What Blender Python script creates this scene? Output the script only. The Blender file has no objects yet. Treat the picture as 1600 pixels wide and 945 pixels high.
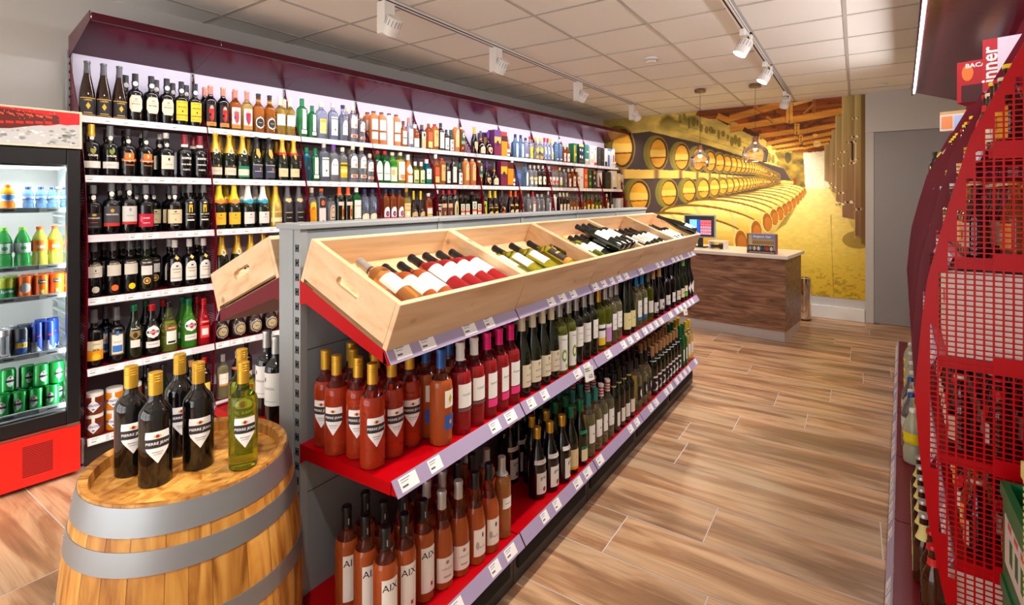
import bpy, math, random
import numpy as np
from mathutils import Vector, Matrix
random.seed(7)
SC = bpy.context.scene
COL = SC.collection
PI = math.pi
R = math.radians

# ---------------------------------------------------------------- camera, world, exposure, lights
FPX, HC, HORIZ = 806.0, 1.525, 308.0          # focal length in pixels of the 1600 px frame, eye height, horizon row
YAW = math.atan2(537, FPX)
cam_d = bpy.data.cameras.new('camera'); cam = bpy.data.objects.new('camera', cam_d); COL.objects.link(cam)
cam.location = (0, 0, HC); cam.rotation_euler = (PI / 2, 0, YAW)
cam_d.sensor_width = 36; cam_d.lens = FPX / 1600 * 36; cam_d.shift_y = (HORIZ - 472.5) / 1600
cam_d.clip_start = 0.05
SC.camera = cam
SC.view_settings.view_transform = 'Standard'; SC.view_settings.look = 'None'
SC.view_settings.gamma = 1; SC.view_settings.use_curve_mapping = False
SC.view_settings.exposure = 0.90
SC.cycles.use_denoising = True
SC.cycles.max_bounces = 8; SC.cycles.transmission_bounces = 6; SC.cycles.glossy_bounces = 3; SC.cycles.diffuse_bounces = 4
SC.cycles.sample_clamp_indirect = 4; SC.cycles.caustics_reflective = False; SC.cycles.caustics_refractive = False
w = bpy.data.worlds.new('daylight'); SC.world = w; w.use_nodes = True
w.node_tree.nodes['Background'].inputs[0].default_value = (1.0, 0.98, 0.95, 1)
w.node_tree.nodes['Background'].inputs[1].default_value = 2.5

CEIL = 2.79
TRACK = ((-2.48, (-1.2, 0.0, 1.1, 2.28, 3.48, 5.0, 6.62)), (-0.69, (-0.9, 0.3, 1.4, 2.5, 4.11, 5.2, 6.79)))
SPOT_W = 60.0

def sun_free_area(name, loc, rot, sx, sy, watt, col=(1, 1, 1)):
    d = bpy.data.lights.new(name, 'AREA'); d.shape = 'RECTANGLE'; d.size = sx; d.size_y = sy; d.energy = watt; d.color = col
    o = bpy.data.objects.new(name, d); COL.objects.link(o); o.location = loc; o.rotation_euler = rot
    return o

# ---------------------------------------------------------------- helpers
def lin(c):
    out = []
    for v in c[:3]:
        v = v / 255.0
        out.append(v / 12.92 if v <= 0.04045 else ((v + 0.055) / 1.055) ** 2.4)
    return (*out, 1.0)

MATS = {}
def mat(name, c=(200, 200, 200), rough=0.5, metal=0.0, trans=0.0, ior=1.45, emit=None, es=1.0, coat=0.0, spec=0.5, bump=0.0, bscale=200):
    if name in MATS: return MATS[name]
    m = bpy.data.materials.new(name); m.use_nodes = True
    b = m.node_tree.nodes['Principled BSDF']
    b.inputs['Base Color'].default_value = lin(c); b.inputs['Roughness'].default_value = rough
    b.inputs['Metallic'].default_value = metal; b.inputs['Transmission Weight'].default_value = trans
    b.inputs['IOR'].default_value = ior; b.inputs['Coat Weight'].default_value = coat
    b.inputs['Specular IOR Level'].default_value = spec
    if emit: b.inputs['Emission Color'].default_value = lin(emit); b.inputs['Emission Strength'].default_value = es
    if bump:
        nt = m.node_tree; n = nt.nodes.new('ShaderNodeTexNoise'); n.inputs['Scale'].default_value = bscale
        bp = nt.nodes.new('ShaderNodeBump'); bp.inputs['Strength'].default_value = bump; bp.inputs['Distance'].default_value = 0.002
        tc = nt.nodes.new('ShaderNodeTexCoord'); nt.links.new(tc.outputs['Object'], n.inputs['Vector'])
        nt.links.new(n.outputs['Fac'], bp.inputs['Height']); nt.links.new(bp.outputs['Normal'], b.inputs['Normal'])
    MATS[name] = m
    return m

def attr_mat(name, rough=0.55, noise=0.0, spec=0.4):
    """colour from the mesh's own printed colour attribute"""
    m = mat(name, rough=rough, spec=spec); nt = m.node_tree
    a = nt.nodes.new('ShaderNodeAttribute'); a.attribute_name = 'print'
    nt.links.new(a.outputs['Color'], nt.nodes['Principled BSDF'].inputs['Base Color'])
    return m

def wood_mat(name, cols, scale=(1, 12, 12), rough=0.5, knots=0.0, detail=6, bump=0.05, dist=1.2, nscale=2.0):
    m = mat(name, rough=rough); nt = m.node_tree; b = nt.nodes['Principled BSDF']
    tc = nt.nodes.new('ShaderNodeTexCoord'); mp = nt.nodes.new('ShaderNodeMapping'); mp.inputs['Scale'].default_value = scale
    oi = nt.nodes.new('ShaderNodeObjectInfo'); ad = nt.nodes.new('ShaderNodeVectorMath'); ad.operation = 'ADD'
    sc = nt.nodes.new('ShaderNodeVectorMath'); sc.operation = 'SCALE'; sc.inputs['Scale'].default_value = 17.0
    nt.links.new(oi.outputs['Location'], sc.inputs[0])
    nt.links.new(tc.outputs['Object'], ad.inputs[0]); nt.links.new(sc.outputs[0], ad.inputs[1]); nt.links.new(ad.outputs[0], mp.inputs['Vector'])
    n = nt.nodes.new('ShaderNodeTexNoise'); n.inputs['Scale'].default_value = nscale; n.inputs['Detail'].default_value = detail
    n.inputs['Distortion'].default_value = dist
    nt.links.new(mp.outputs[0], n.inputs['Vector'])
    cr = nt.nodes.new('ShaderNodeValToRGB'); el = cr.color_ramp.elements
    el[0].position = 0.30; el[0].color = lin(cols[0]); el[1].position = 0.70; el[1].color = lin(cols[-1])
    for i, c in enumerate(cols[1:-1]):
        e = el.new(0.30 + 0.40 * (i + 1) / (len(cols) - 1)); e.color = lin(c)
    nt.links.new(n.outputs['Fac'], cr.inputs['Fac'])
    last = cr.outputs['Color']
    if knots:
        v = nt.nodes.new('ShaderNodeTexVoronoi'); v.inputs['Scale'].default_value = knots
        m2 = nt.nodes.new('ShaderNodeMapping'); m2.inputs['Scale'].default_value = tuple(min(1.8, s) for s in scale)
        nt.links.new(ad.outputs[0], m2.inputs['Vector']); nt.links.new(m2.outputs[0], v.inputs['Vector'])
        kr = nt.nodes.new('ShaderNodeValToRGB'); k = kr.color_ramp.elements
        k[0].position = 0.035; k[0].color = (1, 1, 1, 1); k[1].position = 0.10; k[1].color = (0, 0, 0, 1)
        nt.links.new(v.outputs['Distance'], kr.inputs['Fac'])
        mx = nt.nodes.new('ShaderNodeMix'); mx.data_type = 'RGBA'
        mm = nt.nodes.new('ShaderNodeMath'); mm.operation = 'MULTIPLY'; mm.inputs[1].default_value = 0.7
        nt.links.new(kr.outputs['Color'], mm.inputs[0]); nt.links.new(mm.outputs[0], mx.inputs['Factor'])
        nt.links.new(last, mx.inputs['A']); mx.inputs['B'].default_value = lin([c * 0.62 for c in cols[0]])
        last = mx.outputs['Result']
    nt.links.new(last, b.inputs['Base Color'])
    bp = nt.nodes.new('ShaderNodeBump'); bp.inputs['Strength'].default_value = bump; bp.inputs['Distance'].default_value = 0.003
    nt.links.new(n.outputs['Fac'], bp.inputs['Height']); nt.links.new(bp.outputs['Normal'], b.inputs['Normal'])
    return m

class MB:
    """collects shapes into one mesh; c = printed colour (only for the attribute materials), m = material slot"""
    def __init__(s): s.v = []; s.f = []; s.c = []; s.m = []; s.sm = []
    def face(s, pts, c=(200, 200, 200), m=0, smooth=False):
        i = len(s.v); s.v += [tuple(p) for p in pts]; s.f.append(tuple(range(i, i + len(pts)))); s.c.append(c); s.m.append(m); s.sm.append(smooth)
    def faces(s, vs, fs, c=(200, 200, 200), m=0, smooth=False):
        i = len(s.v); s.v += [tuple(p) for p in vs]
        for f in fs: s.f.append(tuple(i + k for k in f)); s.c.append(c); s.m.append(m); s.sm.append(smooth)
    def box(s, x0, x1, y0, y1, z0, z1, c=(200, 200, 200), m=0, b=0.0, M=None):
        if b:
            b = min(b, abs(x1 - x0) * .45, abs(y1 - y0) * .45, abs(z1 - z0) * .45)
            vs = []
            for z, k in ((z0, b), (z0 + b, 0), (z1 - b, 0), (z1, b)):
                e = b if k == 0 else b * 1.0
                pts = [(x0 + e + k * 0, y0 + k), (x1 - e, y0 + k), (x1 - k, y0 + e), (x1 - k, y1 - e), (x1 - e, y1 - k), (x0 + e, y1 - k), (x0 + k, y1 - e), (x0 + k, y0 + e)]
                vs += [(px, py, z) for px, py in pts]
            fs = [tuple(range(7, -1, -1)), tuple(range(24, 32))]
            for r in range(3):
                for k in range(8): fs.append((r * 8 + k, r * 8 + (k + 1) % 8, (r + 1) * 8 + (k + 1) % 8, (r + 1) * 8 + k))
        else:
            vs = [(x, y, z) for z in (z0, z1) for x, y in ((x0, y0), (x1, y0), (x1, y1), (x0, y1))]
            fs = [(3, 2, 1, 0), (4, 5, 6, 7), (0, 1, 5, 4), (1, 2, 6, 5), (2, 3, 7, 6), (3, 0, 4, 7)]
        if M is not None: vs = [tuple(M @ Vector(v)) for v in vs]
        s.faces(vs, fs, c, m)
    def prism(s, pts, axis, a, b, c=(200, 200, 200), m=0):
        """polygon pts extruded along axis from a to b; pts are the other two coordinates in x,y,z order"""
        def P(p, t):
            q = list(p); q.insert(axis, t); return tuple(q)
        n = len(pts); vs = [P(p, a) for p in pts] + [P(p, b) for p in pts]
        fs = [tuple(range(n)), tuple(range(2 * n - 1, n - 1, -1))] + [(k, n + k, n + (k + 1) % n, (k + 1) % n) for k in range(n)]
        s.faces(vs, fs, c, m)
    def lathe(s, prof, n=24, c=(200, 200, 200), m=0, M=None, smooth=True, cap=True):
        vs = []; fs = []
        for r, z in prof:
            for k in range(n): a = 2 * PI * k / n; vs.append((r * math.cos(a), r * math.sin(a), z))
        for j in range(len(prof) - 1):
            for k in range(n): fs.append((j * n + k, j * n + (k + 1) % n, (j + 1) * n + (k + 1) % n, (j + 1) * n + k))
        if cap:
            if prof[0][0] > 1e-4: fs.append(tuple(range(n - 1, -1, -1)))
            if prof[-1][0] > 1e-4: fs.append(tuple((len(prof) - 1) * n + k for k in range(n)))
        if M is not None: vs = [tuple(M @ Vector(v)) for v in vs]
        s.faces(vs, fs, c, m, smooth)
    def tube(s, p, q, r, n=10, c=(200, 200, 200), m=0):
        p = Vector(p); q = Vector(q); d = q - p; M = Matrix.Translation(p) @ d.to_track_quat('Z', 'Y').to_matrix().to_4x4()
        s.lathe([(r, 0), (r, d.length)], n, c, m, M)
    def mesh(s, name, mats, attr=False, sharp=None):
        me = bpy.data.meshes.new(name); me.from_pydata(s.v, [], s.f)
        me.polygons.foreach_set('material_index', s.m); me.polygons.foreach_set('use_smooth', s.sm)
        for mt in (mats if isinstance(mats, (list, tuple)) else [mats]): me.materials.append(mt)
        if attr:
            ca = me.color_attributes.new('print', 'FLOAT_COLOR', 'CORNER')
            arr = []
            for f, c in zip(s.f, s.c): arr += list(lin(c)) * len(f)
            ca.data.foreach_set('color', arr)
        if any(s.sm): me.set_sharp_from_angle(angle=R(sharp or 38))
        me.update()
        return me

def link(name, data, parent=None, loc=None, rot=None):
    o = bpy.data.objects.new(name, data); COL.objects.link(o)
    if parent is not None: o.parent = parent
    if loc is not None: o.location = loc
    if rot is not None: o.rotation_euler = rot
    return o
def part(name, mb, mats, parent, attr=False, label=None, sharp=None):
    o = link(name, mb.mesh(name, mats, attr, sharp), parent)
    if label: o['label'] = label
    return o
SEEN = {}
def tag(o, label, cat, group=None, kind=None):
    o['label'] = label; o['category'] = cat
    if group: o['group'] = group
    if kind: o['kind'] = kind
    n = len(label.split())
    if n < 4 or n > 16: print('LABEL WORDS', n, label)
    if label in SEEN: print('LABEL TWICE', label)
    SEEN[label] = 1
    return o
def thing(name, label, cat, loc=(0, 0, 0), rz=0.0, group=None):
    return tag(link(name, None, None, loc, (0, 0, rz)), label, cat, group)
def struct(name, mb, mats, attr=False):
    o = link(name, mb.mesh(name, mats, attr)); o['kind'] = 'structure'; return o

# --- sight lines of the photograph: only used to measure where things stand in the room
SA, CA = math.sin(YAW), math.cos(YAW)
def ray(x, y=HORIZ):
    u = (x - 800) / FPX; v = -(y - HORIZ) / FPX
    return (-SA + u * CA, CA + u * SA, v)
def onz(x, y, z):
    r = ray(x, y); t = (z - HC) / r[2]; return Vector((r[0] * t, r[1] * t, z))
def onplane(x, y, p, n):
    r = Vector(ray(x, y)); c = Vector((0, 0, HC)); n = Vector(n)
    t = (Vector(p) - c).dot(n) / r.dot(n); return c + r * t
def proj(P):
    X, Y, Z = P; d = -X * SA + Y * CA
    return 800 + FPX * (X * CA + Y * SA) / d, HORIZ - FPX * (Z - HC) / d

class Frame:
    """a run of shelving: s along it, d inwards from its front edge"""
    def __init__(f, ox, oy, deg, side): f.o = (ox, oy); f.a = R(deg); f.side = side; f.u = (math.sin(f.a), math.cos(f.a)); f.nb = (side * f.u[1], -side * f.u[0])
    def w(f, s, d, z=0): return Vector((f.o[0] + f.u[0] * s + f.nb[0] * d, f.o[1] + f.u[1] * s + f.nb[1] * d, z))
    def s_of(f, px, d):
        q = f.w(0, d); r = ray(px); n = (f.u[1], -f.u[0])
        t = (q[0] * n[0] + q[1] * n[1]) / (r[0] * n[0] + r[1] * n[1])
        return (r[0] * t - q[0]) * f.u[0] + (r[1] * t - q[1]) * f.u[1]
WALLF = Frame(-3.564, 1.076, 4.78, -1)
RIGHTF = Frame(0.088, 2.0, 3.43, 1)
GX0, GX1, GX2 = -1.62, -1.51, -1.09            # gondola spine, front face of its panel, front edge of its decks
GY0, BAY = 1.014, 0.667
ORD = 'first second third fourth fifth sixth seventh eighth ninth tenth eleventh twelfth thirteenth fourteenth fifteenth sixteenth seventeenth eighteenth nineteenth twentieth'.split()
NUM = 'one two three four five six seven eight nine ten eleven twelve'.split()
def ordn(n):
    if n < 20: return ORD[n]
    tens = {2: 'twenty', 3: 'thirty', 4: 'forty', 5: 'fifty', 6: 'sixty'}
    t, r = divmod(n + 1, 10)
    return tens[t] + ('th' if r == 0 else '-' + ORD[r - 1]) if r else tens[t][:-1] + 'ieth'

TXT = {}
def text_mesh(s, font_bold=0.0):
    key = (s, font_bold)
    if key in TXT: return TXT[key]
    cu = bpy.data.curves.new('t', 'FONT'); cu.body = s; cu.size = 1; cu.align_x = 'CENTER'; cu.align_y = 'CENTER'; cu.resolution_u = 2; cu.offset = font_bold
    o = bpy.data.objects.new('t', cu); COL.objects.link(o); bpy.context.view_layer.update()
    me = bpy.data.meshes.new_from_object(o.evaluated_get(bpy.context.evaluated_depsgraph_get()))
    r = ([tuple(v.co) for v in me.vertices], [tuple(p.vertices) for p in me.polygons])
    bpy.data.objects.remove(o); bpy.data.curves.remove(cu); bpy.data.meshes.remove(me)
    TXT[key] = r
    return r
def flat_text(mb, s, O, U, V, size, c, m=0, bold=0.0, slant=0.0):
    """lettering laid on a flat face: O centre, U along, V up"""
    vs, fs = text_mesh(s, bold); O = Vector(O); U = Vector(U); V = Vector(V)
    mb.faces([tuple(O + U * (x + slant * y) * size + V * y * size) for x, y, z in vs], fs, c, m)

# ---------------------------------------------------------------- the room
M_WALL = mat('painted_wall', (196, 193, 190), 0.85, bump=0.15, bscale=120)
M_WHITE = mat('white_gloss_paint', (232, 232, 230), 0.4)
M_GRID = mat('ceiling_grid', (188, 184, 176), 0.5)

def floor_mat():
    m = mat('wood_look_tile', rough=0.32); nt = m.node_tree; b = nt.nodes['Principled BSDF']
    tc = nt.nodes.new('ShaderNodeTexCoord'); at = nt.nodes.new('ShaderNodeAttribute'); at.attribute_name = 'print'
    sc = nt.nodes.new('ShaderNodeVectorMath'); sc.operation = 'SCALE'; sc.inputs['Scale'].default_value = 31.0
    ad = nt.nodes.new('ShaderNodeVectorMath'); ad.operation = 'ADD'
    nt.links.new(at.outputs['Color'], sc.inputs[0]); nt.links.new(tc.outputs['Object'], ad.inputs[0]); nt.links.new(sc.outputs[0], ad.inputs[1])
    def noise(scale, nscale, det, dist):
        mp = nt.nodes.new('ShaderNodeMapping'); mp.inputs['Scale'].default_value = scale; nt.links.new(ad.outputs[0], mp.inputs['Vector'])
        n = nt.nodes.new('ShaderNodeTexNoise'); n.inputs['Scale'].default_value = nscale; n.inputs['Detail'].default_value = det; n.inputs['Distortion'].default_value = dist
        nt.links.new(mp.outputs[0], n.inputs['Vector']); return n
    n1 = noise((0.8, 6, 1), 1.7, 8, 0.9); n2 = noise((1.1, 46, 1), 2.4, 6, 0.25); n3 = noise((0.7, 2.2, 1), 1.8, 3, 0.3)
    cr = nt.nodes.new('ShaderNodeValToRGB'); e = cr.color_ramp.elements
    e[0].position = 0.28; e[0].color = lin((146, 110, 82)); e[1].position = 0.72; e[1].color = lin((220, 186, 150))
    k = e.new(0.42); k.color = lin((170, 128, 94)); k = e.new(0.55); k.color = lin((208, 170, 134))
    nt.links.new(n1.outputs['Fac'], cr.inputs['Fac'])
    c2 = nt.nodes.new('ShaderNodeValToRGB'); e = c2.color_ramp.elements
    e[0].position = 0.30; e[0].color = (0.76, 0.74, 0.72, 1); e[1].position = 0.52; e[1].color = (1, 1, 1, 1); nt.links.new(n2.outputs['Fac'], c2.inputs['Fac'])
    c3 = nt.nodes.new('ShaderNodeValToRGB'); e = c3.color_ramp.elements
    e[0].position = 0.36; e[0].color = (0.72, 0.74, 0.76, 1); e[1].position = 0.60; e[1].color = (1.06, 1.0, 0.94, 1); nt.links.new(n3.outputs['Fac'], c3.inputs['Fac'])
    def mul(a, c):
        x = nt.nodes.new('ShaderNodeMix'); x.data_type = 'RGBA'; x.blend_type = 'MULTIPLY'; x.inputs['Factor'].default_value = 0.9
        nt.links.new(a, x.inputs['A']); nt.links.new(c, x.inputs['B']); return x.outputs['Result']
    nt.links.new(mul(mul(cr.outputs['Color'], c2.outputs['Color']), c3.outputs['Color']), b.inputs['Base Color'])
    return m
M_TILE = floor_mat(); M_GROUT = mat('pale_grout', (214, 206, 196), 0.8)
def build_floor():
    mb = MB(); x0, x1, y0, y1 = -5.2, 2.2, -2.6, 8.4; st = 0.3056; L = 1.2224; g = 0.0025
    known = {3.28: -0.93, 3.586: -0.67, 3.891: -0.281, 2.363: -0.562, 2.669: 0.096, 2.058: -0.907, 4.503: -0.16}
    rnd = random.Random(3); y = 3.28 - st * 20
    mb.face([(x0, y0, -0.001), (x1, y0, -0.001), (x1, y1, -0.001), (x0, y1, -0.001)], (0, 0, 0), 1)
    while y < y1:
        j = [v for k, v in known.items() if abs(k - y) < 0.05]
        xs = (j[0] if j else rnd.uniform(0, L)); xs -= L * math.ceil((xs - x0) / L)
        while xs < x1:
            a, b_ = max(xs, x0), min(xs + L, x1)
            if b_ - a > 0.02: mb.face([(a + g, max(y, y0) + g, 0), (b_ - g, max(y, y0) + g, 0), (b_ - g, min(y + st, y1) - g, 0), (a + g, min(y + st, y1) - g, 0)], (rnd.uniform(20, 255), rnd.uniform(20, 255), rnd.uniform(20, 255)), 0)
            xs += L
        y += st
    struct('floor', mb, [M_TILE, M_GROUT], True)
build_floor()

def ceiling_mat():
    m = mat('mineral_ceiling_tile', (240, 238, 232), 0.9, bump=0.1, bscale=350); return m
mb = MB(); x0, x1, y0, y1 = -5.2, 2.2, -2.6, 8.4
mb.face([(x0, y0, CEIL), (x0, y1, CEIL), (x1, y1, CEIL), (x1, y0, CEIL)], m=0)
gx = -0.063 - 0.6 * 9
while gx < x1: mb.box(gx - 0.012, gx + 0.012, y0, y1, CEIL - 0.004, CEIL + 0.002, m=1); gx += 0.6
gy = 3.07 - 0.6 * 9
while gy < y1: mb.box(x0, x1, gy - 0.012, gy + 0.012, CEIL - 0.0036, CEIL + 0.002, m=1); gy += 0.6
struct('ceiling', mb, [ceiling_mat(), M_GRID])

def slab(name, A, B, z0, z1, th, m, kind='structure'):
    """wall from A to B (plan), thickness th to the side away from the room (left of A->B)"""
    A = Vector((*A, 0)); B = Vector((*B, 0)); n = Vector((-(B - A).y, (B - A).x, 0)).normalized() * th
    mb = MB(); vs = [(*(p.xy), z) for z in (z0, z1) for p in (A, B, B + n, A + n)]
    mb.faces(vs, [(3, 2, 1, 0), (4, 5, 6, 7), (0, 1, 5, 4), (1, 2, 6, 5), (2, 3, 7, 6), (3, 0, 4, 7)])
    return struct(name, mb, m)
WD = 0.44
a = WALLF.w(-3.6, WD); b = WALLF.w(6.95, WD)
slab('wall_left', a.xy, b.xy, 0, CEIL, 0.12, M_WALL)
# back wall: from the picture's right end to behind the shelving
BR = Vector((0.10, 7.65, 0)); BD = Vector((-1, 0.062, 0)).normalized(); BN = Vector((-0.062, -1, 0)).normalized()   # BN looks into the room
def bw(u, off=0.0, z=0.0): p = BR + BD * u + BN * off; return Vector((p.x, p.y, z))
slab('wall_back', bw(-2.1).xy, bw(4.9).xy, 0, CEIL, -0.12, M_WALL)
a = RIGHTF.w(-4.5, 0.56); b = RIGHTF.w(6.2, 0.56)
slab('wall_right', a.xy, b.xy, 0, CEIL, -0.12, M_WALL)
# bulkhead over the flush grey door on the back wall
def wallbox(name, u0, u1, z0, z1, o0, o1, m, kind=True, bev=0.0):
    mb = MB(); vs = [tuple(bw(u, o, z)) for z in (z0, z1) for u, o in ((u0, o1), (u1, o1), (u1, o0), (u0, o0))]
    mb.faces(vs, [(3, 2, 1, 0), (4, 5, 6, 7), (0, 1, 5, 4), (1, 2, 6, 5), (2, 3, 7, 6), (3, 0, 4, 7)])
    return struct(name, mb, m)
wallbox('trim_1', -2.0, 0.0, 2.31, CEIL, 0.0, 0.05, M_WALL)
M_DOOR = mat('grey_door_paint', (150, 148, 150), 0.6)
d1 = wallbox('door_1', -1.4, -0.09, 0.01, 2.30, 0.0, 0.03, M_DOOR)
wallbox('trim_2', -0.085, 0.0, 0.0, 2.31, 0.0, 0.034, M_WALL)
wallbox('baseboard_back', 0.005, 3.2, 0.0, 0.15, 0.0, 0.045, M_WHITE)

# unseen front behind the camera, added for striped reflections: piers, sill, transom, large openings
mb = MB()
for xa, xb in ((-5.0, -4.3), (-3.0, -2.85), (-1.5, -1.35), (0.0, 0.15), (1.3, 1.9)): mb.box(xa, xb, -2.62, -2.50, 0, CEIL)
mb.box(-5.0, 1.9, -2.62, -2.50, 2.45, CEIL); mb.box(-5.0, 1.9, -2.62, -2.50, 0, .12); mb.box(-4.3, 1.3, -2.60, -2.54, 1.02, 1.08)
struct('wall_front_added', mb, M_WALL)

# ---------------------------------------------------------------- the printed wall picture (a flat photograph of a barrel cellar)
def build_mural():
    S = 2.0; X0, Y0, X1, Y1 = 925, 138, 1360, 482
    W, H = int((X1 - X0) * S), int((Y1 - Y0) * S)
    yy, xx = np.mgrid[0:H, 0:W]; gx = X0 + xx / S; gy = Y0 + yy / S
    rng = np.random.RandomState(5)
    def noise(sx, sy, oct=4):
        out = np.zeros((H, W)); amp = 1; tot = 0
        for k in range(oct):
            nx, ny = max(2, int(W / (sx * S) * 2 ** k) + 2), max(2, int(H / (sy * S) * 2 ** k) + 2)
            g = rng.rand(ny, nx); ax = xx / W * (nx - 1.001); ay = yy / H * (ny - 1.001); ix = ax.astype(int); iy = ay.astype(int)
            fx = ax - ix; fy = ay - iy; fx = fx * fx * (3 - 2 * fx); fy = fy * fy * (3 - 2 * fy)
            out += amp * ((g[iy, ix] * (1 - fx) + g[iy, ix + 1] * fx) * (1 - fy) + (g[iy + 1, ix] * (1 - fx) + g[iy + 1, ix + 1] * fx) * fy); tot += amp; amp *= .5
        return out / tot
    N1 = noise(40, 30); N2 = noise(12, 9, 3); NW = noise(60, 5, 3); NF = noise(6, 3, 3)
    img = np.zeros((H, W, 3))
    def col(c): return np.array(c, float)
    def paint(mask, c, a=1.0):
        mk = np.clip(mask, 0, 1)[..., None] * a
        c = col(c) if not isinstance(c, np.ndarray) or c.ndim == 1 else c
        img[:] = img * (1 - mk) + c * mk
    def poly(pts, soft=0.6):
        """convex or simple polygon mask by even-odd"""
        ins = np.zeros((H, W), bool); n = len(pts)
        for i in range(n):
            xa, ya = pts[i]; xb, yb = pts[(i + 1) % n]
            if ya == yb: continue
            c = ((ya > gy) != (yb > gy)) & (gx < (xb - xa) * (gy - ya) / (yb - ya) + xa)
            ins ^= c
        return ins.astype(float)
    def ell(cx, cy, rx, ry, ang=0.0):
        ca, sa = math.cos(ang), math.sin(ang); dx = gx - cx; dy = gy - cy
        u = (dx * ca + dy * sa) / rx; v = (-dx * sa + dy * ca) / ry; r = np.sqrt(u * u + v * v)
        return np.clip((1 - r) * min(rx, ry) * S + .5, 0, 1)
    def line(xa, ya, xb, yb, th):
        dx, dy = xb - xa, yb - ya; L = math.hypot(dx, dy); t = ((gx - xa) * dx + (gy - ya) * dy) / L; d = np.abs((gx - xa) * dy - (gy - ya) * dx) / L
        return np.clip((th / 2 - d) * S + .5, 0, 1) * ((t >= 0) & (t <= L))
    # stone wall
    base = col((214, 186, 92)) * (0.72 + 0.5 * N1)[..., None] * (0.86 + 0.28 * N2)[..., None]
    img[:] = base
    paint(np.clip((N1 - .56) * 7, 0, 1) * np.clip((215 - gy) / 30, 0, 1), (70, 62, 14), .75)
    paint(np.clip((150 + (gx - 925) * .02 + 30 - gy) / 30, 0, 1), (120, 98, 20), .55)
    C6 = lambda x, y: (1060 + x / 6.3, 120 + y / 6.3)
    C47 = lambda x, y: (1140 + x / 4.727, 140 + y / 4.727)
    C31 = lambda x, y: (920 + x / 3.15, 120 + y / 3.15)
    # stone courses along the wall head
    for t in range(26):
        x = 1062 + t * 6.6 + rng.rand() * 3; y = 180 + (x - 1062) * .46
        paint(ell(x, y + rng.rand() * 10 - 3, 1.3 + rng.rand() * 2.5, 3 + rng.rand() * 5), (78, 66, 12), .55)
        paint(ell(x + 3, y + 9 + rng.rand() * 8, 4, 3), (230, 206, 110), .4)
    for t in range(5):
        x0 = 1055; y0 = 176 + t * 13; paint(line(x0, y0, 1250, y0 + (272 - y0) * .88, .8), (120, 98, 24), .5)
    # dark hollow behind the racks
    paint(poly([(925, 215), (1015, 205), (1100, 225), (1180, 250), (1242, 268), (1242, 292), (1130, 330), (1040, 352), (925, 352)]), (66, 52, 50), .96)
    # timber roof
    roof = poly([(1086, 180), (1098, 160), (1200, 138), (1360, 138), (1360, 175), (1316, 180), (1300, 228), (1296, 238), (1250, 238), (1212, 234), (1190, 214), (1172, 204), (1140, 186), (1110, 186)])
    paint(roof, col((128, 62, 14)) * (0.65 + 0.8 * NW)[..., None])
    paint(roof * np.clip((N2 - .5) * 6, 0, 1), (60, 30, 12), .6)
    def bm(f, a, b, th, c=(206, 138, 44)):
        p, q = f(*a), f(*b); paint(line(*p, *q, th), col(c) * (0.82 + 0.36 * NW)[..., None]); paint(line(p[0], p[1] + th / 2, q[0], q[1] + th / 2, .9), (70, 34, 6), .8)
    bm(C6, (190, 345), (945, 255), 13, (118, 62, 18))
    bm(C6, (380, 385), (520, 440), 10, (196, 128, 36)); paint(poly([C6(340, 395), C6(510, 468), C6(480, 475)]), (50, 30, 20))
    bm(C47, (0, 130), (330, 95), 6, (150, 74, 22)); bm(C47, (0, 215), (410, 100), 11, (196, 128, 42)); bm(C47, (180, 120), (250, 165), 6, (190, 118, 36))
    bm(C47, (0, 290), (412, 222), 10); bm(C47, (440, 228), (830, 158), 11); bm(C47, (470, 150), (830, 110), 5, (150, 82, 20)); bm(C47, (470, 108), (610, 70), 6, (222, 172, 90))
    bm(C47, (622, 60), (622, 170), 5, (166, 98, 30)); bm(C47, (620, 110), (545, 180), 4, (186, 118, 34)); bm(C47, (270, 200), (320, 235), 5, (190, 122, 40))
    bm(C47, (100, 290), (215, 345), 7, (70, 40, 16))
    for k, (ya, xa, xb, yb, th) in enumerate(((345, 220, 475, 308, 8), (400, 270, 505, 352, 6), (430, 310, 530, 392, 5), (455, 340, 545, 430, 4))):
        bm(C47, (xa, ya), (xb, yb), th, (200 + 5 * k, 132 + 8 * k, 40))
    for k, (xa, ya, xb, yb, th) in enumerate(((500, 318, 782, 262, 8), (520, 368, 755, 322, 6), (540, 400, 740, 366, 5), (545, 435, 732, 396, 4))):
        bm(C47, (xa, ya), (xb, yb), th, (204 + 5 * k, 134 + 8 * k, 42))
    for xa, y0_, y1_, th in ((440, 90, 246, 11), (495, 250, 330, 8), (526, 335, 385, 6)):
        bm(C47, (xa, y0_), (xa, y1_), th, (216, 154, 60))
        for yk in (y0_ + 14, y1_ - 14): paint(ell(*C47(xa, yk), 1.0, 1.0), (70, 40, 10))
    paint(ell(*C47(645, 400), 6, 5), (255, 226, 150), .7); paint(ell(*C47(630, 335), 4, 2.5), (255, 220, 150), .6)
    # far wall and door
    paint(poly([C47(330, 465), C47(545, 458), C47(560, 725), C47(470, 700)]), col((140, 112, 34)) * (0.5 + N2)[..., None])
    paint(ell(*C47(430, 500), 5, 9), (50, 44, 22), .7)
    paint(poly([C47(543, 468), C47(737, 448), C47(737, 727), C47(560, 732)]), col((240, 226, 190)) * (0.92 + .12 * NF)[..., None])
    for a_, b_ in (((555, 590), (735, 592)), ((600, 590), (600, 725)), ((610, 700), (735, 560))): paint(line(*C47(*a_), *C47(*b_), .8), (206, 188, 140), .8)
    paint(ell(*C47(482, 670), 1.8, 4.5), (150, 40, 20))
    # floor of the cellar
    fl = poly([C47(560, 730), C47(737, 730), (1310, 320), (1342, 372), (1353, 380), (1353, 482), (1000, 482), (1000, 400), (1165, 395), (1215, 361), (1257, 300)])
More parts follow.
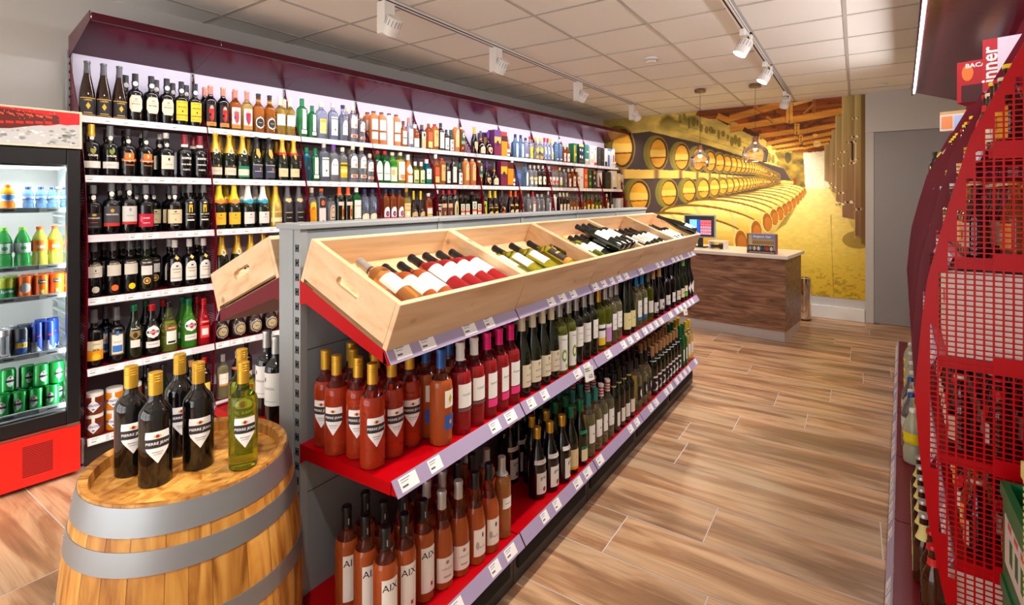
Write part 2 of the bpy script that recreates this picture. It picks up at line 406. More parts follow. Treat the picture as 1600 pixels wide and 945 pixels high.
    f = np.clip((gy - 295) / 170, 0, 1)[..., None]
    paint(fl, (col((244, 220, 140)) * (1 - f) + col((212, 174, 36)) * f) * (0.94 + 0.12 * NF)[..., None])
    paint(fl * np.clip((gy - 400) / 40, 0, 1) * np.clip((NF - .5) * 5, 0, 1), (128, 104, 16), .55)
    paint(line(1298, 335, 1300, 400, 1.0) + line(1300, 400, 1303, 470, 1.2), (140, 108, 20), .6)
    paint(ell(1342, 374, 26, 14), (112, 84, 24), .55)
    paint(poly([(1211, 361), (1228, 350), (1244, 322), (1232, 330)]), (120, 92, 20), .6)
    # two racked rows of barrels, heads towards us
    def rows(d0, k0, yoff, ryf, c_top, c_bot):
        ks = list(range(46)); ks.reverse()
        for k in ks:
            d = 1 / (d0 + .00101 * k); x = 1238 - d; ry = ryf(d); rx = min(.075 * d + .3, ry * .9); y = 285 + yoff(d)
            if x > 1236: continue
            for q in range(4):     # hooped side seen at the left of the head
                paint(ell(x - rx * (.42 - q * .1), y - ry * .02, rx * 1.04, ry * 1.02), (110 + 22 * (q % 2), 104 + 20 * (q % 2), 40))
            paint(ell(x, y, rx, ry), (150, 116, 44)); paint(ell(x + rx * .04, y, rx * .86, ry * .9), (64, 44, 24))
            hd = ell(x - rx * .02, y, rx * .76, ry * .80)
            g = np.clip((gy - (y - ry)) / (2 * ry), 0, 1)[..., None]
            paint(hd, (col(c_top) * (1 - g) + col(c_bot) * g) * (.9 + .2 * N2)[..., None])
            paint(hd * ((gy > y - ry * .22) & (gy < y + ry * .18)), (244, 204, 96), .75)
            paint(hd * (np.abs(gy - y - ry * .24 + (gx - x) * .05) < max(.5, ry * .035)), (92, 56, 20), .85)
    rows(.00376, 0, lambda d: -(14 * min(1, d / 60) + .15 * d), lambda d: 3.5 + .112 * d, (224, 160, 40), (214, 150, 44))
    # spacer blocks between the rows
    band = poly([(968, 264), (1060, 266), (1240, 283), (1240, 288), (1060, 278), (974, 279)])
    tri = (np.abs(((1 / np.clip(1238 - gx, 6, 400) - .0037) / .00101) % 1 - .5) * 2)
    paint(band * np.clip((1.1 - tri) * 3, 0, 1), (230, 186, 84)); paint(band * np.clip((tri - .75) * 4, 0, 1), (126, 84, 50), .8)
    paint(line(925, 280, 1100, 281, 1.4), (70, 50, 24))
    rows(.00417, 0, lambda d: max(0, .12 * d - 6) - 1, lambda d: 3.5 + .098 * d, (228, 166, 46), (220, 150, 34))
    for k in range(30):      # third row, only hoops show
        d = 1 / (.0053 + .00101 * k); x = 1240 - d; y = 289 + .235 * d; r = .06 * d
        paint(ell(x - r * .7, y, r * 1.1, r), (170, 156, 44)); paint(ell(x, y, r * 1.0, r), (58, 42, 34)); paint(ell(x + r * .3, y + r * .8, r * .9, r * .5), (200, 150, 60))
    # barrels lying along the aisle
    heads = [(1257, 299, 7.5), (1254, 303, 8.5), (1250, 307, 9.5), (1245, 312, 11), (1239.5, 317, 12), (1233, 322, 13.5), (1226, 327, 15), (1218, 333, 17), (1209, 339, 19), (1198, 347, 22), (1181, 361, 25), (1157, 378, 28)]
    for hx, hy, r in heads:
        ang = R(9); L = r * 3.1
        cx, cy = hx - L * .88, hy - r * .18 - L * .14
        paint(ell(cx - r * .05, cy - r * .02, L * 1.04, r * .93, ang) * (gx < hx + r * .3), (120, 84, 16))
        body = ell(cx, cy, L * 1.0, r * .82, ang) * (gx < hx)
        g = np.clip((gy - cy + r * .8 - (gx - cx) * math.tan(ang)) / (1.7 * r), 0, 1)[..., None]
        paint(body, (col((246, 222, 128)) * (1 - g) + col((206, 140, 20)) * g) * (.92 + .16 * NW)[..., None])
        for t, wd in ((-.30, .10), (.34, .08), (.66, .07), (.80, .05)):
            bx = cx + L * t; paint(body * (np.abs(gx - bx - (gy - cy) * .28 - (r * .3) * (1 - ((gy - cy) / r) ** 2)) < r * wd), (200, 188, 108), .85)
        paint(ell(hx, hy, r * .40, r * .72, R(-6)), (226, 200, 110)); paint(ell(hx + r * .03, hy, r * .33, r * .66, R(-6)), (150, 88, 20)); paint(ell(hx + r * .08, hy + r * .1, r * .25, r * .5, R(-6)), (182, 108, 26))
    # steel tanks
    tk = [(700, 742, 405, 690), (740, 760, 362, 720), (752, 790, 297, 770), (782, 835, 192, 840), (830, 930, 20, 960), (925, 1008, -60, 1098)]
    for xa, xb, ya, yb in tk:
        m_ = poly([C47(xa, ya), C47(xb, ya - 5), C47(xb, yb), C47(xa, yb - 20)]); u = np.clip((gx - C47(xa, 0)[0]) / ((xb - xa) / 4.727), 0, 1)[..., None]; v = np.clip((gy - 160) / 200, 0, 1)[..., None]
        c1 = col((206, 186, 118)) * (1 - v) + col((120, 80, 52)) * v; c2 = col((150, 124, 70)) * (1 - v) + col((156, 112, 80)) * v
        paint(m_, (c1 * (1 - u) + c2 * u) * (.92 + .16 * noise(3, 60, 2))[..., None]); paint(line(*C47(xa, ya), *C47(xa, yb), .7), (230, 214, 150), .6)
    for x, y, s in ((900, 385, 1), (925, 345, 1), (915, 515, 1), (880, 830, 1.2), (820, 845, 1), (925, 210, .8), (835, 458, .8), (830, 560, .7), (825, 760, .8), (790, 510, .6), (770, 720, .7), (760, 545, .5), (745, 690, .5), (960, 880, 1.1), (905, 540, .8)):
        p = C47(x, y); paint(line(p[0] - 8 * s, p[1] + 1, p[0] + 7 * s, p[1] - 1, 2.0 * s), (58, 40, 24)); paint(ell(p[0] + 3 * s, p[1], 2.6 * s, 2.0 * s), (236, 220, 180)); paint(ell(p[0] - 5 * s, p[1] + 1, 1.8 * s, 2.2 * s), (206, 180, 120))
    paint(line(*C47(905, 380), *C47(905, 520), 2.6), (40, 30, 24)); paint(line(*C47(930, 390), *C47(930, 540), 1.4), (220, 200, 150))
    paint(poly([(1345, 138), (1352.5, 138), (1352.5, 384), (1345, 380)]), (112, 84, 34), .8); paint(ell(1240, 150, 3, 2), (160, 100, 40), 0)
    # printed onto the wall panel: a fine grid of coloured cells
    U1, Z0, Z1 = 3.75, 0.262, CEIL - 0.006; nu, nz = 620, 420
    us = np.linspace(0.0, U1, nu + 1); zs = np.linspace(Z0, Z1, nz + 1)
    P0 = bw(0, 0.004); uu, zz = np.meshgrid(us, zs)
    PX = P0.x + BD.x * uu; PY = P0.y + BD.y * uu
    verts = np.stack([PX, PY, zz], -1).reshape(-1, 3)
    i = np.arange(nz)[:, None] * (nu + 1) + np.arange(nu)[None, :]
    quads = np.stack([i, i + (nu + 1), i + (nu + 2), i + 1], -1).reshape(-1, 4)
    me = bpy.data.meshes.new('picture_wallpaper'); me.vertices.add(len(verts)); me.vertices.foreach_set('co', verts.ravel())
    me.loops.add(quads.size); me.loops.foreach_set('vertex_index', quads.ravel().astype(np.int32)); me.polygons.add(len(quads))
    me.polygons.foreach_set('loop_start', (np.arange(len(quads)) * 4).astype(np.int32)); me.update(calc_edges=True)
    D = -PX * SA + PY * CA; sx = 800 + FPX * (PX * CA + PY * SA) / D; sy = HORIZ - FPX * (zz - HC) / D
    ix = np.clip((sx - X0) * S, 0, W - 1).astype(int); iy = np.clip((sy - Y0) * S, 0, H - 1).astype(int)
    rgb = np.clip(img[iy, ix] / 255, 0, 1); rgb = np.where(rgb <= .04045, rgb / 12.92, ((rgb + .055) / 1.055) ** 2.4)
    ca = me.color_attributes.new('print', 'FLOAT_COLOR', 'POINT')
    ca.data.foreach_set('color', np.concatenate([rgb.reshape(-1, 3), np.ones((rgb.shape[0] * rgb.shape[1], 1))], 1).ravel())
    me.materials.append(attr_mat('printed_wallpaper', 0.7))
    o = bpy.data.objects.new('wall_picture', me); COL.objects.link(o)
    tag(o, 'large printed wall picture of a golden barrel cellar covering the back wall', 'wall picture')
build_mural()
# gondola-side strip of plaster under the picture is the wall itself

# ---------------------------------------------------------------- shared materials
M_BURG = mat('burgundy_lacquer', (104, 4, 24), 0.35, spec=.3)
M_RED = mat('red_lacquer', (172, 0, 10), 0.35, spec=.22)
M_CANO = mat('dark_burgundy_gloss', (78, 16, 36), 0.18, spec=.35)
M_BACK = mat('pale_lilac_back_panel', (214, 212, 230), 0.5)
M_GREY = mat('grey_steel_paint', (150, 155, 158), 0.42)
M_DGREY = mat('dark_grey_steel', (138, 146, 152), 0.4)
M_DARK = mat('dark_plinth', (40, 38, 38), 0.4)
M_HOLE = mat('black_slot', (14, 14, 16), 0.8)
M_RAIL = mat('lilac_price_rail', (170, 156, 178), 0.35)
M_PRINT = attr_mat('printed_paper', 0.5)
M_LED = mat('led_strip', (255, 255, 255), emit=(255, 246, 250), es=9)
M_STEEL = mat('brushed_steel', (190, 186, 182), 0.25, metal=1.0)
M_CHROME = mat('bright_chrome', (225, 225, 225), 0.08, metal=1.0)
M_BLACKP = mat('black_plastic', (24, 24, 27), 0.35)
M_PINE = wood_mat('pine_board', [(206, 164, 120), (226, 190, 148), (234, 202, 164)], (5, 1.2, 14), 0.5, knots=3.2, dist=0.5, nscale=1.6, bump=.02)

def price_rail(mb, x0, z0, x1, z1, L, seed, c_rail, tags, th=0.004, y0=0.004):
    """sloping ticket strip from (x0,z0) top to (x1,z1) foot along +y, printed tickets on it"""
    nx, nz = (z0 - z1), (x1 - x0); l = math.hypot(nx, nz); nx /= l; nz /= l
    if nx < 0 and x1 > x0: nx, nz = -nx, -nz
    sg = 1 if x1 >= x0 else -1
    nx = abs(nx) * sg; nz = abs(nz)
    def P(t, y, o): return (x0 + (x1 - x0) * t + nx * o, y, z0 + (z1 - z0) * t + nz * o)
    for o in (0, th):
        q = [P(0, y0, o), P(0, L - y0, o), P(1, L - y0, o), P(1, y0, o)]; mb.face(q, c_rail)
    for t in (0, 1): mb.face([P(t, y0, 0), P(t, L - y0, 0), P(t, L - y0, th), P(t, y0, th)], c_rail)
    for y in (y0, L - y0): mb.face([P(0, y, 0), P(1, y, 0), P(1, y, th), P(0, y, th)], c_rail)
    rnd = random.Random(seed)
    for (ya, yb) in tags:
        ya += rnd.uniform(-.01, .01); yb = ya + (yb - ya)
        mb.face([P(.1, ya, th + .0008), P(.1, yb, th + .0008), P(.86, yb, th + .0008), P(.86, ya, th + .0008)], (238, 234, 232))
        w_ = (yb - ya)
        for t0, t1, f0, f1, c in ((.20, .26, .1, .62, (150, 150, 155)), (.34, .39, .1, .5, (160, 160, 165))):
            mb.face([P(t0, ya + w_ * f0, th + .0014), P(t0, ya + w_ * f1, th + .0014), P(t1, ya + w_ * f1, th + .0014), P(t1, ya + w_ * f0, th + .0014)], c)
        mb.face([P(.56, ya + w_ * .1, th + .0014), P(.56, ya + w_ * .42, th + .0014), P(.66, ya + w_ * .42, th + .0014), P(.66, ya + w_ * .1, th + .0014)], (90, 88, 94))

def perforated(profile, d_back, sgn, px=0.0205, pz=0.0156, hw=0.0158, hh=0.0114, edge=0.020):
    """perforated side panel in local x (towards the aisle negative d) and z; profile = [(z, d)] of its curved free edge"""
    mb = MB(); zs = [p[0] for p in profile]; z0, z1 = min(zs), max(zs); prof = sorted(profile)
    def dz(z): return float(np.interp(z, [p[0] for p in prof], [p[1] for p in prof]))
    n = int((z1 - z0) / pz); th = 0.0016
    def quad(da, db, dc, dd, za, zb):
        # (da at za)-(db at za) / (dc at zb)-(dd at zb); thin solid
        X = lambda d: -sgn * -1 * 0 + sgn * d
        A = [(X(da), za), (X(db), za), (X(dd), zb), (X(dc), zb)]
        vs = [(x, -th / 2, z) for x, z in A] + [(x, th / 2, z) for x, z in A]
        mb.faces(vs, [(0, 1, 2, 3), (7, 6, 5, 4), (0, 4, 5, 1), (2, 6, 7, 3), (0, 3, 7, 4), (1, 5, 6, 2)])
    for k in range(n):
        za = z0 + k * pz; zb = za + (pz - hh); zc = za + pz
        quad(d_back, dz(za), d_back, dz(zb), za, zb)
        d = d_back - 0.012; last = d_back
        while True:
            a, b_ = d, d - hw
            if b_ < max(dz(zb), dz(zc)) + edge: break
            quad(last, a, last, a, zb, zc); last = b_; d -= px
        quad(last, dz(zb), last, dz(zc), zb, zc)
    return mb

# ---------------------------------------------------------------- wall shelving, ten bays
ROWZ = [1.990, 1.645, 1.308, 0.955, 0.560, 0.172]
ROWD = [0.12, 0.05, 0.0, 0.0, 0.0, 0.0]
DB = 0.37
PROF_L = [(2.37, .355), (2.30, .33), (2.2, .275), (2.04, .17), (1.84, .085), (1.56, .015), (1.30, -.025), (1.05, -.032), (.80, -.022), (.46, .008), (.20, .03)]
panel_me = perforated(PROF_L, DB - .004, -1, pz=.0156).mesh('side_panel', M_BURG)
LB = BAY - 0.0005
def bay_meshes():
    r = {}
    mb = MB(); mb.box(-DB - .02, -DB, 0, LB, .16, 2.42); r['back_panel'] = (mb.mesh('back_panel', M_BACK), [])
    mb = MB(); mb.box(-DB - .05, -DB + .004, -.013, .013, .03, 2.41)
    k = .12
    while k < 2.38: mb.box(-DB + .003, -DB + .0046, -.005, .005, k, k + .016, m=1); k += .05
    r['upright'] = (mb.mesh('upright', [M_GREY, M_HOLE]), [])
    mb = MB(); mb.box(-DB, -.03, .0, LB, .02, .13, m=0); r['plinth'] = (mb.mesh('plinth', M_DARK), [])
    return r
BM = bay_meshes()
RAILC = (206, 202, 206)
def canopy_meshes(dfront, zf, zb, sgn, db, L):
    mb = MB(); X = lambda d: sgn * d
    # sloping plate, folded lip along its front edge
    pts = [(X(db), zb), (X(dfront), zf), (X(dfront), zf - .045), (X(dfront + .008), zf - .045), (X(dfront + .008), zf - .012), (X(db), zb - .012)]
    vs = [(x, y, z) for y in (.001, L - .001) for x, z in pts]; n = len(pts)
    fs = [(k, (k + 1) % n, n + (k + 1) % n, n + k) for k in range(n)]
    fs += [(0, 1, 4, 5), (1, 2, 3, 4), (n, n + 5, n + 4, n + 1), (n + 1, n + 4, n + 3, n + 2)]
    mb.faces(vs, fs)
    c = mb.mesh('canopy', M_CANO)
    mb = MB(); xa, xb = sorted((X(dfront + .012), X(dfront + .024))); mb.box(xa, xb, .004, L - .004, zf - .026, zf - .018)
    return c, mb.mesh('led_strip', M_LED)
CANO_L = canopy_meshes(-.10, 2.535, 2.405, -1, DB, BAY)
for i in range(10):
    o = WALLF.w(i * BAY, 0)
    pos = {0: 'beside the drinks cooler', 9: 'against the wall picture'}.get(i, 'bay %s counted from the cooler' % NUM[i])
    b = thing('shelving_bay', 'burgundy wall shelving bay with lilac back panel, ' + pos, 'shelving', o, -WALLF.a, 'bays of the wall shelving')
    link('back_panel', BM['back_panel'][0], b); link('upright', BM['upright'][0], b); link('plinth', BM['plinth'][0], b)
    link('side_panel', panel_me, b, (0, 0.001, 0))['label'] = 'curved perforated burgundy side panel'
    if i == 9: link('side_panel', panel_me, b, (0, BAY, 0))
    for k, (z, d) in enumerate(zip(ROWZ, ROWD)):
        mb = MB(); mb.box(-DB + .002, -d - .012, .003, LB - .003, z - .028, z)
        mb.box(-d - .014, -d - .008, .003, LB - .003, z - .03, z + .004)
        sh = part('shelf', mb, M_BURG, b)
        mb = MB(); rnd = random.Random(i * 10 + k); tags = []; y = .01
        while y < .55:
            if rnd.random() < .78: tags.append((y, y + .075))
            y += .088
        price_rail(mb, -d - .004, z + .004, -d + .006, z - .036, LB, i * 7 + k, RAILC if k < 5 else (200, 198, 204), tags)
        part('price_rail', mb, M_PRINT, sh, True)
    link('canopy', CANO_L[0], b)
    lc = [c for c in b.children if c.name.startswith('canopy')][0]
    link('led_strip', CANO_L[1], lc)
    if i == 0:
        mb = MB(); mb.prism([(DB, 2.36), (DB, 2.49), (-.09, 2.545), (-.10, 2.49)], 1, -.006, -.002)
        mb.v = [(-x, y, z) for x, y, z in mb.v]; part('end_plate', mb, M_CANO, b)
        mb = MB(); mb.box(-.08, -.045, -.012, .02, .03, .165); mb.lathe([(.022, 0), (.022, .008), (.008, .014), (.008, .03)], 12, M=Matrix.Translation((-.062, .004, 0)))
        for z in (.06, .10):
            for x in (-.074, -.058): mb.box(x, x + .007, -.0135, -.011, z, z + .03, m=1)
        part('foot', mb, [M_GREY, M_HOLE], b)
A = WALLF.w(5 * BAY, -.06, 2.48)
sun_free_area('canopy_light_wall', A, (0, R(20), -WALLF.a), .02, 6.5, 15, (1, .93, .97))

# ---------------------------------------------------------------- right-hand shelving, six bays
RZ1 = 1.600
RROWZ = [1.990, 1.665, 1.345, 1.050, 0.760, 0.455, 0.185]
PROF_R = [(2.40, .50), (2.2, .42), (1.963, .305), (1.70, .19), (1.5, .141), (1.41, .121), (1.28, .093), (1.17, .081), (.93, .062), (.776, .071), (.56, .093), (.37, .124), (.16, .17)]
DBR = .50
rpanel_me = perforated(PROF_R, DBR - .004, 1).mesh('side_panel_tall', M_RED)
rpanel_shaded_me = rpanel_me.copy(); rpanel_shaded_me.materials[0] = M_BURG  # same red panels farther along; burgundy puts their dimmer light into the colour
CANO_R = canopy_meshes(.10, 2.50, 2.36, 1, DBR, BAY)
def rd_(z): return float(np.interp(z, [p[0] for p in sorted(PROF_R)], [p[1] for p in sorted(PROF_R)])) + .04
for i in range(6):
    o = RIGHTF.w(i * BAY, 0)
    b = thing('shelving_bay', 'tall beer shelving bay across the aisle, bay %s from the perforated red end panel' % NUM[i], 'shelving', o, -RIGHTF.a, 'bays of the beer shelving')
    mb = MB(); mb.box(DBR, DBR + .02, 0, LB, .16, 2.42); part('back_panel', mb, M_BACK, b)
    mb = MB(); mb.box(DBR - .004, DBR + .05, -.013, .013, .03, 2.41); part('upright', mb, M_GREY, b)
    mb = MB(); mb.box(.03, DBR, 0, LB, .02, .14); part('plinth', mb, M_DARK, b)
    link('side_panel', rpanel_me if i == 0 else rpanel_shaded_me, b, (0, 0.001, 0))
    for k, z in enumerate(RROWZ):
        if i and k == 1: z = RZ1
        if i == 0 and k == 0: continue
        d = 0.0 if k == 6 else rd_(z)
        mb = MB(); mb.box(d + .012, DBR - .002, .003, LB - .003, z - .028, z); mb.box(d + .008, d + .014, .003, LB - .003, z - .03, z + .003)
        if i == 0 and k < 6: mb.box(DBR - .26, DBR - .02, -.002, .001, z - .03, z + .02)
        sh = part('shelf', mb, M_RED if k < 6 else M_BURG, b)
        mb = MB(); rnd = random.Random(i * 13 + k + 200); tags = []; y = .01
        while y < .55:
            if rnd.random() < .8: tags.append((y, y + .075))
            y += .088
        price_rail(mb, d + .006, z + .004, d - .012, z - .038, LB, i * 7 + k, (172, 160, 190), tags)
        part('price_rail', mb, M_PRINT, sh, True)
    link('canopy', CANO_R[0], b)
    link('led_strip', CANO_R[1], [c for c in b.children if c.name.startswith('canopy')][0])
sun_free_area('canopy_light_beer', RIGHTF.w(3 * BAY, .14, 2.45), (0, R(-15), -RIGHTF.a), .02, 3.9, 7, (1, .96, .98))
sun_free_area('canopy_light_aisle', RIGHTF.w(3 * BAY, .090, 2.475), (0, R(72), -RIGHTF.a), .02, 3.9, 13, (1, .97, .97))

# ---------------------------------------------------------------- island shelving (two-sided), five bays
T3B, T3F = 1.250, 1.087
def gondola_bay(i):
    y0 = GY0 + i * BAY
    which = 'nearest the oak barrel' if i == 0 else ('nearest the counter' if i == 4 else 'bay %s counted from the barrel' % NUM[i])
    b = thing('island_shelving_bay', 'grey two-sided island shelving bay with red decks, ' + which, 'shelving', (0, y0, 0), 0, 'bays of the island shelving')
    mb = MB(); mb.box(GX1 - .012, GX1, .014, LB, .12, 1.415)
    for z in (.55, 1.02): mb.box(GX1 - .001, GX1 + .0012, .014, LB, z - .001, z + .001, m=1)
    part('back_panel', mb, [M_DGREY, M_DARK], b)
    mb = MB(); mb.box(GX0, GX0 + .012, .014, LB, .12, 1.415); part('back_panel', mb, M_DGREY, b)
    mb = MB(); mb.box(GX0 - .002, GX0 + .076, .0, .03, 0, 1.425, b=.002); mb.box(GX0 + .076, GX1 + .002, .004, .03, 0, 1.42)
    z = .06
    while z < 1.39:
        # H-shaped slots of the upright
        cx = (GX0 + .076 + GX1 + .002) / 2
        for dx in (-.008, .003): mb.box(cx + dx, cx + dx + .006, .0028, .0045, z, z + .024, m=1)
        mb.box(cx - .006, cx + .006, .0028, .0045, z + .009, z + .015, m=1)
        z += .0476
    part('upright', mb, [M_GREY, M_HOLE], b)
    mb = MB(); mb.box(GX0 - .012, GX1 + .01, -.006 if i == 0 else .001, LB, 1.418, 1.437, b=.003); part('top_cap', mb, M_GREY, b)
    mb = MB(); mb.box(GX1, -1.115, 0.004, LB, .005, .19); mb.box(-1.115, -1.108, .03, LB - .03, .06, .15, m=1); part('plinth', mb, [M_DARK, M_HOLE], b)
    mb = MB(); mb.box(-2.015, GX0, 0.004, LB, .005, .19); part('plinth', mb, M_DARK, b)
    tg = lambda sd, nmax: [(y, y + .062) for y in [.03 + .105 * k for k in range(6)] if random.Random(sd * 31 + int(y * 1000)).random() < nmax]
    for side in (1, -1):
        mx = (lambda x: x) if side == 1 else (lambda x: -3.13 - x)
        for name, z, hb in (('middle', .720, .045), ('bottom', .215, .03)):
            mb = MB(); xa, xb = sorted((mx(GX1), mx(GX2)))
            mb.box(xa, xb, .0065, LB - .0065, z - .028, z)
            for yy in (.003, LB - .006): mb.prism([(mx(GX1), z - .065), (mx(GX1 + .03), z - .045), (mx(GX2), z - .034), (mx(GX2 + .004), z), (mx(GX1), z)], 1, yy, yy + .003)
            mb.prism([(mx(GX2), z - .034), (mx(GX2), z + .005), (mx(GX2 + .004), z + .005), (mx(GX2 + .022), z - .034)], 1, .0062, LB - .0062)
            sh = part('shelf', mb, M_RED, b)
            mb = MB(); price_rail(mb, mx(GX2 + .003), z + .006, mx(GX2 + .030), z - .036, LB, i + side, (158, 142, 172), tg(i + 3 * side + int(z * 10), .7))
            part('price_rail', mb, M_PRINT, sh, True)
        # sloping top deck
        mb = MB()
        mb.prism([(mx(GX1), T3B - .008), (mx(-1.118), T3F - .008), (mx(-1.118), T3F - .036), (mx(GX1), T3B - .036)], 1, .01, LB - .01)
        for yy in (.003, LB - .007): mb.prism([(mx(GX1), T3B + .006), (mx(-1.118), T3F + .004), (mx(-1.10), T3F - .04), (mx(GX1 + .035), T3B - .07), (mx(GX1), T3B - .075)], 1, yy, yy + .004)
        mb.prism([(mx(-1.118), T3F - .034), (mx(-1.118), T3F + .006), (mx(-1.114), T3F + .006), (mx(-1.090), T3F - .036)], 1, .003, LB - .002)
        sh = part('sloping_shelf', mb, M_RED if side == 1 else M_BURG, b)
        mb = MB(); price_rail(mb, mx(-1.114), T3F + .008, mx(-1.088), T3F - .036, LB, i + 9 * side, (158, 142, 172), tg(i + 40, .6))
        part('price_rail', mb, M_PRINT, sh, True)
for i in range(5): gondola_bay(i)
# two printed offer cards clipped to the middle rail
for px, py, lab in ((917, 583, 'white offer card clipped to the middle rail below the white wines'), (1068, 485, 'tilted white offer card clipped near the far end of the middle rail')):
    P = onplane(px, py, (-1.052, 0, 0), (1, 0, 0)); mb = MB()
    mb.box(-.001, .001, -.045, .045, -.032, .032, (240, 238, 232)); flat_text(mb, '6,32', (.0016, .012, -.012), (0, 1, 0), (0, 0, 1), .022, (30, 30, 34), bold=.02)
    mb.face([(.0014, -.04, .012), (.0014, .01, .012), (.0014, .01, .016), (.0014, -.04, .016)], (90, 90, 96)); mb.face([(.0014, -.04, .020), (.0014, 0, .020), (.0014, 0, .026), (.0014, -.04, .026)], (120, 140, 60))
    o = link('offer_card', mb.mesh('offer_card', M_PRINT, True), None, P + Vector((.012, 0, 0)), (R(-8), R(-12), 0)); tag(o, lab, 'card', 'offer cards on the middle rail')

# ---------------------------------------------------------------- pine wine crates on the sloping decks
SL = math.atan2(T3B - T3F, .392)
CL = .434; CH = .150; CTH = .018
def crate_meshes():
    r = {}
    L = BAY - .004
    mb = MB(); mb.box(CTH, CL - CTH, CTH, L - CTH, 0, .008); r['floor_board'] = mb.mesh('floor_board', M_PINE)
    mb = MB(); mb.box(CTH + .001, CL - CTH - .001, CTH + .001, L - CTH - .001, .040, .048); r['insert_board'] = mb.mesh('insert_board', M_PINE)
    mb = MB(); mb.box(0, CTH, 0, L, 0, CH, b=.0015); r['rear_board'] = mb.mesh('rear_board', M_PINE)
    mb = MB(); mb.box(CL - CTH, CL, 0, L, 0, CH, b=.0015); r['front_board'] = mb.mesh('front_board', M_PINE)
    # end boards with a stadium-shaped hand hole
    def endb(y):
        mb = MB(); x0, x1 = CTH, CL - CTH; cx, cz, hl, hr = CL * .5 + .0, CH * .60, .055, .015
        hole = []
        for k in range(9): t = -PI / 2 + PI * k / 8; hole.append((cx + hl - hr + hr * math.cos(t), cz + hr * math.sin(t)))
        for k in range(9): t = PI / 2 + PI * k / 8; hole.append((cx - hl + hr + hr * math.cos(t), cz + hr * math.sin(t)))
        n = len(hole)
        def outer(p):
            dx, dz = p[0] - cx, p[1] - cz
            s = min([(x1 - cx) / dx if dx > 1e-6 else 9e9, (x0 - cx) / dx if dx < -1e-6 else 9e9, (CH - cz) / dz if dz > 1e-6 else 9e9, (0 - cz) / dz if dz < -1e-6 else 9e9])
            return (cx + dx * s, cz + dz * s)
        cor = [(x1, 0), (x1, CH), (x0, CH), (x0, 0)]
        out = [outer(p) for p in hole]
        for yy in (y, y + CTH):
            for k in range(n):
                a_, b_ = out[k], out[(k + 1) % n]; poly = [hole[k], a_]
                # walk over a corner when the two rays leave through different edges
                for c in cor:
                    on = lambda p, q: abs(p[0] - q[0]) < 1e-5 or abs(p[1] - q[1]) < 1e-5
                    if not on(a_, b_) and on(a_, c) and on(b_, c): poly.append(c)
                poly += [b_, hole[(k + 1) % n]]; mb.face([(p[0], yy, p[1]) for p in poly])
        for k in range(n): p, q = hole[k], hole[(k + 1) % n]; mb.face([(p[0], y, p[1]), (q[0], y, q[1]), (q[0], y + CTH, q[1]), (p[0], y + CTH, p[1])])
        for k in range(4): p, q = cor[k], cor[(k + 1) % 4]; mb.face([(p[0], y, p[1]), (q[0], y, q[1]), (q[0], y + CTH, q[1]), (p[0], y + CTH, p[1])])
        return mb.mesh('end_board', M_PINE)
    r['end_board'] = endb(0); r['end_board2'] = endb(L - CTH)
    return r
CM = crate_meshes()
def crate(i, side, label):
    t = thing('wine_crate', label, 'crate', (0, 0, 0), 0, 'pine crates on the island shelving')
    t.location = ((GX1 + .004) if side == 1 else (-3.13 - GX1 - .004), GY0 + i * BAY + (.002 if side == 1 else BAY - .002), T3B + .004)
    t.rotation_euler = (0, SL, 0) if side == 1 else (0, SL, PI)
    if side == -1: t.rotation_euler = (Matrix.Rotation(PI, 3, "Z") @ Matrix.Rotation(SL, 3, "Y")).to_euler()
    for k, me in CM.items(): link(k.replace('2', ''), me, t)
    return t
crate(0, 1, 'pale pine crate nearest the barrel, holding rosé bottles')
crate(1, 1, 'second pine crate from the barrel with four white wines')
crate(2, 1, 'middle pine crate packed with ten dark and gold-necked bottles')
crate(3, 1, 'fourth pine crate from the barrel with two cream-labelled bottles')
crate(4, 1, 'pine crate at the counter end of the island shelving')
crate(0, -1, 'pine crate with a hand hole tilted towards the wall shelving')

# ---------------------------------------------------------------- drinks cooler
FO = WALLF.w(-.028, -.012); FA = WALLF.a + R(0.8)
fridge = thing('drinks_cooler', 'tall glass-door drinks cooler with red base panel and cola-picture header', 'cooler', FO, -FA)
FW, FD = .64, .50
M_FIN = mat('cooler_liner', (226, 232, 232), 0.4); M_FRED = mat('signal_red_panel', (236, 34, 26), 0.35)
def fbox(mb, y0, y1, d0, d1, z0, z1, **k): mb.box(-d1, -d0, -y1, -y0, z0, z1, **k)   # y measured from the far corner towards the camera
mb = MB(); fbox(mb, 0, .012, .04, FD, .04, 1.785); fbox(mb, FW - .012, FW, .04, FD, .04, 1.785); fbox(mb, 0, FW, FD - .02, FD, .04, 1.785); fbox(mb, 0, FW, .04, FD, 1.765, 1.80); fbox(mb, 0.012, FW - .012, .05, FD - .02, .27, .30)
part('cabinet', mb, M_BLACKP, fridge)
mb = MB(); fbox(mb, .012, .022, .045, FD - .02, .30, 1.765); fbox(mb, FW - .022, FW - .012, .045, FD - .02, .30, 1.765); fbox(mb, .022, FW - .022, FD - .03, FD - .02, .30, 1.765); fbox(mb, .022, FW - .022, .045, FD - .03, 1.69, 1.765); fbox(mb, .022, FW - .022, .045, FD - .03, .30, .31)
k = .42
while k < 1.6: fbox(mb, .022, .045, .07, FD - .05, k, k + .012); k += .055     # moulded shelf runners
part('liner', mb, M_FIN, fridge)
mb = MB(); z0, z1 = .295, 1.785; fw = .058
fbox(mb, .0, fw, 0, .04, z0, z1, b=.004); fbox(mb, FW - fw, FW, 0, .04, z0, z1, b=.004); fbox(mb, fw, FW - fw, 0, .04, z0, z0 + .075, b=.004); fbox(mb, fw, FW - fw, 0, .04, z1 - .085, z1, b=.004)
door = part('door', mb, M_BLACKP, fridge)
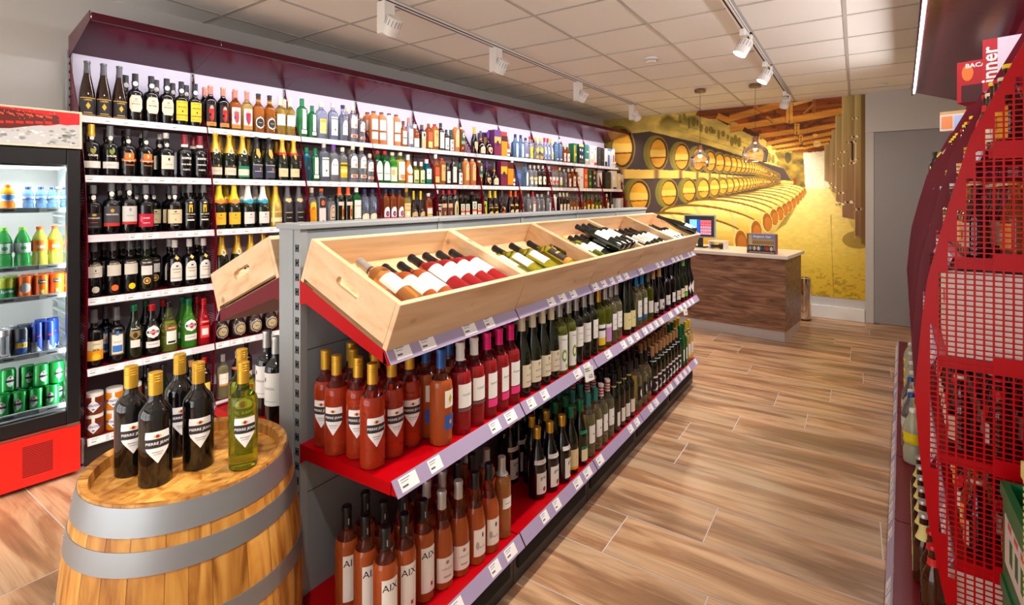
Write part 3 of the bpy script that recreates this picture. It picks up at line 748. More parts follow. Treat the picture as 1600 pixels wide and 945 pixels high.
mb = MB(); fbox(mb, fw - .004, FW - fw + .004, .014, .018, z0 + .07, z1 - .08)
part('pane', mb, mat('cooler_glass', (250, 252, 252), 0.0, trans=1.0, ior=1.02, spec=0.5), door)
mb = MB(); fbox(mb, .004, fw, -.004, 0, z0 - .016, z0 + .0); fbox(mb, fw, FW, -.002, .002, z0 - .012, z0 - .004); part('hinge_trim', mb, M_STEEL, door)
mb = MB(); fbox(mb, 0, FW, .0, .045, .025, z0 - .016)
for y_a, y_b in ((.115, .235), (.36, .50)):
    z = .075
    while z < .235: fbox(mb, y_a, y_b, -.0012, .001, z, z + .0035, m=1); z += .0085
part('grille_panel', mb, [M_FRED, M_HOLE], fridge)
mb = MB()   # header: ice, bottle picture
y = 0; fbox(mb, -.004, FW, -.012, .24, 1.79, 1.992, c=(214, 206, 176))
def hd(pts, c, o=0): mb.face([(.0135 + o * .0004, -yy, zz) for yy, zz in pts], c)
hd([(.006, 1.80), (FW, 1.80), (FW, 1.982), (.006, 1.982)], (206, 20, 24))
rnd = random.Random(4)
ice = [(.006, 1.80)] + [(.006, 1.92)] + [(.03 + .03 * k, 1.925 - .0035 * k + rnd.uniform(-.012, .012)) for k in range(18)] + [(FW, 1.86), (FW, 1.80)]
hd(ice, (186, 186, 186), 1)
for k in range(90):
    yy, zz = rnd.uniform(.02, .55), rnd.uniform(1.806, 1.895 - .02 * rnd.random()); s = rnd.uniform(.005, .014); g = rnd.choice([150, 164, 206, 222, 136])
    hd([(yy + s * math.cos(t) * 1.2, zz + s * math.sin(t) * .7) for t in [2 * PI * q / 6 + rnd.random() for q in range(6)]], (g, g, g - 2), 2)
bot = [(.090, 1.945), (.10, 1.962), (.13, 1.958), (.20, 1.962), (.30, 1.972), (.40, 1.972), (.42, 1.90), (.36, 1.868), (.28, 1.875), (.2, 1.895), (.12, 1.912), (.092, 1.918)]
hd(bot, (92, 24, 12), 3)
for k in range(8): yy = .12 + .037 * k; hd([(yy, 1.952), (yy + .03, 1.958), (yy + .026, 1.945 + .002 * k), (yy, 1.94)], (220, 60 + 10 * (k % 3), 22), 4); hd([(yy, 1.925 - .003 * k), (yy + .03, 1.925 - .003 * k), (yy + .03, 1.912 - .003 * k), (yy, 1.912 - .003 * k)], (196, 36, 16), 4)
hd([(.396, 1.975), (.405, 1.975), (.385, 1.86), (.376, 1.86)], (246, 240, 236), 5)
for k in range(60): yy, zz = rnd.uniform(.01, .6), rnd.uniform(1.925, 1.98); hd([(yy, zz), (yy + .002, zz), (yy + .002, zz + .002), (yy, zz + .002)], (250, 220, 214), 5)
flat_text(mb, 'Coca', (.0162, -.45, 1.905), (0, .82, -.3), (0, .25, .95), .085, (250, 248, 246), slant=.2, bold=.02)
part('header_sign', mb, M_PRINT, fridge, True)
mb = MB()   # fan grille on the back wall of the liner
for r_ in (.02, .032, .044, .056, .068): mb.lathe([(r_, 0), (r_ + .0035, 0), (r_ + .0035, .004), (r_, .004)], 24, cap=False, M=Matrix.Translation((-FD + .034, -.19, 1.655)) @ Matrix.Rotation(PI / 2, 4, 'Y'))
for t in range(4): a_ = t * PI / 4 + .3; mb.tube((-FD + .036, -.19 - .07 * math.cos(a_), 1.655 - .07 * math.sin(a_)), (-FD + .036, -.19 + .07 * math.cos(a_), 1.655 + .07 * math.sin(a_)), .0018, 6)
mb.lathe([(.068, 0), (.068, .002)], 24, m=1, M=Matrix.Translation((-FD + .0305, -.19, 1.655)) @ Matrix.Rotation(PI / 2, 4, 'Y'))
part('fan_grille', mb, [M_GREY, M_HOLE], fridge)
FROW = [1.455, 1.150, .990, .685, .385]
for z in FROW:
    mb = MB(); fbox(mb, .024, FW - .024, .055, .063, z - .012, z + .014, c=(222, 226, 226))
    k = .03
    while k < FW - .03: fbox(mb, k, k + .004, .063, FD - .04, z - .004, z, c=(200, 204, 204)); k += .012
    for ya in (.08, .25, .42): fbox(mb, ya, ya + .08, .0535, .0555, z - .008, z + .010, c=(248, 248, 246)); fbox(mb, ya + .01, ya + .05, .0525, .0545, z - .002, z + .003, c=(60, 60, 64))
    part('wire_shelf', mb, M_PRINT, fridge, True)
def fpt(y, d, z): return FO + Vector((math.cos(FA) * -d + math.sin(FA) * -y, -math.sin(FA) * -d + math.cos(FA) * -y, 0)) + Vector((0, 0, z))
q = fpt(.32, .10, 1.68); sun_free_area('cooler_lamp', q, (0, R(-8), -FA), .05, .5, 3, (.92, 1, 1))
for yy, sg in ((.05, 1), (FW - .05, -1)):
    q = fpt(yy, .052, 1.03); sun_free_area('cooler_side_fill', q, Vector((-math.cos(FA) * .6 - math.sin(FA) * sg, math.sin(FA) * .6 - math.cos(FA) * sg, 0)).to_track_quat('-Z', 'Y').to_euler(), .02, 1.35, 3.2, (.92, 1, 1))  # unseen side strips, added to brighten the cans

# ---------------------------------------------------------------- counter, its screen, bin
CA0 = onz(1227, 535, 0); CDIR = Vector((-1.0, .125, 0)).normalized(); CN = Vector((.125, 1.0, 0)).normalized()
ct = thing('shop_counter', 'walnut-fronted shop counter with a white worktop beside the wall picture', 'counter', CA0, math.atan2(-CDIR.y, -CDIR.x))
M_WAL = wood_mat('walnut_plank', [(92, 62, 46), (136, 98, 74), (176, 136, 106)], (1.2, 9, 9), 0.4, dist=1.4, nscale=2.2)
mb = MB(); mb.box(-1.75, 0, 0, .72, .105, .872); part('body', mb, M_WAL, ct)
mb = MB(); mb.box(-1.745, -.008, .008, .712, 0, .105); part('plinth', mb, mat('brushed_plinth', (206, 202, 198), .35, metal=.3), ct)
mb = MB(); mb.box(-1.77, .03, -.03, .75, .872, .91, b=.003); part('worktop', mb, mat('white_worktop', (240, 234, 226), .3), ct)
def cpt(x, y, z): a_ = math.atan2(-CDIR.y, -CDIR.x); return CA0 + Vector((x * math.cos(a_) - y * math.sin(a_), x * math.sin(a_) + y * math.cos(a_), z))
CROT = math.atan2(-CDIR.y, -CDIR.x)
# point-of-sale screen
P = cpt(-1.02, .30, .911)
scr = thing('till_screen', 'grey-framed till screen standing on the counter behind the crates', 'screen', P, CROT + .05)
mb = MB(); mb.box(-.085, .085, -.02, .14, 0, .012, b=.003); mb.box(-.03, .03, .03, .05, .01, .16); part('stand', mb, M_BLACKP, scr)
mb = MB(); mb.box(-.19, .19, 0, .025, .12, .40, b=.004); part('housing', mb, M_GREY, scr)
mb = MB(); mb.face([(-.175, -.001, .135), (.175, -.001, .135), (.175, -.001, .385), (-.175, -.001, .385)], (20, 22, 28))
def sr(x0, x1, z0, z1, c): mb.face([(x0, -.0016, z0), (x1, -.0016, z0), (x1, -.0016, z1), (x0, -.0016, z1)], c)
sr(-.12, -.03, .15, .34, (110, 180, 235)); sr(-.025, .005, .15, .34, (20, 80, 200))
for a_ in range(5):
    for b_ in range(5): sr(.012 + a_ * .026, .035 + a_ * .026, .16 + b_ * .036, .19 + b_ * .036, (236, 90, 100) if b_ > 2 else (206, 130, 150))
m = attr_mat('lit_screen', .2); nt = m.node_tree; a_ = [n for n in nt.nodes if n.type == 'ATTRIBUTE'][0]; bs = nt.nodes['Principled BSDF']
nt.links.new(a_.outputs['Color'], bs.inputs['Emission Color']); bs.inputs['Emission Strength'].default_value = .6
part('display', mb, m, scr, True)
# small scanner on a riser
P = cpt(-.80, .28, .911); sc_ = thing('barcode_scanner', 'black hand scanner resting on a low white riser on the counter', 'scanner', P, CROT)
mb = MB(); mb.box(-.09, .10, -.06, .12, .085, .095); mb.box(-.085, -.075, -.05, .11, 0, .085); mb.box(.085, .095, -.05, .11, 0, .085); part('riser', mb, M_WHITE, sc_)
mb = MB(); mb.tube((-.06, -.02, .03), (.05, -.03, .034), .018, 12); mb.lathe([(.0, -.02), (.028, -.018), (.034, 0), (.03, .02), (0, .024)], 14, M=Matrix.Translation((.055, -.035, .036)) @ Matrix.Rotation(R(90), 4, 'Y')); part('body', mb, M_BLACKP, sc_)
# beer gift box
P = cpt(-.155, .05, .911); gb = thing('gift_box', 'beer gift box with a street picture and windows over six bottle labels', 'box', P, CROT - .02)
mb = MB(); mb.box(-.245, .05, 0, .085, 0, .215, c=(176, 92, 60), b=.001)
def gr(x0, x1, z0, z1, c, o=0): mb.face([(x0, -.0006 - o * .0004, z0), (x1, -.0006 - o * .0004, z0), (x1, -.0006 - o * .0004, z1), (x0, -.0006 - o * .0004, z1)], c)
gr(-.243, .048, .002, .213, (120, 150, 205)); gr(-.243, .048, .002, .04, (84, 66, 62), 1); gr(-.225, .035, .085, .15, (206, 176, 120), 1)
gr(-.243, -.225, .03, .213, (150, 120, 70), 2); gr(-.222, -.19, .06, .20, (214, 190, 140), 2)
rnd = random.Random(9)
for k in range(11): x = -.185 + k * .02; mb.face([(x, -.0016, .15), (x + .02, -.0016, .15), (x + .01, -.0016, .165 + .01 * (k % 3))], (190, 156, 100)); gr(x + .004, x + .015, .10, .14, (120, 88, 50), 3)
for k, c in enumerate(((150, 160, 176), (214, 200, 170), (226, 214, 204), (70, 74, 84), (210, 44, 40), (224, 206, 150))):
    x = -.226 + k * .043; gr(x, x + .038, .028, .088, (34, 28, 28), 4)
    mb.face([(x + .019 + .015 * math.cos(t), -.0026, .056 + .024 * math.sin(t)) for t in [2 * PI * q / 12 for q in range(12)]], c)
flat_text(mb, 'Belgisch bier', (-.085, -.003, .185), (1, 0, 0), (0, 0, 1), .036, (255, 252, 246), bold=.02, slant=.15)
for k in range(22): gr(-.215 + k * .0115, -.215 + k * .0115 + rnd.uniform(.004, .009), .010, .017, (232, 224, 214), 4)
part('printed_carton', mb, M_PRINT, gb, True)
# steel bin
P = Vector((onz(1252, 498, 0).x + .03, onz(1252, 498, 0).y - .02, 0)); bn = thing('steel_bin', 'tall cylindrical polished steel bin standing behind the counter end', 'bin', P)
mb = MB(); mb.lathe([(.078, 0), (.080, .004), (.080, .515), (.0805, .52), (.070, .524), (.066, .505), (.064, .3), (0, .3)], 32, cap=False); part('shell', mb, mat('polished_steel', (226, 224, 222), .10, metal=1.0), bn)
mb = MB(); mb.lathe([(.081, 0), (.083, .002), (.083, .014), (.0812, .016)], 32, cap=False); part('base_ring', mb, M_BLACKP, bn)

# ---------------------------------------------------------------- oak barrel
BC = Vector((-1.565, .712, 0)); BH = .800
oak = mat('oak_stave', rough=.42); nt = oak.node_tree
def barrel():
    t = thing('oak_barrel', 'honey-coloured oak barrel with grey steel hoops holding wine bottles', 'barrel', BC, .35)
    rb, rh = .293, .247
    def br(z): u = (z - BH / 2) / (BH / 2); return rb - (rb - rh) * u * u
    M_OAK = oak; b = nt.nodes['Principled BSDF']
    tc = nt.nodes.new('ShaderNodeTexCoord'); at = nt.nodes.new('ShaderNodeAttribute'); at.attribute_name = 'print'
    mp = nt.nodes.new('ShaderNodeMapping'); mp.inputs['Scale'].default_value = (7, 7, .9)
    sc = nt.nodes.new('ShaderNodeVectorMath'); sc.operation = 'SCALE'; sc.inputs['Scale'].default_value = 9
    ad = nt.nodes.new('ShaderNodeVectorMath'); ad.operation = 'ADD'
    nt.links.new(at.outputs['Color'], sc.inputs[0]); nt.links.new(tc.outputs['Object'], ad.inputs[0]); nt.links.new(sc.outputs[0], ad.inputs[1]); nt.links.new(ad.outputs[0], mp.inputs['Vector'])
    n = nt.nodes.new('ShaderNodeTexNoise'); n.inputs['Scale'].default_value = 2.2; n.inputs['Detail'].default_value = 7; n.inputs['Distortion'].default_value = 1.6; nt.links.new(mp.outputs[0], n.inputs['Vector'])
    cr = nt.nodes.new('ShaderNodeValToRGB'); e = cr.color_ramp.elements; e[0].position = .32; e[0].color = lin((150, 88, 26)); e[1].position = .68; e[1].color = lin((232, 176, 92)); q = e.new(.5); q.color = lin((208, 144, 62))
    nt.links.new(n.outputs['Fac'], cr.inputs['Fac'])
    mx = nt.nodes.new('ShaderNodeMix'); mx.data_type = 'RGBA'; mx.blend_type = 'MULTIPLY'; mx.inputs['Factor'].default_value = 1
    hs = nt.nodes.new('ShaderNodeMapRange'); sp = nt.nodes.new('ShaderNodeSeparateColor'); nt.links.new(at.outputs['Color'], sp.inputs[0]); nt.links.new(sp.outputs[0], hs.inputs['Value']); hs.inputs['To Min'].default_value = .72; hs.inputs['To Max'].default_value = 1.1
    nt.links.new(cr.outputs['Color'], mx.inputs['A']); nt.links.new(hs.outputs[0], mx.inputs['B']); nt.links.new(mx.outputs['Result'], b.inputs['Base Color'])
    bp = nt.nodes.new('ShaderNodeBump'); bp.inputs['Strength'].default_value = .12; bp.inputs['Distance'].default_value = .003; nt.links.new(n.outputs['Fac'], bp.inputs['Height']); nt.links.new(bp.outputs['Normal'], b.inputs['Normal'])
    rnd = random.Random(12); mb = MB(); a0 = 0; ang = []
    while a0 < 2 * PI - .05: ang.append(a0); a0 += rnd.uniform(.17, .30)
    ang.append(2 * PI); zs = [BH * k / 16 for k in range(17)]
    for s_ in range(len(ang) - 1):
        c = [rnd.randint(60, 255) for _ in range(3)]; g = .0022
        if rnd.random() < .12: c[0] = 0
        aa = [ang[s_] + g + (ang[s_ + 1] - ang[s_] - 2 * g) * k / 4 for k in range(5)]
        for k in range(4):
            for j in range(16):
                p = lambda a_, z: (br(z) * math.cos(a_), br(z) * math.sin(a_), z)
                mb.face([p(aa[k], zs[j]), p(aa[k + 1], zs[j]), p(aa[k + 1], zs[j + 1]), p(aa[k], zs[j + 1])], c, smooth=True)
            ri = rh - .020
            p = lambda r_, a_, z: (r_ * math.cos(a_), r_ * math.sin(a_), z)
            mb.face([p(rh, aa[k], BH), p(rh, aa[k + 1], BH), p(ri, aa[k + 1], BH - .006), p(ri, aa[k], BH - .006)], c)
            mb.face([p(ri, aa[k], BH - .006), p(ri, aa[k + 1], BH - .006), p(ri - .004, aa[k + 1], BH - .04), p(ri - .004, aa[k], BH - .04)], c)
    mb.lathe([(br(z) - .003, z) for z in zs], 48, cap=False, c=(0, 0, 0))
    part('staves', mb, M_OAK, t, True)
    mb = MB(); hz = BH - .034; ri = rh - .0225; n_ = 7; w_ = 2 * ri / n_
    for k in range(n_):
        x0 = -ri + k * w_; x1 = x0 + w_ - .0012; c = [rnd.randint(120, 255) for _ in range(3)]; pts = []
        for q_ in range(9): x = x0 + (x1 - x0) * q_ / 8; pts.append((x, math.sqrt(max(0, ri * ri - x * x)), hz))
        for q_ in range(8, -1, -1): x = x0 + (x1 - x0) * q_ / 8; pts.append((x, -math.sqrt(max(0, ri * ri - x * x)), hz))
        mb.face(pts, c)
    mb.lathe([(ri, hz - .02), (ri, hz - .001), (0, hz - .001)], 40, cap=False, c=(0, 0, 0))
    part('barrel_head', mb, M_OAK, t, True)
    mh = mat('galvanised_hoop', (150, 154, 158), .42, metal=.75)
    for z0_, z1_ in ((BH - .068, BH - .006), (BH - .150, BH - .098), (BH * .5 + .085, BH * .5 + .135), (BH * .5 - .135, BH * .5 - .085), (.098, .150), (.006, .068)):
        mb = MB(); prof = [(br(z0_ + (z1_ - z0_) * k / 4) + .0022, z0_ + (z1_ - z0_) * k / 4) for k in range(5)]; prof = [(prof[0][0] - .002, z0_)] + prof + [(prof[-1][0] - .002, z1_)]
        mb.lathe(prof, 64, cap=False)
        for a_ in (3.9, 4.02, 1.2):
            r_ = br((z0_ + z1_) / 2) + .002; mb.lathe([(.005, 0), (.004, .002), (0, .003)], 10, M=Matrix.Translation((r_ * math.cos(a_), r_ * math.sin(a_), (z0_ + z1_) / 2)) @ Matrix.Rotation(a_, 4, 'Z') @ Matrix.Rotation(PI / 2, 4, 'Y'))
        part('hoop', mb, mh, t)
barrel()
HEADZ = BH - .034

# ---------------------------------------------------------------- track lights, pendants, detectors
M_WTR = mat('white_lamp_metal', (228, 224, 218), .4)
M_LAMP = mat('lamp_face', (255, 255, 255), emit=(255, 240, 220), es=60)
for ti, (X, ys) in enumerate(TRACK):
    mb = MB(); y0, y1 = -2.3, (6.72 if ti == 0 else 7.20)
    mb.box(X - .018, X + .018, y0, y1, CEIL - .032, CEIL - .004); mb.box(X + (.0179 if ti == 0 else .0179), X + .0186, y0, y1, CEIL - .026, CEIL - .018, m=1); mb.box(X - .006, X + .006, y0, y1, CEIL - .0325, CEIL - .0318, m=1)
    tr = link('lighting_track', mb.mesh('lighting_track', [M_WTR, M_HOLE])); tag(tr, 'white ceiling lighting track ' + ('nearer the wall shelving' if ti == 0 else 'running over the aisle towards the counter'), 'track')
    for k, y in enumerate(ys):
        X_ = X
        lab = {0: 'square-bodied white track spotlight nearer the wall shelving', 1: 'round white track spotlight over the aisle'}[ti]
        seen_ = [q for q in ys if q > 2.2]
        if y in seen_: lab += ', %s along the track' % ordn(seen_.index(y))
        else: lab += ', %s behind the shopper' % ordn(k)
        h = thing('track_spotlight', lab, 'spotlight', (X_, y, CEIL - .034), 0, 'ceiling track spotlights')
        mb = MB()
        if ti == 0: mb.box(-.035, .035, -.045, .045, -.20, 0, b=.003)
        else: mb.box(-.018, .018, -.05, .05, -.05, 0, b=.003); mb.box(.045, .06, -.02, .02, -.13, -.03); mb.box(-.01, .06, -.02, .02, -.045, -.03)
        part('adaptor', mb, M_WTR, h)
        aim = Vector((-1.0, .15, -1.25)).normalized() if ti == 0 else Vector((-.50, -.25, -1.0)).normalized()
        if ti == 1 and y > 6: aim = Vector((-.35, .9, -1.3)).normalized()
        if ti == 0 and y > 6: aim = Vector((.35, .9, -1.2)).normalized()
        c = Vector((.055, 0, -.155)) if ti == 0 else Vector((.0, 0, -.13)); Mx = Matrix.Translation(c) @ (-aim).to_track_quat('Z', 'Y').to_matrix().to_4x4()
        mb = MB(); mb.lathe([(.046, -.055), (.050, -.055), (.050, .05), (.044, .056), (0, .056)], 28, M=Mx, cap=False); mb.lathe([(.046, -.055), (.040, -.042), (.040, -.03)], 28, M=Mx, cap=False)
        for q in range(14): mb.box(.0495, .0512, -.003, .003, .005, .045, m=1, M=Mx @ Matrix.Rotation(2 * PI * q / 14, 4, 'Z'))
        hb = part('lamp_housing', mb, [M_WTR, M_GREY], h)
        mb = MB(); mb.lathe([(.0, -.035), (.041, -.036)], 24, M=Mx, cap=False); part('lamp_lens', mb, M_LAMP, hb)
        d = bpy.data.lights.new('spot', 'SPOT'); d.energy = SPOT_W; d.spot_size = R(82); d.spot_blend = .8; d.shadow_soft_size = .035; d.color = (1, .93, .84)
        o = bpy.data.objects.new('spot_beam', d); COL.objects.link(o); o.location = Vector((X_, y, CEIL - .034)) + c + aim * .062; o.rotation_euler = (-aim).to_track_quat('Z', 'Y').to_euler()
for k, (px, py, z0) in enumerate(((1094, 142, 0), (1180, 134, 0))):
    P = onz(px, py, CEIL - .02); P.z = CEIL - .004
    drop = .66 if k == 0 else .595
    big = 1.0 if k == 0 else 1.22
    t = thing('pendant_lamp', 'clear glass bell pendant lamp with glowing filament, ' + ('smaller one hung over the till screen' if k == 0 else 'larger one hung over the gift box'), 'lamp', P, 0, 'glass pendants over the counter')
    mb = MB(); mb.lathe([(0, 0), (.062, 0), (.064, -.006), (.064, -.030), (.058, -.036), (.01, -.037), (.008, -.045)], 28, cap=False); part('ceiling_rose', mb, mat('rose_steel', (150, 132, 118), .3, metal=1.0), t)
    mb = MB(); mb.tube((0, 0, -.04), (0, 0, -drop), .0025, 8); part('cord', mb, M_BLACKP, t)
    mb = MB(); mb.lathe([(.012, 0), (.019, -.004), (.019, -.05), (.015, -.055)], 18, M=Matrix.Translation((0, 0, -drop))); part('socket', mb, mat('copper_socket', (196, 130, 100), .25, metal=1.0), t)
    mb = MB(); g = [(.022, -.0), (.026, -.02), (.027, -.055), (.045, -.085), (.085, -.115), (.105, -.14), (.110, -.17), (.106, -.21), (.100, -.255)]
    prof = [(r_ * big, z * (1.0 if k == 0 else 1.12)) for r_, z in g]; mb.lathe(prof + [(r_ - .003, z) for r_, z in reversed(prof)], 40, M=Matrix.Translation((0, 0, -drop + .012)), cap=False)
    part('glass_shade', mb, mat('pendant_glass', (252, 236, 234), .02, trans=1.0, ior=1.45, spec=.8), t)
    mb = MB(); mb.lathe([(0, -.145), (.018, -.135), (.026, -.115), (.022, -.09), (.012, -.07), (.012, -.05)], 20, M=Matrix.Translation((0, 0, -drop)), cap=False)
    part('bulb', mb, mat('bulb_glow', (255, 220, 170), emit=(255, 214, 150), es=26), t)
    d = bpy.data.lights.new('pendant', 'POINT'); d.energy = 9; d.shadow_soft_size = .03; d.color = (1, .78, .52); o = bpy.data.objects.new('pendant_glow', d); COL.objects.link(o); o.location = P + Vector((0, 0, -drop - .29))
P = onz(1017, 90, CEIL); t = thing('smoke_detector', 'round white smoke detector on the ceiling over the island shelving', 'detector', (P.x, P.y, CEIL - .004))
mb = MB(); mb.lathe([(.06, 0), (.06, -.012), (.055, -.016)], 28, cap=False); part('base', mb, M_WTR, t)
mb = MB(); mb.lathe([(.048, -.016), (.050, -.034), (.040, -.044), (0, -.046)], 28, cap=False)
for q in range(16): mb.box(.0485, .0505, -.004, .004, -.030, -.022, m=1, M=Matrix.Rotation(2 * PI * q / 16, 4, 'Z'))
part('sensor_head', mb, [M_WTR, M_DARK], t)
P = onz(1377, 131, CEIL); t = thing('motion_sensor', 'flat white motion sensor on the ceiling beside the beer shelving canopy', 'sensor', (P.x, P.y, CEIL - .004))
mb = MB(); mb.lathe([(.06, 0), (.058, -.012), (.03, -.022), (0, -.024)], 28, cap=False); part('dome', mb, M_WTR, t)

# ---------------------------------------------------------------- bottles, jars, cans, cartons
def glass(name, c, trans, rough=.04, ior=1.38):
    return mat('glass_' + name, c, rough, trans=trans, ior=ior, spec=.7)
G = {
 'black': mat('glass_black', (10, 11, 12), .06, spec=.8), 'darkgreen': mat('glass_darkgreen', (18, 26, 12), .06, spec=.8), 'brownblack': mat('glass_brownblack', (34, 16, 8), .06, spec=.8),
 'olive': glass('olive', (184, 196, 50), .86), 'green': glass('green', (60, 170, 90), .8), 'brightgreen': glass('brightgreen', (90, 200, 60), .7), 'yellowgreen': glass('yellowgreen', (214, 224, 90), .86),
 'rose': glass('rose', (255, 84, 44), .70), 'rosedark': glass('rosedark', (246, 56, 60), .72), 'salmon': glass('salmon', (255, 126, 60), .66), 'peach': glass('peach', (252, 172, 92), .72), 'paleyellow': glass('paleyellow', (246, 240, 176), .88),
 'clear': glass('clear', (236, 240, 244), .86), 'bluish': glass('bluish', (200, 214, 238), .86), 'blue': glass('blue', (150, 195, 235), .8), 'teal': glass('teal', (0, 110, 130), .4),
 'gold': glass('gold', (250, 206, 96), .8), 'amber': glass('amber', (232, 140, 60), .75), 'cognac': glass('cognac', (196, 96, 36), .7), 'red': glass('red', (190, 12, 30), .4),
 'stone': mat('stoneware', (196, 116, 62), .45), 'stonewhite': mat('stoneware_white', (232, 222, 218), .4), 'goldfoil': mat('gold_foil_sleeve', (222, 186, 96), .3, metal=.6), 'matteblack': mat('matte_black_glass', (52, 46, 52), .35),
 'brown': glass('brown', (70, 32, 8), .25), 'water': glass('water', (120, 170, 225), .6), 'orange': glass('orangeade', (250, 130, 20), .3), 'lime': glass('lime', (60, 190, 90), .6), 'lemon': glass('lemonade', (226, 222, 90), .5), 'cloudy': glass('cloudy', (232, 232, 196), .5),
 'jam': glass('jam', (120, 52, 24), .2), 'apricot': glass('apricot', (236, 140, 24), .25), 'tin': mat('tin_can', (200, 202, 206), .25, metal=.9),
 'cangreen': mat('green_can', (10, 130, 50), .3, metal=.3), 'canorange': mat('orange_can', (244, 112, 20), .3, metal=.2), 'canblue': mat('blue_can', (30, 60, 150), .3, metal=.3), 'canlime': mat('lime_can', (150, 170, 30), .3, metal=.2), 'candark': mat('dark_can', (52, 56, 66), .3, metal=.4),
}
GNECK = {}
for _g, _c in dict(rose=(206, 70, 60), rosedark=(190, 50, 62), salmon=(214, 110, 76), peach=(232, 184, 132), paleyellow=(236, 234, 196), olive=(120, 134, 40), yellowgreen=(196, 206, 110), gold=(236, 200, 120), amber=(206, 130, 70), clear=(236, 240, 244), bluish=(214, 224, 240)).items():
    GNECK[_g] = mat('headspace_' + _g, _c, .03, trans=.92, ior=1.30, spec=.8)
def capm(c, metal=.0, rough=.35): return mat('cap_%d_%d_%d' % c, c, rough, metal=metal)
CAPC = dict(gold=((214, 168, 58), .7), black=((24, 24, 26), 0), white=((232, 230, 224), 0), silver=((186, 184, 180), .5), cream=((222, 212, 180), .1), pink=((236, 20, 120), .1), copper=((206, 132, 112), .5), red=((196, 22, 34), .1),
            navy=((34, 44, 92), .1), blue=((40, 84, 150), .2), green=((0, 112, 66), .1), teal=((44, 140, 130), .2), orange=((236, 92, 28), .1), yellow=((236, 206, 40), .1), purple=((110, 60, 160), .1), grey=((92, 92, 96), .2), burgundy=((130, 20, 34), .1), paleblue=((214, 226, 236), .2),
            azure=((20, 120, 170), .2), lime=((130, 206, 60), .1), stripe=((206, 70, 60), .1), cork=((190, 144, 90), 0), brown=((90, 60, 44), 0))
PROFS = {
 'bordeaux': [(.86, 0), (.97, .006), (1, .02), (1, .60), (.985, .635), (.92, .665), (.74, .70), (.52, .735), (.41, .77), (.37, .82), (.36, .955), (.40, .957), (.40, .985), (.36, 1)],
 'burgundy': [(.86, 0), (.97, .006), (1, .02), (1, .44), (.97, .49), (.88, .55), (.74, .61), (.58, .67), (.46, .73), (.38, .80), (.36, .955), (.40, .957), (.40, .985), (.36, 1)],
 'flute': [(.86, 0), (.98, .006), (1, .02), (1, .34), (.96, .42), (.86, .51), (.72, .60), (.57, .69), (.44, .77), (.37, .86), (.36, .96), (.41, .962), (.41, .99), (.36, 1)],
 'champagne': [(.86, 0), (.97, .008), (1, .03), (1, .42), (.96, .49), (.86, .56), (.70, .64), (.54, .71), (.42, .78), (.35, .87), (.33, .93), (.38, .935), (.40, .95), (.37, .985), (.30, 1)],
 'port': [(.86, 0), (.97, .006), (1, .02), (1, .56), (.975, .60), (.90, .63), (.70, .655), (.46, .675), (.39, .70), (.37, .74), (.43, .77), (.43, .82), (.37, .85), (.37, .98), (.36, 1)],
 'gin': [(.88, 0), (.98, .006), (1, .02), (1, .66), (.98, .70), (.90, .74), (.70, .775), (.48, .80), (.40, .83), (.38, .88), (.38, 1)],
 'stone': [(.94, 0), (1, .01), (1, .78), (.97, .83), (.86, .87), (.62, .90), (.44, .915), (.42, .94), (.42, 1)],
 'squat': [(.80, 0), (.93, .02), (1, .08), (1, .26), (.94, .36), (.78, .45), (.50, .52), (.32, .56), (.26, .62), (.24, .98), (.24, 1)],
 'square': [(.94, 0), (1, .01), (1, .60), (.96, .64), (.80, .68), (.50, .71), (.40, .75), (.38, .80), (.38, 1)],
 'stubby': [(.88, 0), (1, .02), (1, .52), (.95, .57), (.78, .63), (.56, .70), (.42, .77), (.40, .94), (.44, .95), (.44, .985), (.40, 1)],
 'pet': [(.80, 0), (.96, .02), (1, .06), (1, .26), (.88, .32), (.88, .36), (1, .42), (1, .60), (.95, .68), (.78, .77), (.50, .86), (.40, .90), (.40, 1)],
 'can': [(.80, 0), (.86, .01), (1, .06), (1, .91), (.90, .975), (.90, 1), (.85, 1), (.84, .985), (0, .985)],
 'jar': [(.90, 0), (.99, .02), (1, .06), (1, .74), (.96, .80), (.90, .83), (.90, 1)],
}
FACE = 0.0
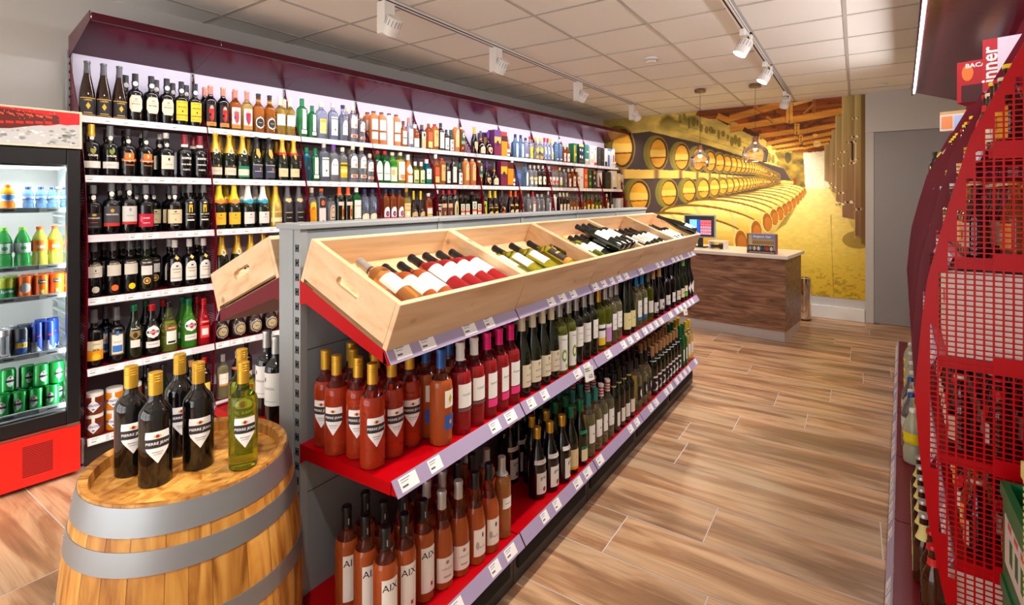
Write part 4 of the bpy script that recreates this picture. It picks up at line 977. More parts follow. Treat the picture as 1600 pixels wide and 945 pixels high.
class Lab:
    """printed label wrapped round a bottle; angle 0 looks along local +x"""
    def __init__(s, Rr, H, prof): s.mb = MB(); s.R = Rr; s.H = H; s.k = 0; s.prof = prof
    def rad(s, z):
        zs = [p[1] * s.H for p in s.prof]; rs = [p[0] * s.R for p in s.prof]; return float(np.interp(z, zs, rs))
    def pt(s, a, z, o): r = s.rad(z) + .0006 + o * .0003; return (r * math.cos(a), r * math.sin(a), z)
    def shape(s, z0, z1, ha, c, kind='r', a0=0.0):
        s.k += 1; n = 1 if kind == 'r' else 8; zz = [z0 + (z1 - z0) * k / n for k in range(n + 1)]
        if kind == 'r' and z1 - z0 > .05: zz = [z0 + (z1 - z0) * k / 4 for k in range(5)]
        if kind == 'r' and (z1 > .6 * s.H): zz = [z0 + (z1 - z0) * k / 5 for k in range(6)]
        def w(z):
            t = (z - z0) / (z1 - z0)
            if kind == 'e': return max(.02, math.sqrt(max(0, 1 - (2 * t - 1) ** 2)))
            if kind == 'd': return max(.02, 1 - abs(2 * t - 1))
            if kind == 's': return max(.03, min(1, t / .45)) * (1 if t < .93 else .96)      # shield, pointed foot
            if kind == 'o': return min(1, .62 + t * 1.6, .62 + (1 - t) * 1.6)
            if kind == 'a': return 1 if t < .6 else math.sqrt(max(.02, 1 - ((t - .6) / .42) ** 2))
            return 1
        for a_, b_ in zip(zz[:-1], zz[1:]):
            wa, wb = R(ha) * w(a_), R(ha) * w(b_); m = max(2, int(math.ceil(2 * max(wa, wb) / R(13))))
            for q in range(m):
                t0, t1 = -1 + 2 * q / m, -1 + 2 * (q + 1) / m
                s.mb.face([s.pt(R(a0) + wa * t0, a_, s.k), s.pt(R(a0) + wa * t1, a_, s.k), s.pt(R(a0) + wb * t1, b_, s.k), s.pt(R(a0) + wb * t0, b_, s.k)], c, smooth=True)
    def text(s, t, z, size, c, a0=0.0, bold=.0, vert=False):
        s.k += 1; vs, fs = text_mesh(t, bold); out = []
        for x, y, _ in vs:
            if vert: x, y = -y, x
            a = R(a0) + x * size / s.R; r = s.rad(z) + .0006 + s.k * .0003; out.append((r * math.cos(a), r * math.sin(a), z + y * size))
        s.mb.faces(out, fs, c)
K = {}
def kind(key, prof, H, Rr, gl, cap, capf, desc, layers=(), name='wine_bottle', capr=None, neck=None, n=20, cat='bottle', sq=False):
    K[key] = dict(prof=prof, H=H, R=Rr, gl=gl, cap=cap, capf=capf, desc=desc, layers=layers, name=name, capr=capr, neck=neck, n=n, cat=cat, sq=sq, me=None)
def build_kind(k):
    d = K[k]
    if d['me']: return d['me']
    H, Rr, prof, n = d['H'], d['R'], PROFS[d['prof']], d['n']; out = []
    P = [(r * Rr, z * H) for r, z in prof]; zc = (1 - d['capf']) * H
    mb = MB(); body = [p for p in P if p[1] < zc - 1e-4] + ([(float(np.interp(zc, [q[1] for q in P], [q[0] for q in P])), zc)] if d['cap'] else [P[-1]])
    if not d['cap']: body = P
    if d['sq']:
        mb.lathe(body, 4, M=Matrix.Rotation(PI / 4, 4, 'Z') @ Matrix.Diagonal((1.25, 1.25, 1, 1)), smooth=False)
    elif d['gl'] in GNECK and d['prof'] in ('bordeaux', 'burgundy', 'flute', 'gin', 'port'):
        zf = {'bordeaux': .685, 'burgundy': .62, 'flute': .62, 'gin': .77, 'port': .64}[d['prof']] * H; rf = float(np.interp(zf, [q[1] for q in P], [q[0] for q in P]))
        mb.lathe([p for p in body if p[1] < zf - .001] + [(rf, zf), (0, zf + .0002)], n)
        mb.lathe([(0, zf + .0008), (rf, zf + .0008)] + [p for p in body if p[1] > zf + .002], n, m=1)
    else: mb.lathe(body, n)
    bodyname = {'can': 'can_body', 'jar': 'jar_body'}.get(d['prof'], 'bottle_body')
    out.append((bodyname, mb.mesh(bodyname, [G[d['gl']], GNECK[d['gl']]] if d['gl'] in GNECK else G[d['gl']]), None))
    if d['cap']:
        c, mt = CAPC[d['cap']]; m = capm(c, mt); mb = MB(); e = .0012
        if d['capr']:
            cr = d['capr']; mb.lathe([(cr, zc), (cr, H - .001), (cr - .0015, H + .001), (0, H + .001)], max(12, n - 4), cap=False)
        else:
            pr = [(float(np.interp(zc, [q[1] for q in P], [q[0] for q in P])) + e, zc)] + [(r + e, z) for r, z in P if z > zc + 1e-4]
            if d['neck'] == 'grooved':
                r0 = P[-1][0] * 1.08; pr = [(r0 + e, zc), (r0 + e, H - .022), (r0 + e - .0008, H - .0212), (r0 + e, H - .0204), (r0 + e, H - .0150), (r0 + e - .0008, H - .0142), (r0 + e, H - .0134), (r0 + e, H - .0088), (r0 + e - .0008, H - .008), (r0 + e, H - .0072), (r0 + e, H - .001), (r0, H)]
            mb.lathe(pr + [(0, H + .001)], n, cap=False, m=0)
        cn = {'champagne': 'foil_capsule', 'jar': 'jar_lid'}.get(d['prof'], 'cap')
        out.append((cn, mb.mesh(cn, m), None))
        if d['neck'] and d['neck'] != 'grooved':
            L = Lab(Rr, H, prof); c, z0, z1, ha = d['neck']; L.k = 5; L.shape(z0 * H, z1 * H, ha, c, 'e' if ha < 60 else 'r'); out.append(('neck_label', L.mb.mesh('neck_label', M_PRINT, True), None))
    if d['layers']:
        L = Lab(Rr, H, prof)
        for l in d['layers']:
            if l[0] == 't': L.text(l[1], l[2] * H, l[3], l[4], *(l[5:]))
            else: L.shape(l[1] * H, l[2] * H, l[3], l[4], l[0], *(l[5:]))
        if d['sq']:   # flat-sided bottle: press the label on the flat face
            f = Rr * 1.25 / math.sqrt(2) + .0008
            for i, v in enumerate(L.mb.v):
                a = math.atan2(v[1], v[0]); rr = math.hypot(v[0], v[1]) - Rr; L.mb.v[i] = (f + max(0, rr), a * f, v[2])
        # papers that do not touch are labels of their own
        zr = [(min(L.mb.v[i][2] for i in f), max(L.mb.v[i][2] for i in f)) for f in L.mb.f]
        cl = []
        for lo, hi in sorted(set((round(a_, 4), round(b_, 4)) for a_, b_ in zr)):
            if cl and lo <= cl[-1][1] + .004: cl[-1][1] = max(cl[-1][1], hi)
            else: cl.append([lo, hi])
        cl = [c for c in cl]
        for lo, hi in cl:
            q = MB()
            for f, c, (za, zb) in zip(L.mb.f, L.mb.c, zr):
                if za >= lo - 1e-4 and zb <= hi + 1e-4: q.face([L.mb.v[i] for i in f], c, smooth=True)
            nm = 'label' if (lo < .62 * H) else 'neck_label'
            out.append((nm, q.mesh(nm, M_PRINT, True), None))
    if d['prof'] == 'jar':
        L = Lab(Rr, H, prof); L.k = 8; L.shape(.66 * H, .9 * H, 9, (236, 232, 226)); out.append(('seal_strip', L.mb.mesh('seal_strip', M_PRINT, True), None))
    d['me'] = out
    return out
def put(k, P, rz, label, group=None, rot=None, scale=1.0):
    d = K[k]; ms = build_kind(k)
    r = link(d['name'], None, None, P, rot or (0, 0, rz)); tag(r, label, d['cat'], group)
    for nm, me, lb in ms:
        o = link(nm, me, r)
    return r

W_ = (244, 242, 236); CR = (236, 226, 196); INK = (30, 28, 30); GD = (206, 160, 60)
# --- island shelving
pj = lambda: (('s', .22, .50, 42, (240, 240, 240)), ('r', .355, .435, 42.5, (46, 44, 46)), ('t', 'PIERRE JEAN', .395, .0098, (250, 250, 250), 0, .01), ('e', .445, .475, 8, (170, 40, 40)), ('e', .452, .47, 4, (236, 190, 60), 9), ('e', .452, .47, 4, (236, 190, 60), -9), ('r', .315, .322, 18, (150, 150, 150)), ('r', .295, .30, 14, (160, 160, 160)))
kind('pj_rose', 'bordeaux', .305, .0375, 'rose', 'gold', .20, 'bright rosé bottle, gold cap, shield label', pj(), neck='grooved', n=32)
kind('pj_dark', 'bordeaux', .292, .0385, 'black', 'gold', .20, 'dark wine bottle with gold cap and shield label', pj(), neck='grooved', n=36)
kind('pj_green', 'bordeaux', .292, .0375, 'olive', 'gold', .20, 'green white-wine bottle with gold cap', pj(), neck='grooved', n=36)
kind('aix', 'bordeaux', .315, .0375, 'salmon', 'black', .20, 'orange rosé bottle, large AIX label', (('r', .10, .56, 40, (238, 236, 230)), ('t', 'AIX', .48, .030, INK, 0, .005), ('r', .16, .20, 6, (180, 40, 40), 14), ('t', 'AIX', .86, .013, (220, 220, 224), 0, .01, True)), n=32)
kind('silverrose', 'burgundy', .315, .038, 'salmon', 'silver', .19, 'sloping salmon rosé bottle, silver cap', (('r', .08, .34, 55, (232, 220, 212)), ('e', .27, .31, 9, (150, 120, 110)), ('t', 'LANGUE', .22, .010, (120, 100, 96)), ('r', .13, .15, 20, (180, 160, 150))), n=28)
kind('blackrose', 'burgundy', .315, .038, 'salmon', 'black', .19, 'sloping salmon rosé bottle, black cap', (('r', .10, .40, 42, (230, 218, 206)), ('e', .30, .36, 6, (70, 60, 60), 10), ('t', 'la Maurine', .2, .009, (70, 60, 60)), ('e', .18, .27, 9, (170, 160, 150), -22)), n=28)
kind('peach', 'gin', .300, .036, 'peach', 'silver', .22, 'golden rosé bottle, silver cap', (('r', .38, .52, 35, W_), ('r', .44, .45, 20, (150, 150, 150))), n=28)
kind('bluecap', 'bordeaux', .305, .0375, 'salmon', 'blue', .20, 'peach rosé bottle, blue cap', (('r', .40, .58, 32, (238, 232, 214)), ('d', .44, .54, 12, (196, 170, 60)), ('r', .17, .32, 34, (50, 86, 160)), ('e', .22, .27, 8, (210, 150, 40))), n=28)
kind('classic', 'bordeaux', .305, .0375, 'rosedark', 'white', .20, 'pink rosé bottle, white cap and label', (('r', .30, .56, 48, W_), ('t', 'CLASSIC', .44, .0095, (70, 70, 74)), ('r', .26, .29, 48, (110, 90, 86))), n=28)
kind('pinkcap', 'bordeaux', .305, .0375, 'rosedark', 'pink', .20, 'pink rosé bottle, bright pink cap', (('r', .24, .54, 40, W_), ('t', 'Summer', .42, .0105, (60, 60, 64)), ('r', .14, .23, 40, (240, 60, 130))), n=28)
kind('creamcap', 'burgundy', .320, .038, 'darkgreen', 'cream', .19, 'dark green burgundy bottle, cream cap', (('r', .12, .40, 55, (226, 216, 190)), ('t', 'BUSTER', .27, .011, (120, 108, 84)), ('r', .18, .19, 30, (150, 136, 110)), ('e', .33, .38, 8, (170, 150, 110))), n=28)
kind('sunlabel', 'bordeaux', .318, .0375, 'yellowgreen', 'silver', .19, 'clear green bottle, white label with green sun', (('r', .06, .56, 46, (240, 240, 232)), ('e', .18, .36, 22, (120, 160, 50)), ('e', .22, .32, 13, (244, 240, 220)), ('e', .09, .15, 10, (140, 180, 70), 18), ('t', 'Melamo', .50, .010, (70, 74, 60))), n=28)
kind('whitelab', 'bordeaux', .315, .0375, 'darkgreen', 'silver', .19, 'dark green bottle, tall white label', (('r', .28, .58, 44, W_), ('t', 'Pinotage', .48, .0085, (110, 104, 96)), ('r', .38, .385, 24, (160, 150, 140))), n=24)
kind('yellowlab', 'bordeaux', .315, .0375, 'olive', 'gold', .20, 'olive bottle, yellow and white label', (('r', .10, .22, 44, (236, 196, 50)), ('r', .22, .44, 44, W_), ('r', .34, .38, 44, INK)), n=24)
kind('lilaclab', 'bordeaux', .315, .0375, 'olive', 'silver', .2, 'olive bottle, lilac label', (('r', .10, .34, 44, (206, 150, 200)), ('r', .34, .40, 44, W_)), n=24)
kind('clearwhite', 'bordeaux', .318, .037, 'paleyellow', 'silver', .2, 'pale bottle, white label and silver cap', (('r', .24, .52, 42, W_), ('t', 'Bordeaux', .42, .008, (130, 110, 70)), ('r', .32, .33, 24, (180, 160, 120))), n=24)
kind('flutecream', 'flute', .345, .037, 'darkgreen', 'black', .16, 'slim dark flute bottle, cream label', (('r', .10, .38, 60, (234, 222, 160)), ('t', 'Riesling', .26, .0095, (110, 96, 50))), n=24)
kind('azurecap', 'bordeaux', .318, .037, 'paleyellow', 'azure', .2, 'pale bottle, azure cap and label foot', (('r', .22, .54, 42, W_), ('r', .16, .22, 42, (30, 120, 180)), ('r', .42, .43, 24, (110, 140, 170))), n=24)
kind('clearsilver', 'bordeaux', .318, .037, 'olive', 'grey', .2, 'olive bottle, grey cap', (('r', .18, .42, 40, W_),), n=20)
kind('corkcap', 'burgundy', .312, .038, 'black', 'cork', .18, 'dark burgundy bottle, tan cap, white label', (('r', .12, .34, 48, W_), ('d', .18, .28, 14, (60, 60, 64)), ('r', .13, .15, 30, (120, 110, 100))), n=20)
kind('darkwhite', 'bordeaux', .312, .038, 'black', 'black', .19, 'black bottle, plain white label', (('r', .14, .36, 46, W_), ('r', .24, .255, 26, (120, 120, 120))), n=20)
kind('darkcream', 'burgundy', .312, .038, 'darkgreen', 'black', .19, 'dark green bottle, cream label', (('r', .12, .34, 48, CR), ('r', .22, .235, 26, (140, 110, 70))), n=20)
kind('limecap', 'burgundy', .318, .038, 'darkgreen', 'lime', .17, 'dark bottle, lime green cap', (('r', .22, .36, 46, CR), ('r', .10, .20, 46, (120, 190, 70))), n=20)
kind('triangle', 'burgundy', .315, .038, 'black', 'black', .17, 'black bottle, pointed white label', (('d', .10, .42, 46, W_),), n=20)
kind('gris', 'burgundy', .300, .040, 'black', 'gold', .16, 'black bottle, gold cap, white picture label', (('r', .08, .38, 44, (230, 228, 220)), ('t', 'gris', .31, .020, INK, 0, .01), ('e', .11, .18, 12, (160, 40, 36), 8), ('r', .50, .56, 60, (226, 220, 210)), ('t', 'gris', .53, .008, INK)), n=28)
kind('creamyellow', 'burgundy', .310, .038, 'darkgreen', 'green', .17, 'green bottle, cream label, yellow foot', (('r', .12, .38, 50, (232, 214, 160)), ('r', .08, .12, 50, (236, 170, 30)), ('t', 'L', .27, .02, (190, 160, 90))), n=24)
kind('greenlab', 'burgundy', .310, .038, 'darkgreen', 'green', .17, 'dark bottle, green cap, cream label', (('r', .08, .26, 52, (234, 222, 178)), ('r', .26, .31, 52, (30, 120, 70)), ('r', .50, .55, 70, (40, 130, 80))), n=24)
kind('tealcap', 'bordeaux', .315, .037, 'paleyellow', 'teal', .2, 'pale wine bottle, teal cap', (('r', .24, .52, 42, W_), ('d', .36, .40, 8, (60, 60, 60))), n=28)
kind('stripecap', 'bordeaux', .315, .037, 'paleyellow', 'white', .2, 'pale wine bottle, red-striped cap', (('r', .24, .52, 42, W_), ('d', .36, .40, 8, (60, 60, 60)), ('r', .83, .852, 178, (190, 40, 44)), ('r', .878, .90, 178, (190, 40, 44)), ('r', .926, .95, 178, (190, 40, 44))), n=28)
kind('darksilver', 'bordeaux', .315, .0375, 'darkgreen', 'black', .2, 'dark green bottle, slim white label', (('r', .12, .36, 36, (236, 230, 214)), ('r', .78, .81, 178, (214, 190, 110))), n=24)
kind('animal', 'bordeaux', .315, .0375, 'paleyellow', 'black', .2, 'pale bottle, black label with white figure', (('r', .22, .48, 40, (30, 30, 32)), ('e', .28, .42, 12, (236, 236, 236)), ('e', .24, .32, 9, (236, 236, 236), 14)), n=24)
kind('goldblack', 'bordeaux', .312, .0375, 'darkgreen', 'cork', .2, 'dark bottle, tan cap, black and white label', (('r', .10, .40, 44, W_), ('r', .28, .36, 44, INK), ('d', .10, .30, 40, (40, 40, 42), -34), ('r', .70, .715, 90, (220, 220, 220))), n=24)
kind('greenslim', 'bordeaux', .315, .0375, 'green', 'green', .2, 'bright green bottle, white label', (('r', .16, .44, 28, W_), ('r', .10, .15, 28, (30, 140, 80))), n=24)
kind('yellowcap', 'bordeaux', .315, .0375, 'paleyellow', 'yellow', .2, 'pale bottle, yellow cap', (('r', .18, .46, 40, W_), ('r', .12, .18, 40, (240, 200, 30))), n=24)
kind('redwhite', 'bordeaux', .305, .0385, 'black', 'silver', .20, 'black wine bottle, silver cap, white label', (('r', .22, .60, 62, W_), ('e', .49, .55, 5, INK, -24), ('t', 'ZORZAL', .42, .011, (130, 120, 120)), ('r', .27, .275, 34, (150, 150, 150))), n=32)
# --- wall shelving
kind('fluteblack', 'flute', .330, .038, 'brownblack', 'grey', .22, 'tall black flute bottle, gold diamond label', (('r', .04, .34, 60, (44, 42, 44)), ('r', .33, .345, 60, GD), ('t', 'LARSEN', .30, .011, (230, 200, 110), 0, .01), ('d', .14, .26, 16, (232, 176, 50)), ('r', .07, .085, 30, (190, 160, 90)), ('r', .04, .05, 60, GD)))
kind('madeira', 'port', .300, .042, 'black', 'black', .20, 'dark Madeira bottle, cream octagon label', (('o', .20, .54, 48, (230, 218, 194)), ('t', 'MADEIRA', .36, .0105, INK, 0, .01), ('e', .44, .48, 10, (190, 160, 120)), ('r', .41, .415, 24, (120, 100, 80))), neck=((240, 238, 232), .735, .84, 42), name='madeira_bottle')
kind('madeirayellow', 'port', .295, .040, 'black', 'black', .20, 'dark bottle, yellow label', (('r', .12, .56, 52, (232, 208, 60)), ('t', 'MADEIRA', .42, .0115, INK, 0, .01), ('t', 'EAST INDIA', .52, .0085, INK), ('e', .30, .35, 5, (70, 60, 30)), ('r', .24, .25, 46, (70, 60, 30)), ('r', .17, .175, 40, (120, 110, 40))), neck=((240, 238, 232), .735, .84, 42), name='madeira_bottle')
def artl(c1, c2): return (('r', .07, .56, 44, (50, 40, 44) if c1 == 0 else (230, 224, 226)), ('e', .38, .54, 16, (232, 190, 160)), ('s', .16, .46, 22, c2), ('e', .20, .40, 9, (236, 70, 50), 10), ('e', .28, .36, 9, (60, 90, 190) if c1 else (30, 26, 28), -14), ('r', .07, .16, 44, (214, 150, 70)), ('t', 'Vermut', .11, .009, INK))
kind('artdark', 'bordeaux', .300, .040, 'black', 'copper', .20, 'dark bottle, bullfighter picture label', artl(0, (206, 40, 40)), name='vermouth_bottle')
kind('artamber', 'bordeaux', .300, .040, 'amber', 'copper', .20, 'amber bottle, red and blue picture label', artl(1, (230, 90, 90)), name='vermouth_bottle')
kind('artgold', 'bordeaux', .300, .040, 'gold', 'copper', .20, 'golden bottle, red and blue picture label', artl(1, (196, 30, 60)), name='vermouth_bottle')
kind('roundamber', 'bordeaux', .295, .041, 'amber', 'black', .12, 'orange bottle, round black label', (('e', .12, .42, 44, W_), ('e', .15, .39, 37, (50, 44, 40)), ('t', 'Pedro', .27, .010, (236, 226, 200), 0, .01), ('r', .80, .83, 178, GD)), name='sherry_bottle')
kind('goldwhite', 'bordeaux', .300, .038, 'gold', 'cream', .22, 'golden bottle, square white label', (('r', .26, .54, 50, (242, 238, 226)), ('r', .40, .405, 26, (190, 180, 150))), name='dessert_wine_bottle')
kind('gingreen', 'gin', .310, .042, 'green', 'green', .16, 'large green gin bottle, tall white label', (('r', .22, .72, 22, W_), ('t', 'JENEVER', .50, .011, INK, 0, .015, True), ('r', .10, .20, 30, (230, 236, 226))), name='gin_bottle')
kind('gingreens', 'gin', .265, .036, 'green', 'green', .18, 'green bottle, tall white label', (('r', .22, .72, 22, W_), ('t', 'JENEVER', .50, .009, INK, 0, .015, True), ('r', .10, .20, 30, (230, 236, 226))), name='gin_bottle')
kind('vodyel', 'gin', .310, .044, 'bluish', 'cream', .14, 'clear bottle, yellow-green label', (('r', .16, .54, 40, (206, 212, 130)), ('r', .44, .54, 40, (232, 196, 80)), ('t', 'ROYALTY', .48, .0095, INK, 0, .01), ('r', .26, .27, 30, (150, 160, 80))), name='liquor_bottle')
kind('vodwhite', 'gin', .315, .042, 'bluish', 'silver', .13, 'clear bottle, white label with black band', (('r', .14, .62, 42, (238, 234, 224)), ('r', .56, .58, 42, INK), ('e', .26, .32, 8, (90, 80, 50)), ('t', 'Graan', .46, .010, (110, 104, 90))), name='liquor_bottle')
kind('bolsblue', 'bordeaux', .310, .042, 'bluish', 'navy', .10, 'blue-tinted bottle, white shield label', (('a', .18, .58, 36, W_), ('t', 'BOLS', .42, .014, (70, 90, 150), 0, .02)), name='liquor_bottle')
kind('bolspurple', 'gin', .305, .042, 'clear', 'purple', .12, 'clear bottle, violet cap, white shield label', (('a', .20, .62, 42, W_), ('t', 'BOLS', .46, .017, (40, 50, 90), 0, .02)), name='liquor_bottle')
ket = (('a', .40, .72, 42, W_), ('t', 'KETEL', .60, .013, (60, 60, 70), 0, .015), ('e', .42, .52, 12, (230, 150, 60), 16), ('r', .14, .22, 42, W_), ('r', .15, .21, 28, (220, 96, 40)))
kind('ketel', 'gin', .315, .042, 'clear', 'cream', .12, 'clear jenever bottle, two white labels', ket, name='jenever_bottle')
kind('ketels', 'gin', .255, .036, 'clear', 'cream', .13, 'smaller clear jenever bottle', ket, name='jenever_bottle')
stl = (('r', .16, .38, 48, (240, 232, 220)), ('r', .44, .76, 48, (242, 234, 222)), ('r', .40, .42, 48, (120, 84, 50)), ('t', 'Jenever', .62, .010, (90, 80, 70)))
kind('stone', 'stone', .300, .042, 'stone', 'brown', .05, 'brown stoneware bottle, two white labels', stl, name='jenever_bottle')
kind('stonew', 'stone', .300, .040, 'stonewhite', 'brown', .05, 'white stoneware bottle', (('t', 'Oude', .5, .014, (220, 120, 110)), ('r', .3, .31, 20, (220, 150, 140))), name='jenever_bottle')
kind('orangesmall', 'bordeaux', .250, .034, 'amber', 'brown', .13, 'small amber bottle, white labels', (('r', .12, .34, 44, W_), ('r', .38, .62, 44, (240, 226, 210)), ('r', .66, .76, 40, (210, 90, 70))), name='liquor_bottle')
kind('clearcopper', 'square', .290, .038, 'clear', 'copper', .15, 'clear flat-sided bottle, copper cap', (('r', .14, .62, 34, (236, 236, 232)), ('d', .28, .40, 14, (210, 140, 60)), ('t', 'KEIZER', .54, .010, INK, 0, .01)), name='liquor_bottle', sq=True)
kind('ambershort', 'square', .235, .044, 'cognac', 'white', .16, 'short amber bottle, white label', (('r', .06, .42, 38, (230, 224, 224)),), name='liquor_bottle')
kind('ovaldark', 'gin', .240, .040, 'brownblack', 'brown', .14, 'dark bottle, white oval label', (('r', .04, .70, 38, (212, 176, 130)), ('e', .44, .72, 32, W_), ('e', .5, .66, 18, (60, 56, 60))), name='liquor_bottle')
kind('amberwhitecap', 'bordeaux', .300, .040, 'cognac', 'white', .13, 'amber bottle, white cap', (('r', .30, .58, 40, (220, 90, 60)), ('r', .08, .28, 40, (240, 200, 120))), name='liquor_bottle')
kind('redcaptan', 'stone', .265, .040, 'amber', 'red', .08, 'brown bottle, red cap, tan label', (('r', .16, .76, 42, (226, 180, 116)), ('e', .5, .7, 18, (206, 140, 70))), name='bitters_bottle', capr=.018)
kind('darkwhitetall', 'gin', .285, .038, 'brownblack', 'black', .14, 'dark bottle, tall white label', (('r', .10, .66, 46, (232, 232, 220)), ('r', .5, .51, 26, (190, 120, 110))), name='bitters_bottle')
kind('darkwhiteshort', 'gin', .225, .032, 'brownblack', 'black', .14, 'small dark bottle, white label', (('r', .10, .62, 46, (234, 232, 222)), ('e', .2, .3, 12, (190, 60, 50))), name='bitters_bottle')
kind('darkgreencap', 'square', .230, .034, 'black', 'green', .18, 'small black bottle, green cap, white label', (('r', .06, .56, 40, W_), ('e', .12, .22, 14, (190, 60, 50)), ('d', .34, .5, 16, (180, 80, 70))), name='bitters_bottle')
kind('orangestone', 'stone', .285, .040, 'stone', 'cream', .07, 'orange-brown stone bottle, cream round-topped label', (('a', .20, .84, 34, (240, 208, 130)), ('e', .60, .78, 20, W_), ('e', .64, .74, 10, (200, 130, 60))), name='jenever_bottle')
kind('brownround', 'stone', .275, .038, 'cognac', 'cream', .08, 'brown bottle, green and white round label', (('r', .34, .82, 44, (40, 96, 74)), ('e', .58, .80, 24, W_), ('e', .62, .74, 12, (206, 80, 60)), ('r', .34, .46, 44, (150, 190, 160))), name='jenever_bottle')
kind('cognacgold', 'burgundy', .300, .040, 'black', 'gold', .26, 'black bottle, long gold cap, cream label', (('s', .08, .46, 36, (224, 208, 160)),), name='cognac_bottle')
kind('cognac', 'squat', .270, .054, 'brownblack', 'grey', .30, 'round-bellied cognac bottle, cream label', (('a', .07, .36, 40, (226, 216, 178)), ('r', .2, .21, 24, (120, 110, 80)), ('r', .62, .70, 178, GD)), name='cognac_bottle')
kind('cognacpurple', 'squat', .275, .052, 'brownblack', 'purple', .26, 'round-bellied cognac bottle, violet cap', (('s', .07, .34, 40, (224, 180, 130)), ('e', .14, .26, 14, (90, 40, 30))), name='cognac_bottle')
kind('amberslim', 'flute', .300, .038, 'amber', 'white', .16, 'slim amber bottle, two white labels', (('r', .06, .14, 50, W_), ('r', .20, .32, 50, (238, 232, 220)), ('e', .3, .38, 16, (200, 50, 40))), name='cognac_bottle')
kind('bluesq', 'square', .290, .040, 'blue', 'navy', .14, 'pale blue flat-sided gin bottle', (('o', .06, .62, 26, (232, 240, 246)), ('t', 'SAPPHIRE', .36, .008, (60, 80, 130), 0, .01, True)), name='gin_bottle', sq=True)
kind('clearpurple', 'gin', .265, .038, 'bluish', 'navy', .13, 'clear bottle, violet-grey label', (('r', .30, .56, 40, (120, 112, 150)), ('r', .12, .24, 40, (222, 222, 232))), name='gin_bottle')
kind('clearyellow', 'bordeaux', .290, .040, 'clear', 'red', .12, 'clear bottle, bright yellow label, red cap', (('r', .08, .54, 38, (246, 220, 20)), ('e', .26, .40, 10, (140, 120, 20), 12)), name='rum_bottle')
kind('clearlemon', 'bordeaux', .285, .039, 'clear', 'yellow', .13, 'clear bottle, lemon label, yellow cap', (('e', .32, .58, 40, (250, 214, 40)), ('r', .08, .2, 40, (240, 180, 60)), ('e', .38, .5, 18, (255, 236, 120))), name='rum_bottle')
kind('bluered', 'flute', .300, .036, 'bluish', 'red', .18, 'frosted blue bottle, red cap', (('r', .10, .62, 34, (236, 242, 250)), ('e', .44, .52, 8, (60, 80, 140)), ('s', .08, .3, 30, (120, 160, 220))), name='liquor_bottle')
kind('blueyellow', 'flute', .300, .036, 'bluish', 'yellow', .18, 'frosted blue bottle, yellow cap', (('r', .10, .62, 34, (236, 242, 250)), ('s', .1, .34, 30, (236, 230, 60)), ('e', .44, .52, 8, (60, 80, 140))), name='liquor_bottle')
kind('bluetall', 'gin', .315, .040, 'blue', 'paleblue', .13, 'tall clear-blue vodka bottle', (('t', 'VODKA', .42, .016, (60, 80, 150), 0, .02), ('r', .1, .16, 30, (210, 224, 240))), name='vodka_bottle')
kind('brownlabel', 'square', .265, .040, 'cognac', 'cream', .16, 'brown bottle, white label', (('r', .08, .5, 42, (236, 226, 214)), ('e', .22, .36, 12, (200, 90, 60))), name='whisky_bottle')
# row two and three
kind('calem', 'port', .300, .043, 'black', 'grey', .22, 'black port bottle, white lower band, green hill label', (('r', .16, .29, 60, (226, 224, 216)), ('t', 'CALEM', .40, .0145, (244, 240, 226), 0, .03), ('s', .42, .53, 16, (120, 140, 30)), ('t', 'TAWNY PORTO', .225, .006, (110, 106, 100))), neck=((236, 232, 224), .71, .80, 36), name='port_bottle')
kind('calemgold', 'port', .300, .043, 'black', 'gold', .24, 'black port bottle, gold capsule', (('r', .16, .29, 60, (226, 224, 216)), ('t', 'CALEM', .40, .0145, (244, 240, 226), 0, .03), ('s', .42, .53, 16, (150, 150, 50))), neck=((236, 232, 224), .70, .78, 36), name='port_bottle')
kind('burmester', 'port', .290, .044, 'black', 'black', .15, 'squat black port bottle, orange mountain label', (('s', .30, .50, 30, (226, 120, 40)), ('r', .33, .38, 52, (214, 104, 34)), ('t', 'BURMESTER', .335, .0105, (244, 236, 220), 0, .02), ('r', .24, .26, 30, (190, 110, 60)), ('e', .40, .48, 6, (250, 230, 190))), neck=((232, 226, 216), .70, .79, 36), name='port_bottle')
kind('wineshop', 'port', .285, .046, 'black', 'silver', .12, 'black port bottle, plain cream label', (('r', .20, .50, 50, (228, 220, 200)), ('e', .38, .45, 6, INK), ('t', 'TAYLORS', .30, .0095, INK)), neck=((232, 226, 216), .69, .78, 36), name='port_bottle')
kind('kopke', 'port', .285, .044, 'black', 'burgundy', .22, 'black port bottle, white stencil lettering, red cap', (('t', 'KOPKE', .46, .0175, (240, 238, 234), 0, .045), ('t', 'FINE RUBY', .32, .0125, (236, 234, 230), 0, .035), ('t', 'PORTO', .20, .0125, (236, 234, 230), 0, .035)), neck=((238, 236, 230), .72, .78, 178), name='port_bottle')
def champ(key, cap, lab, desc, cf=.42, gl='darkgreen', extra=()): kind(key, 'champagne', .315, .044, gl, cap, cf, desc, lab + tuple(extra), name='champagne_bottle')
champ('champgold', 'gold', (('r', .10, .26, 56, (222, 208, 184)), ('t', 'CHAMPAGNE', .18, .008, (80, 64, 40)), ('r', .26, .31, 56, (60, 50, 40)), ('e', .27, .33, 7, (206, 140, 60), 16), ('e', .56, .70, 24, (236, 230, 214)), ('e', .585, .675, 15, (190, 150, 60))), 'gold-foiled champagne bottle, cream label')
champ('champgreen', 'gold', (('r', .10, .24, 56, (222, 212, 190)), ('r', .24, .31, 56, (20, 130, 90)), ('r', .06, .10, 56, (20, 130, 90)), ('e', .56, .70, 24, (236, 230, 214)), ('e', .585, .675, 15, (30, 110, 70))), 'gold-foiled champagne bottle, green-edged label')
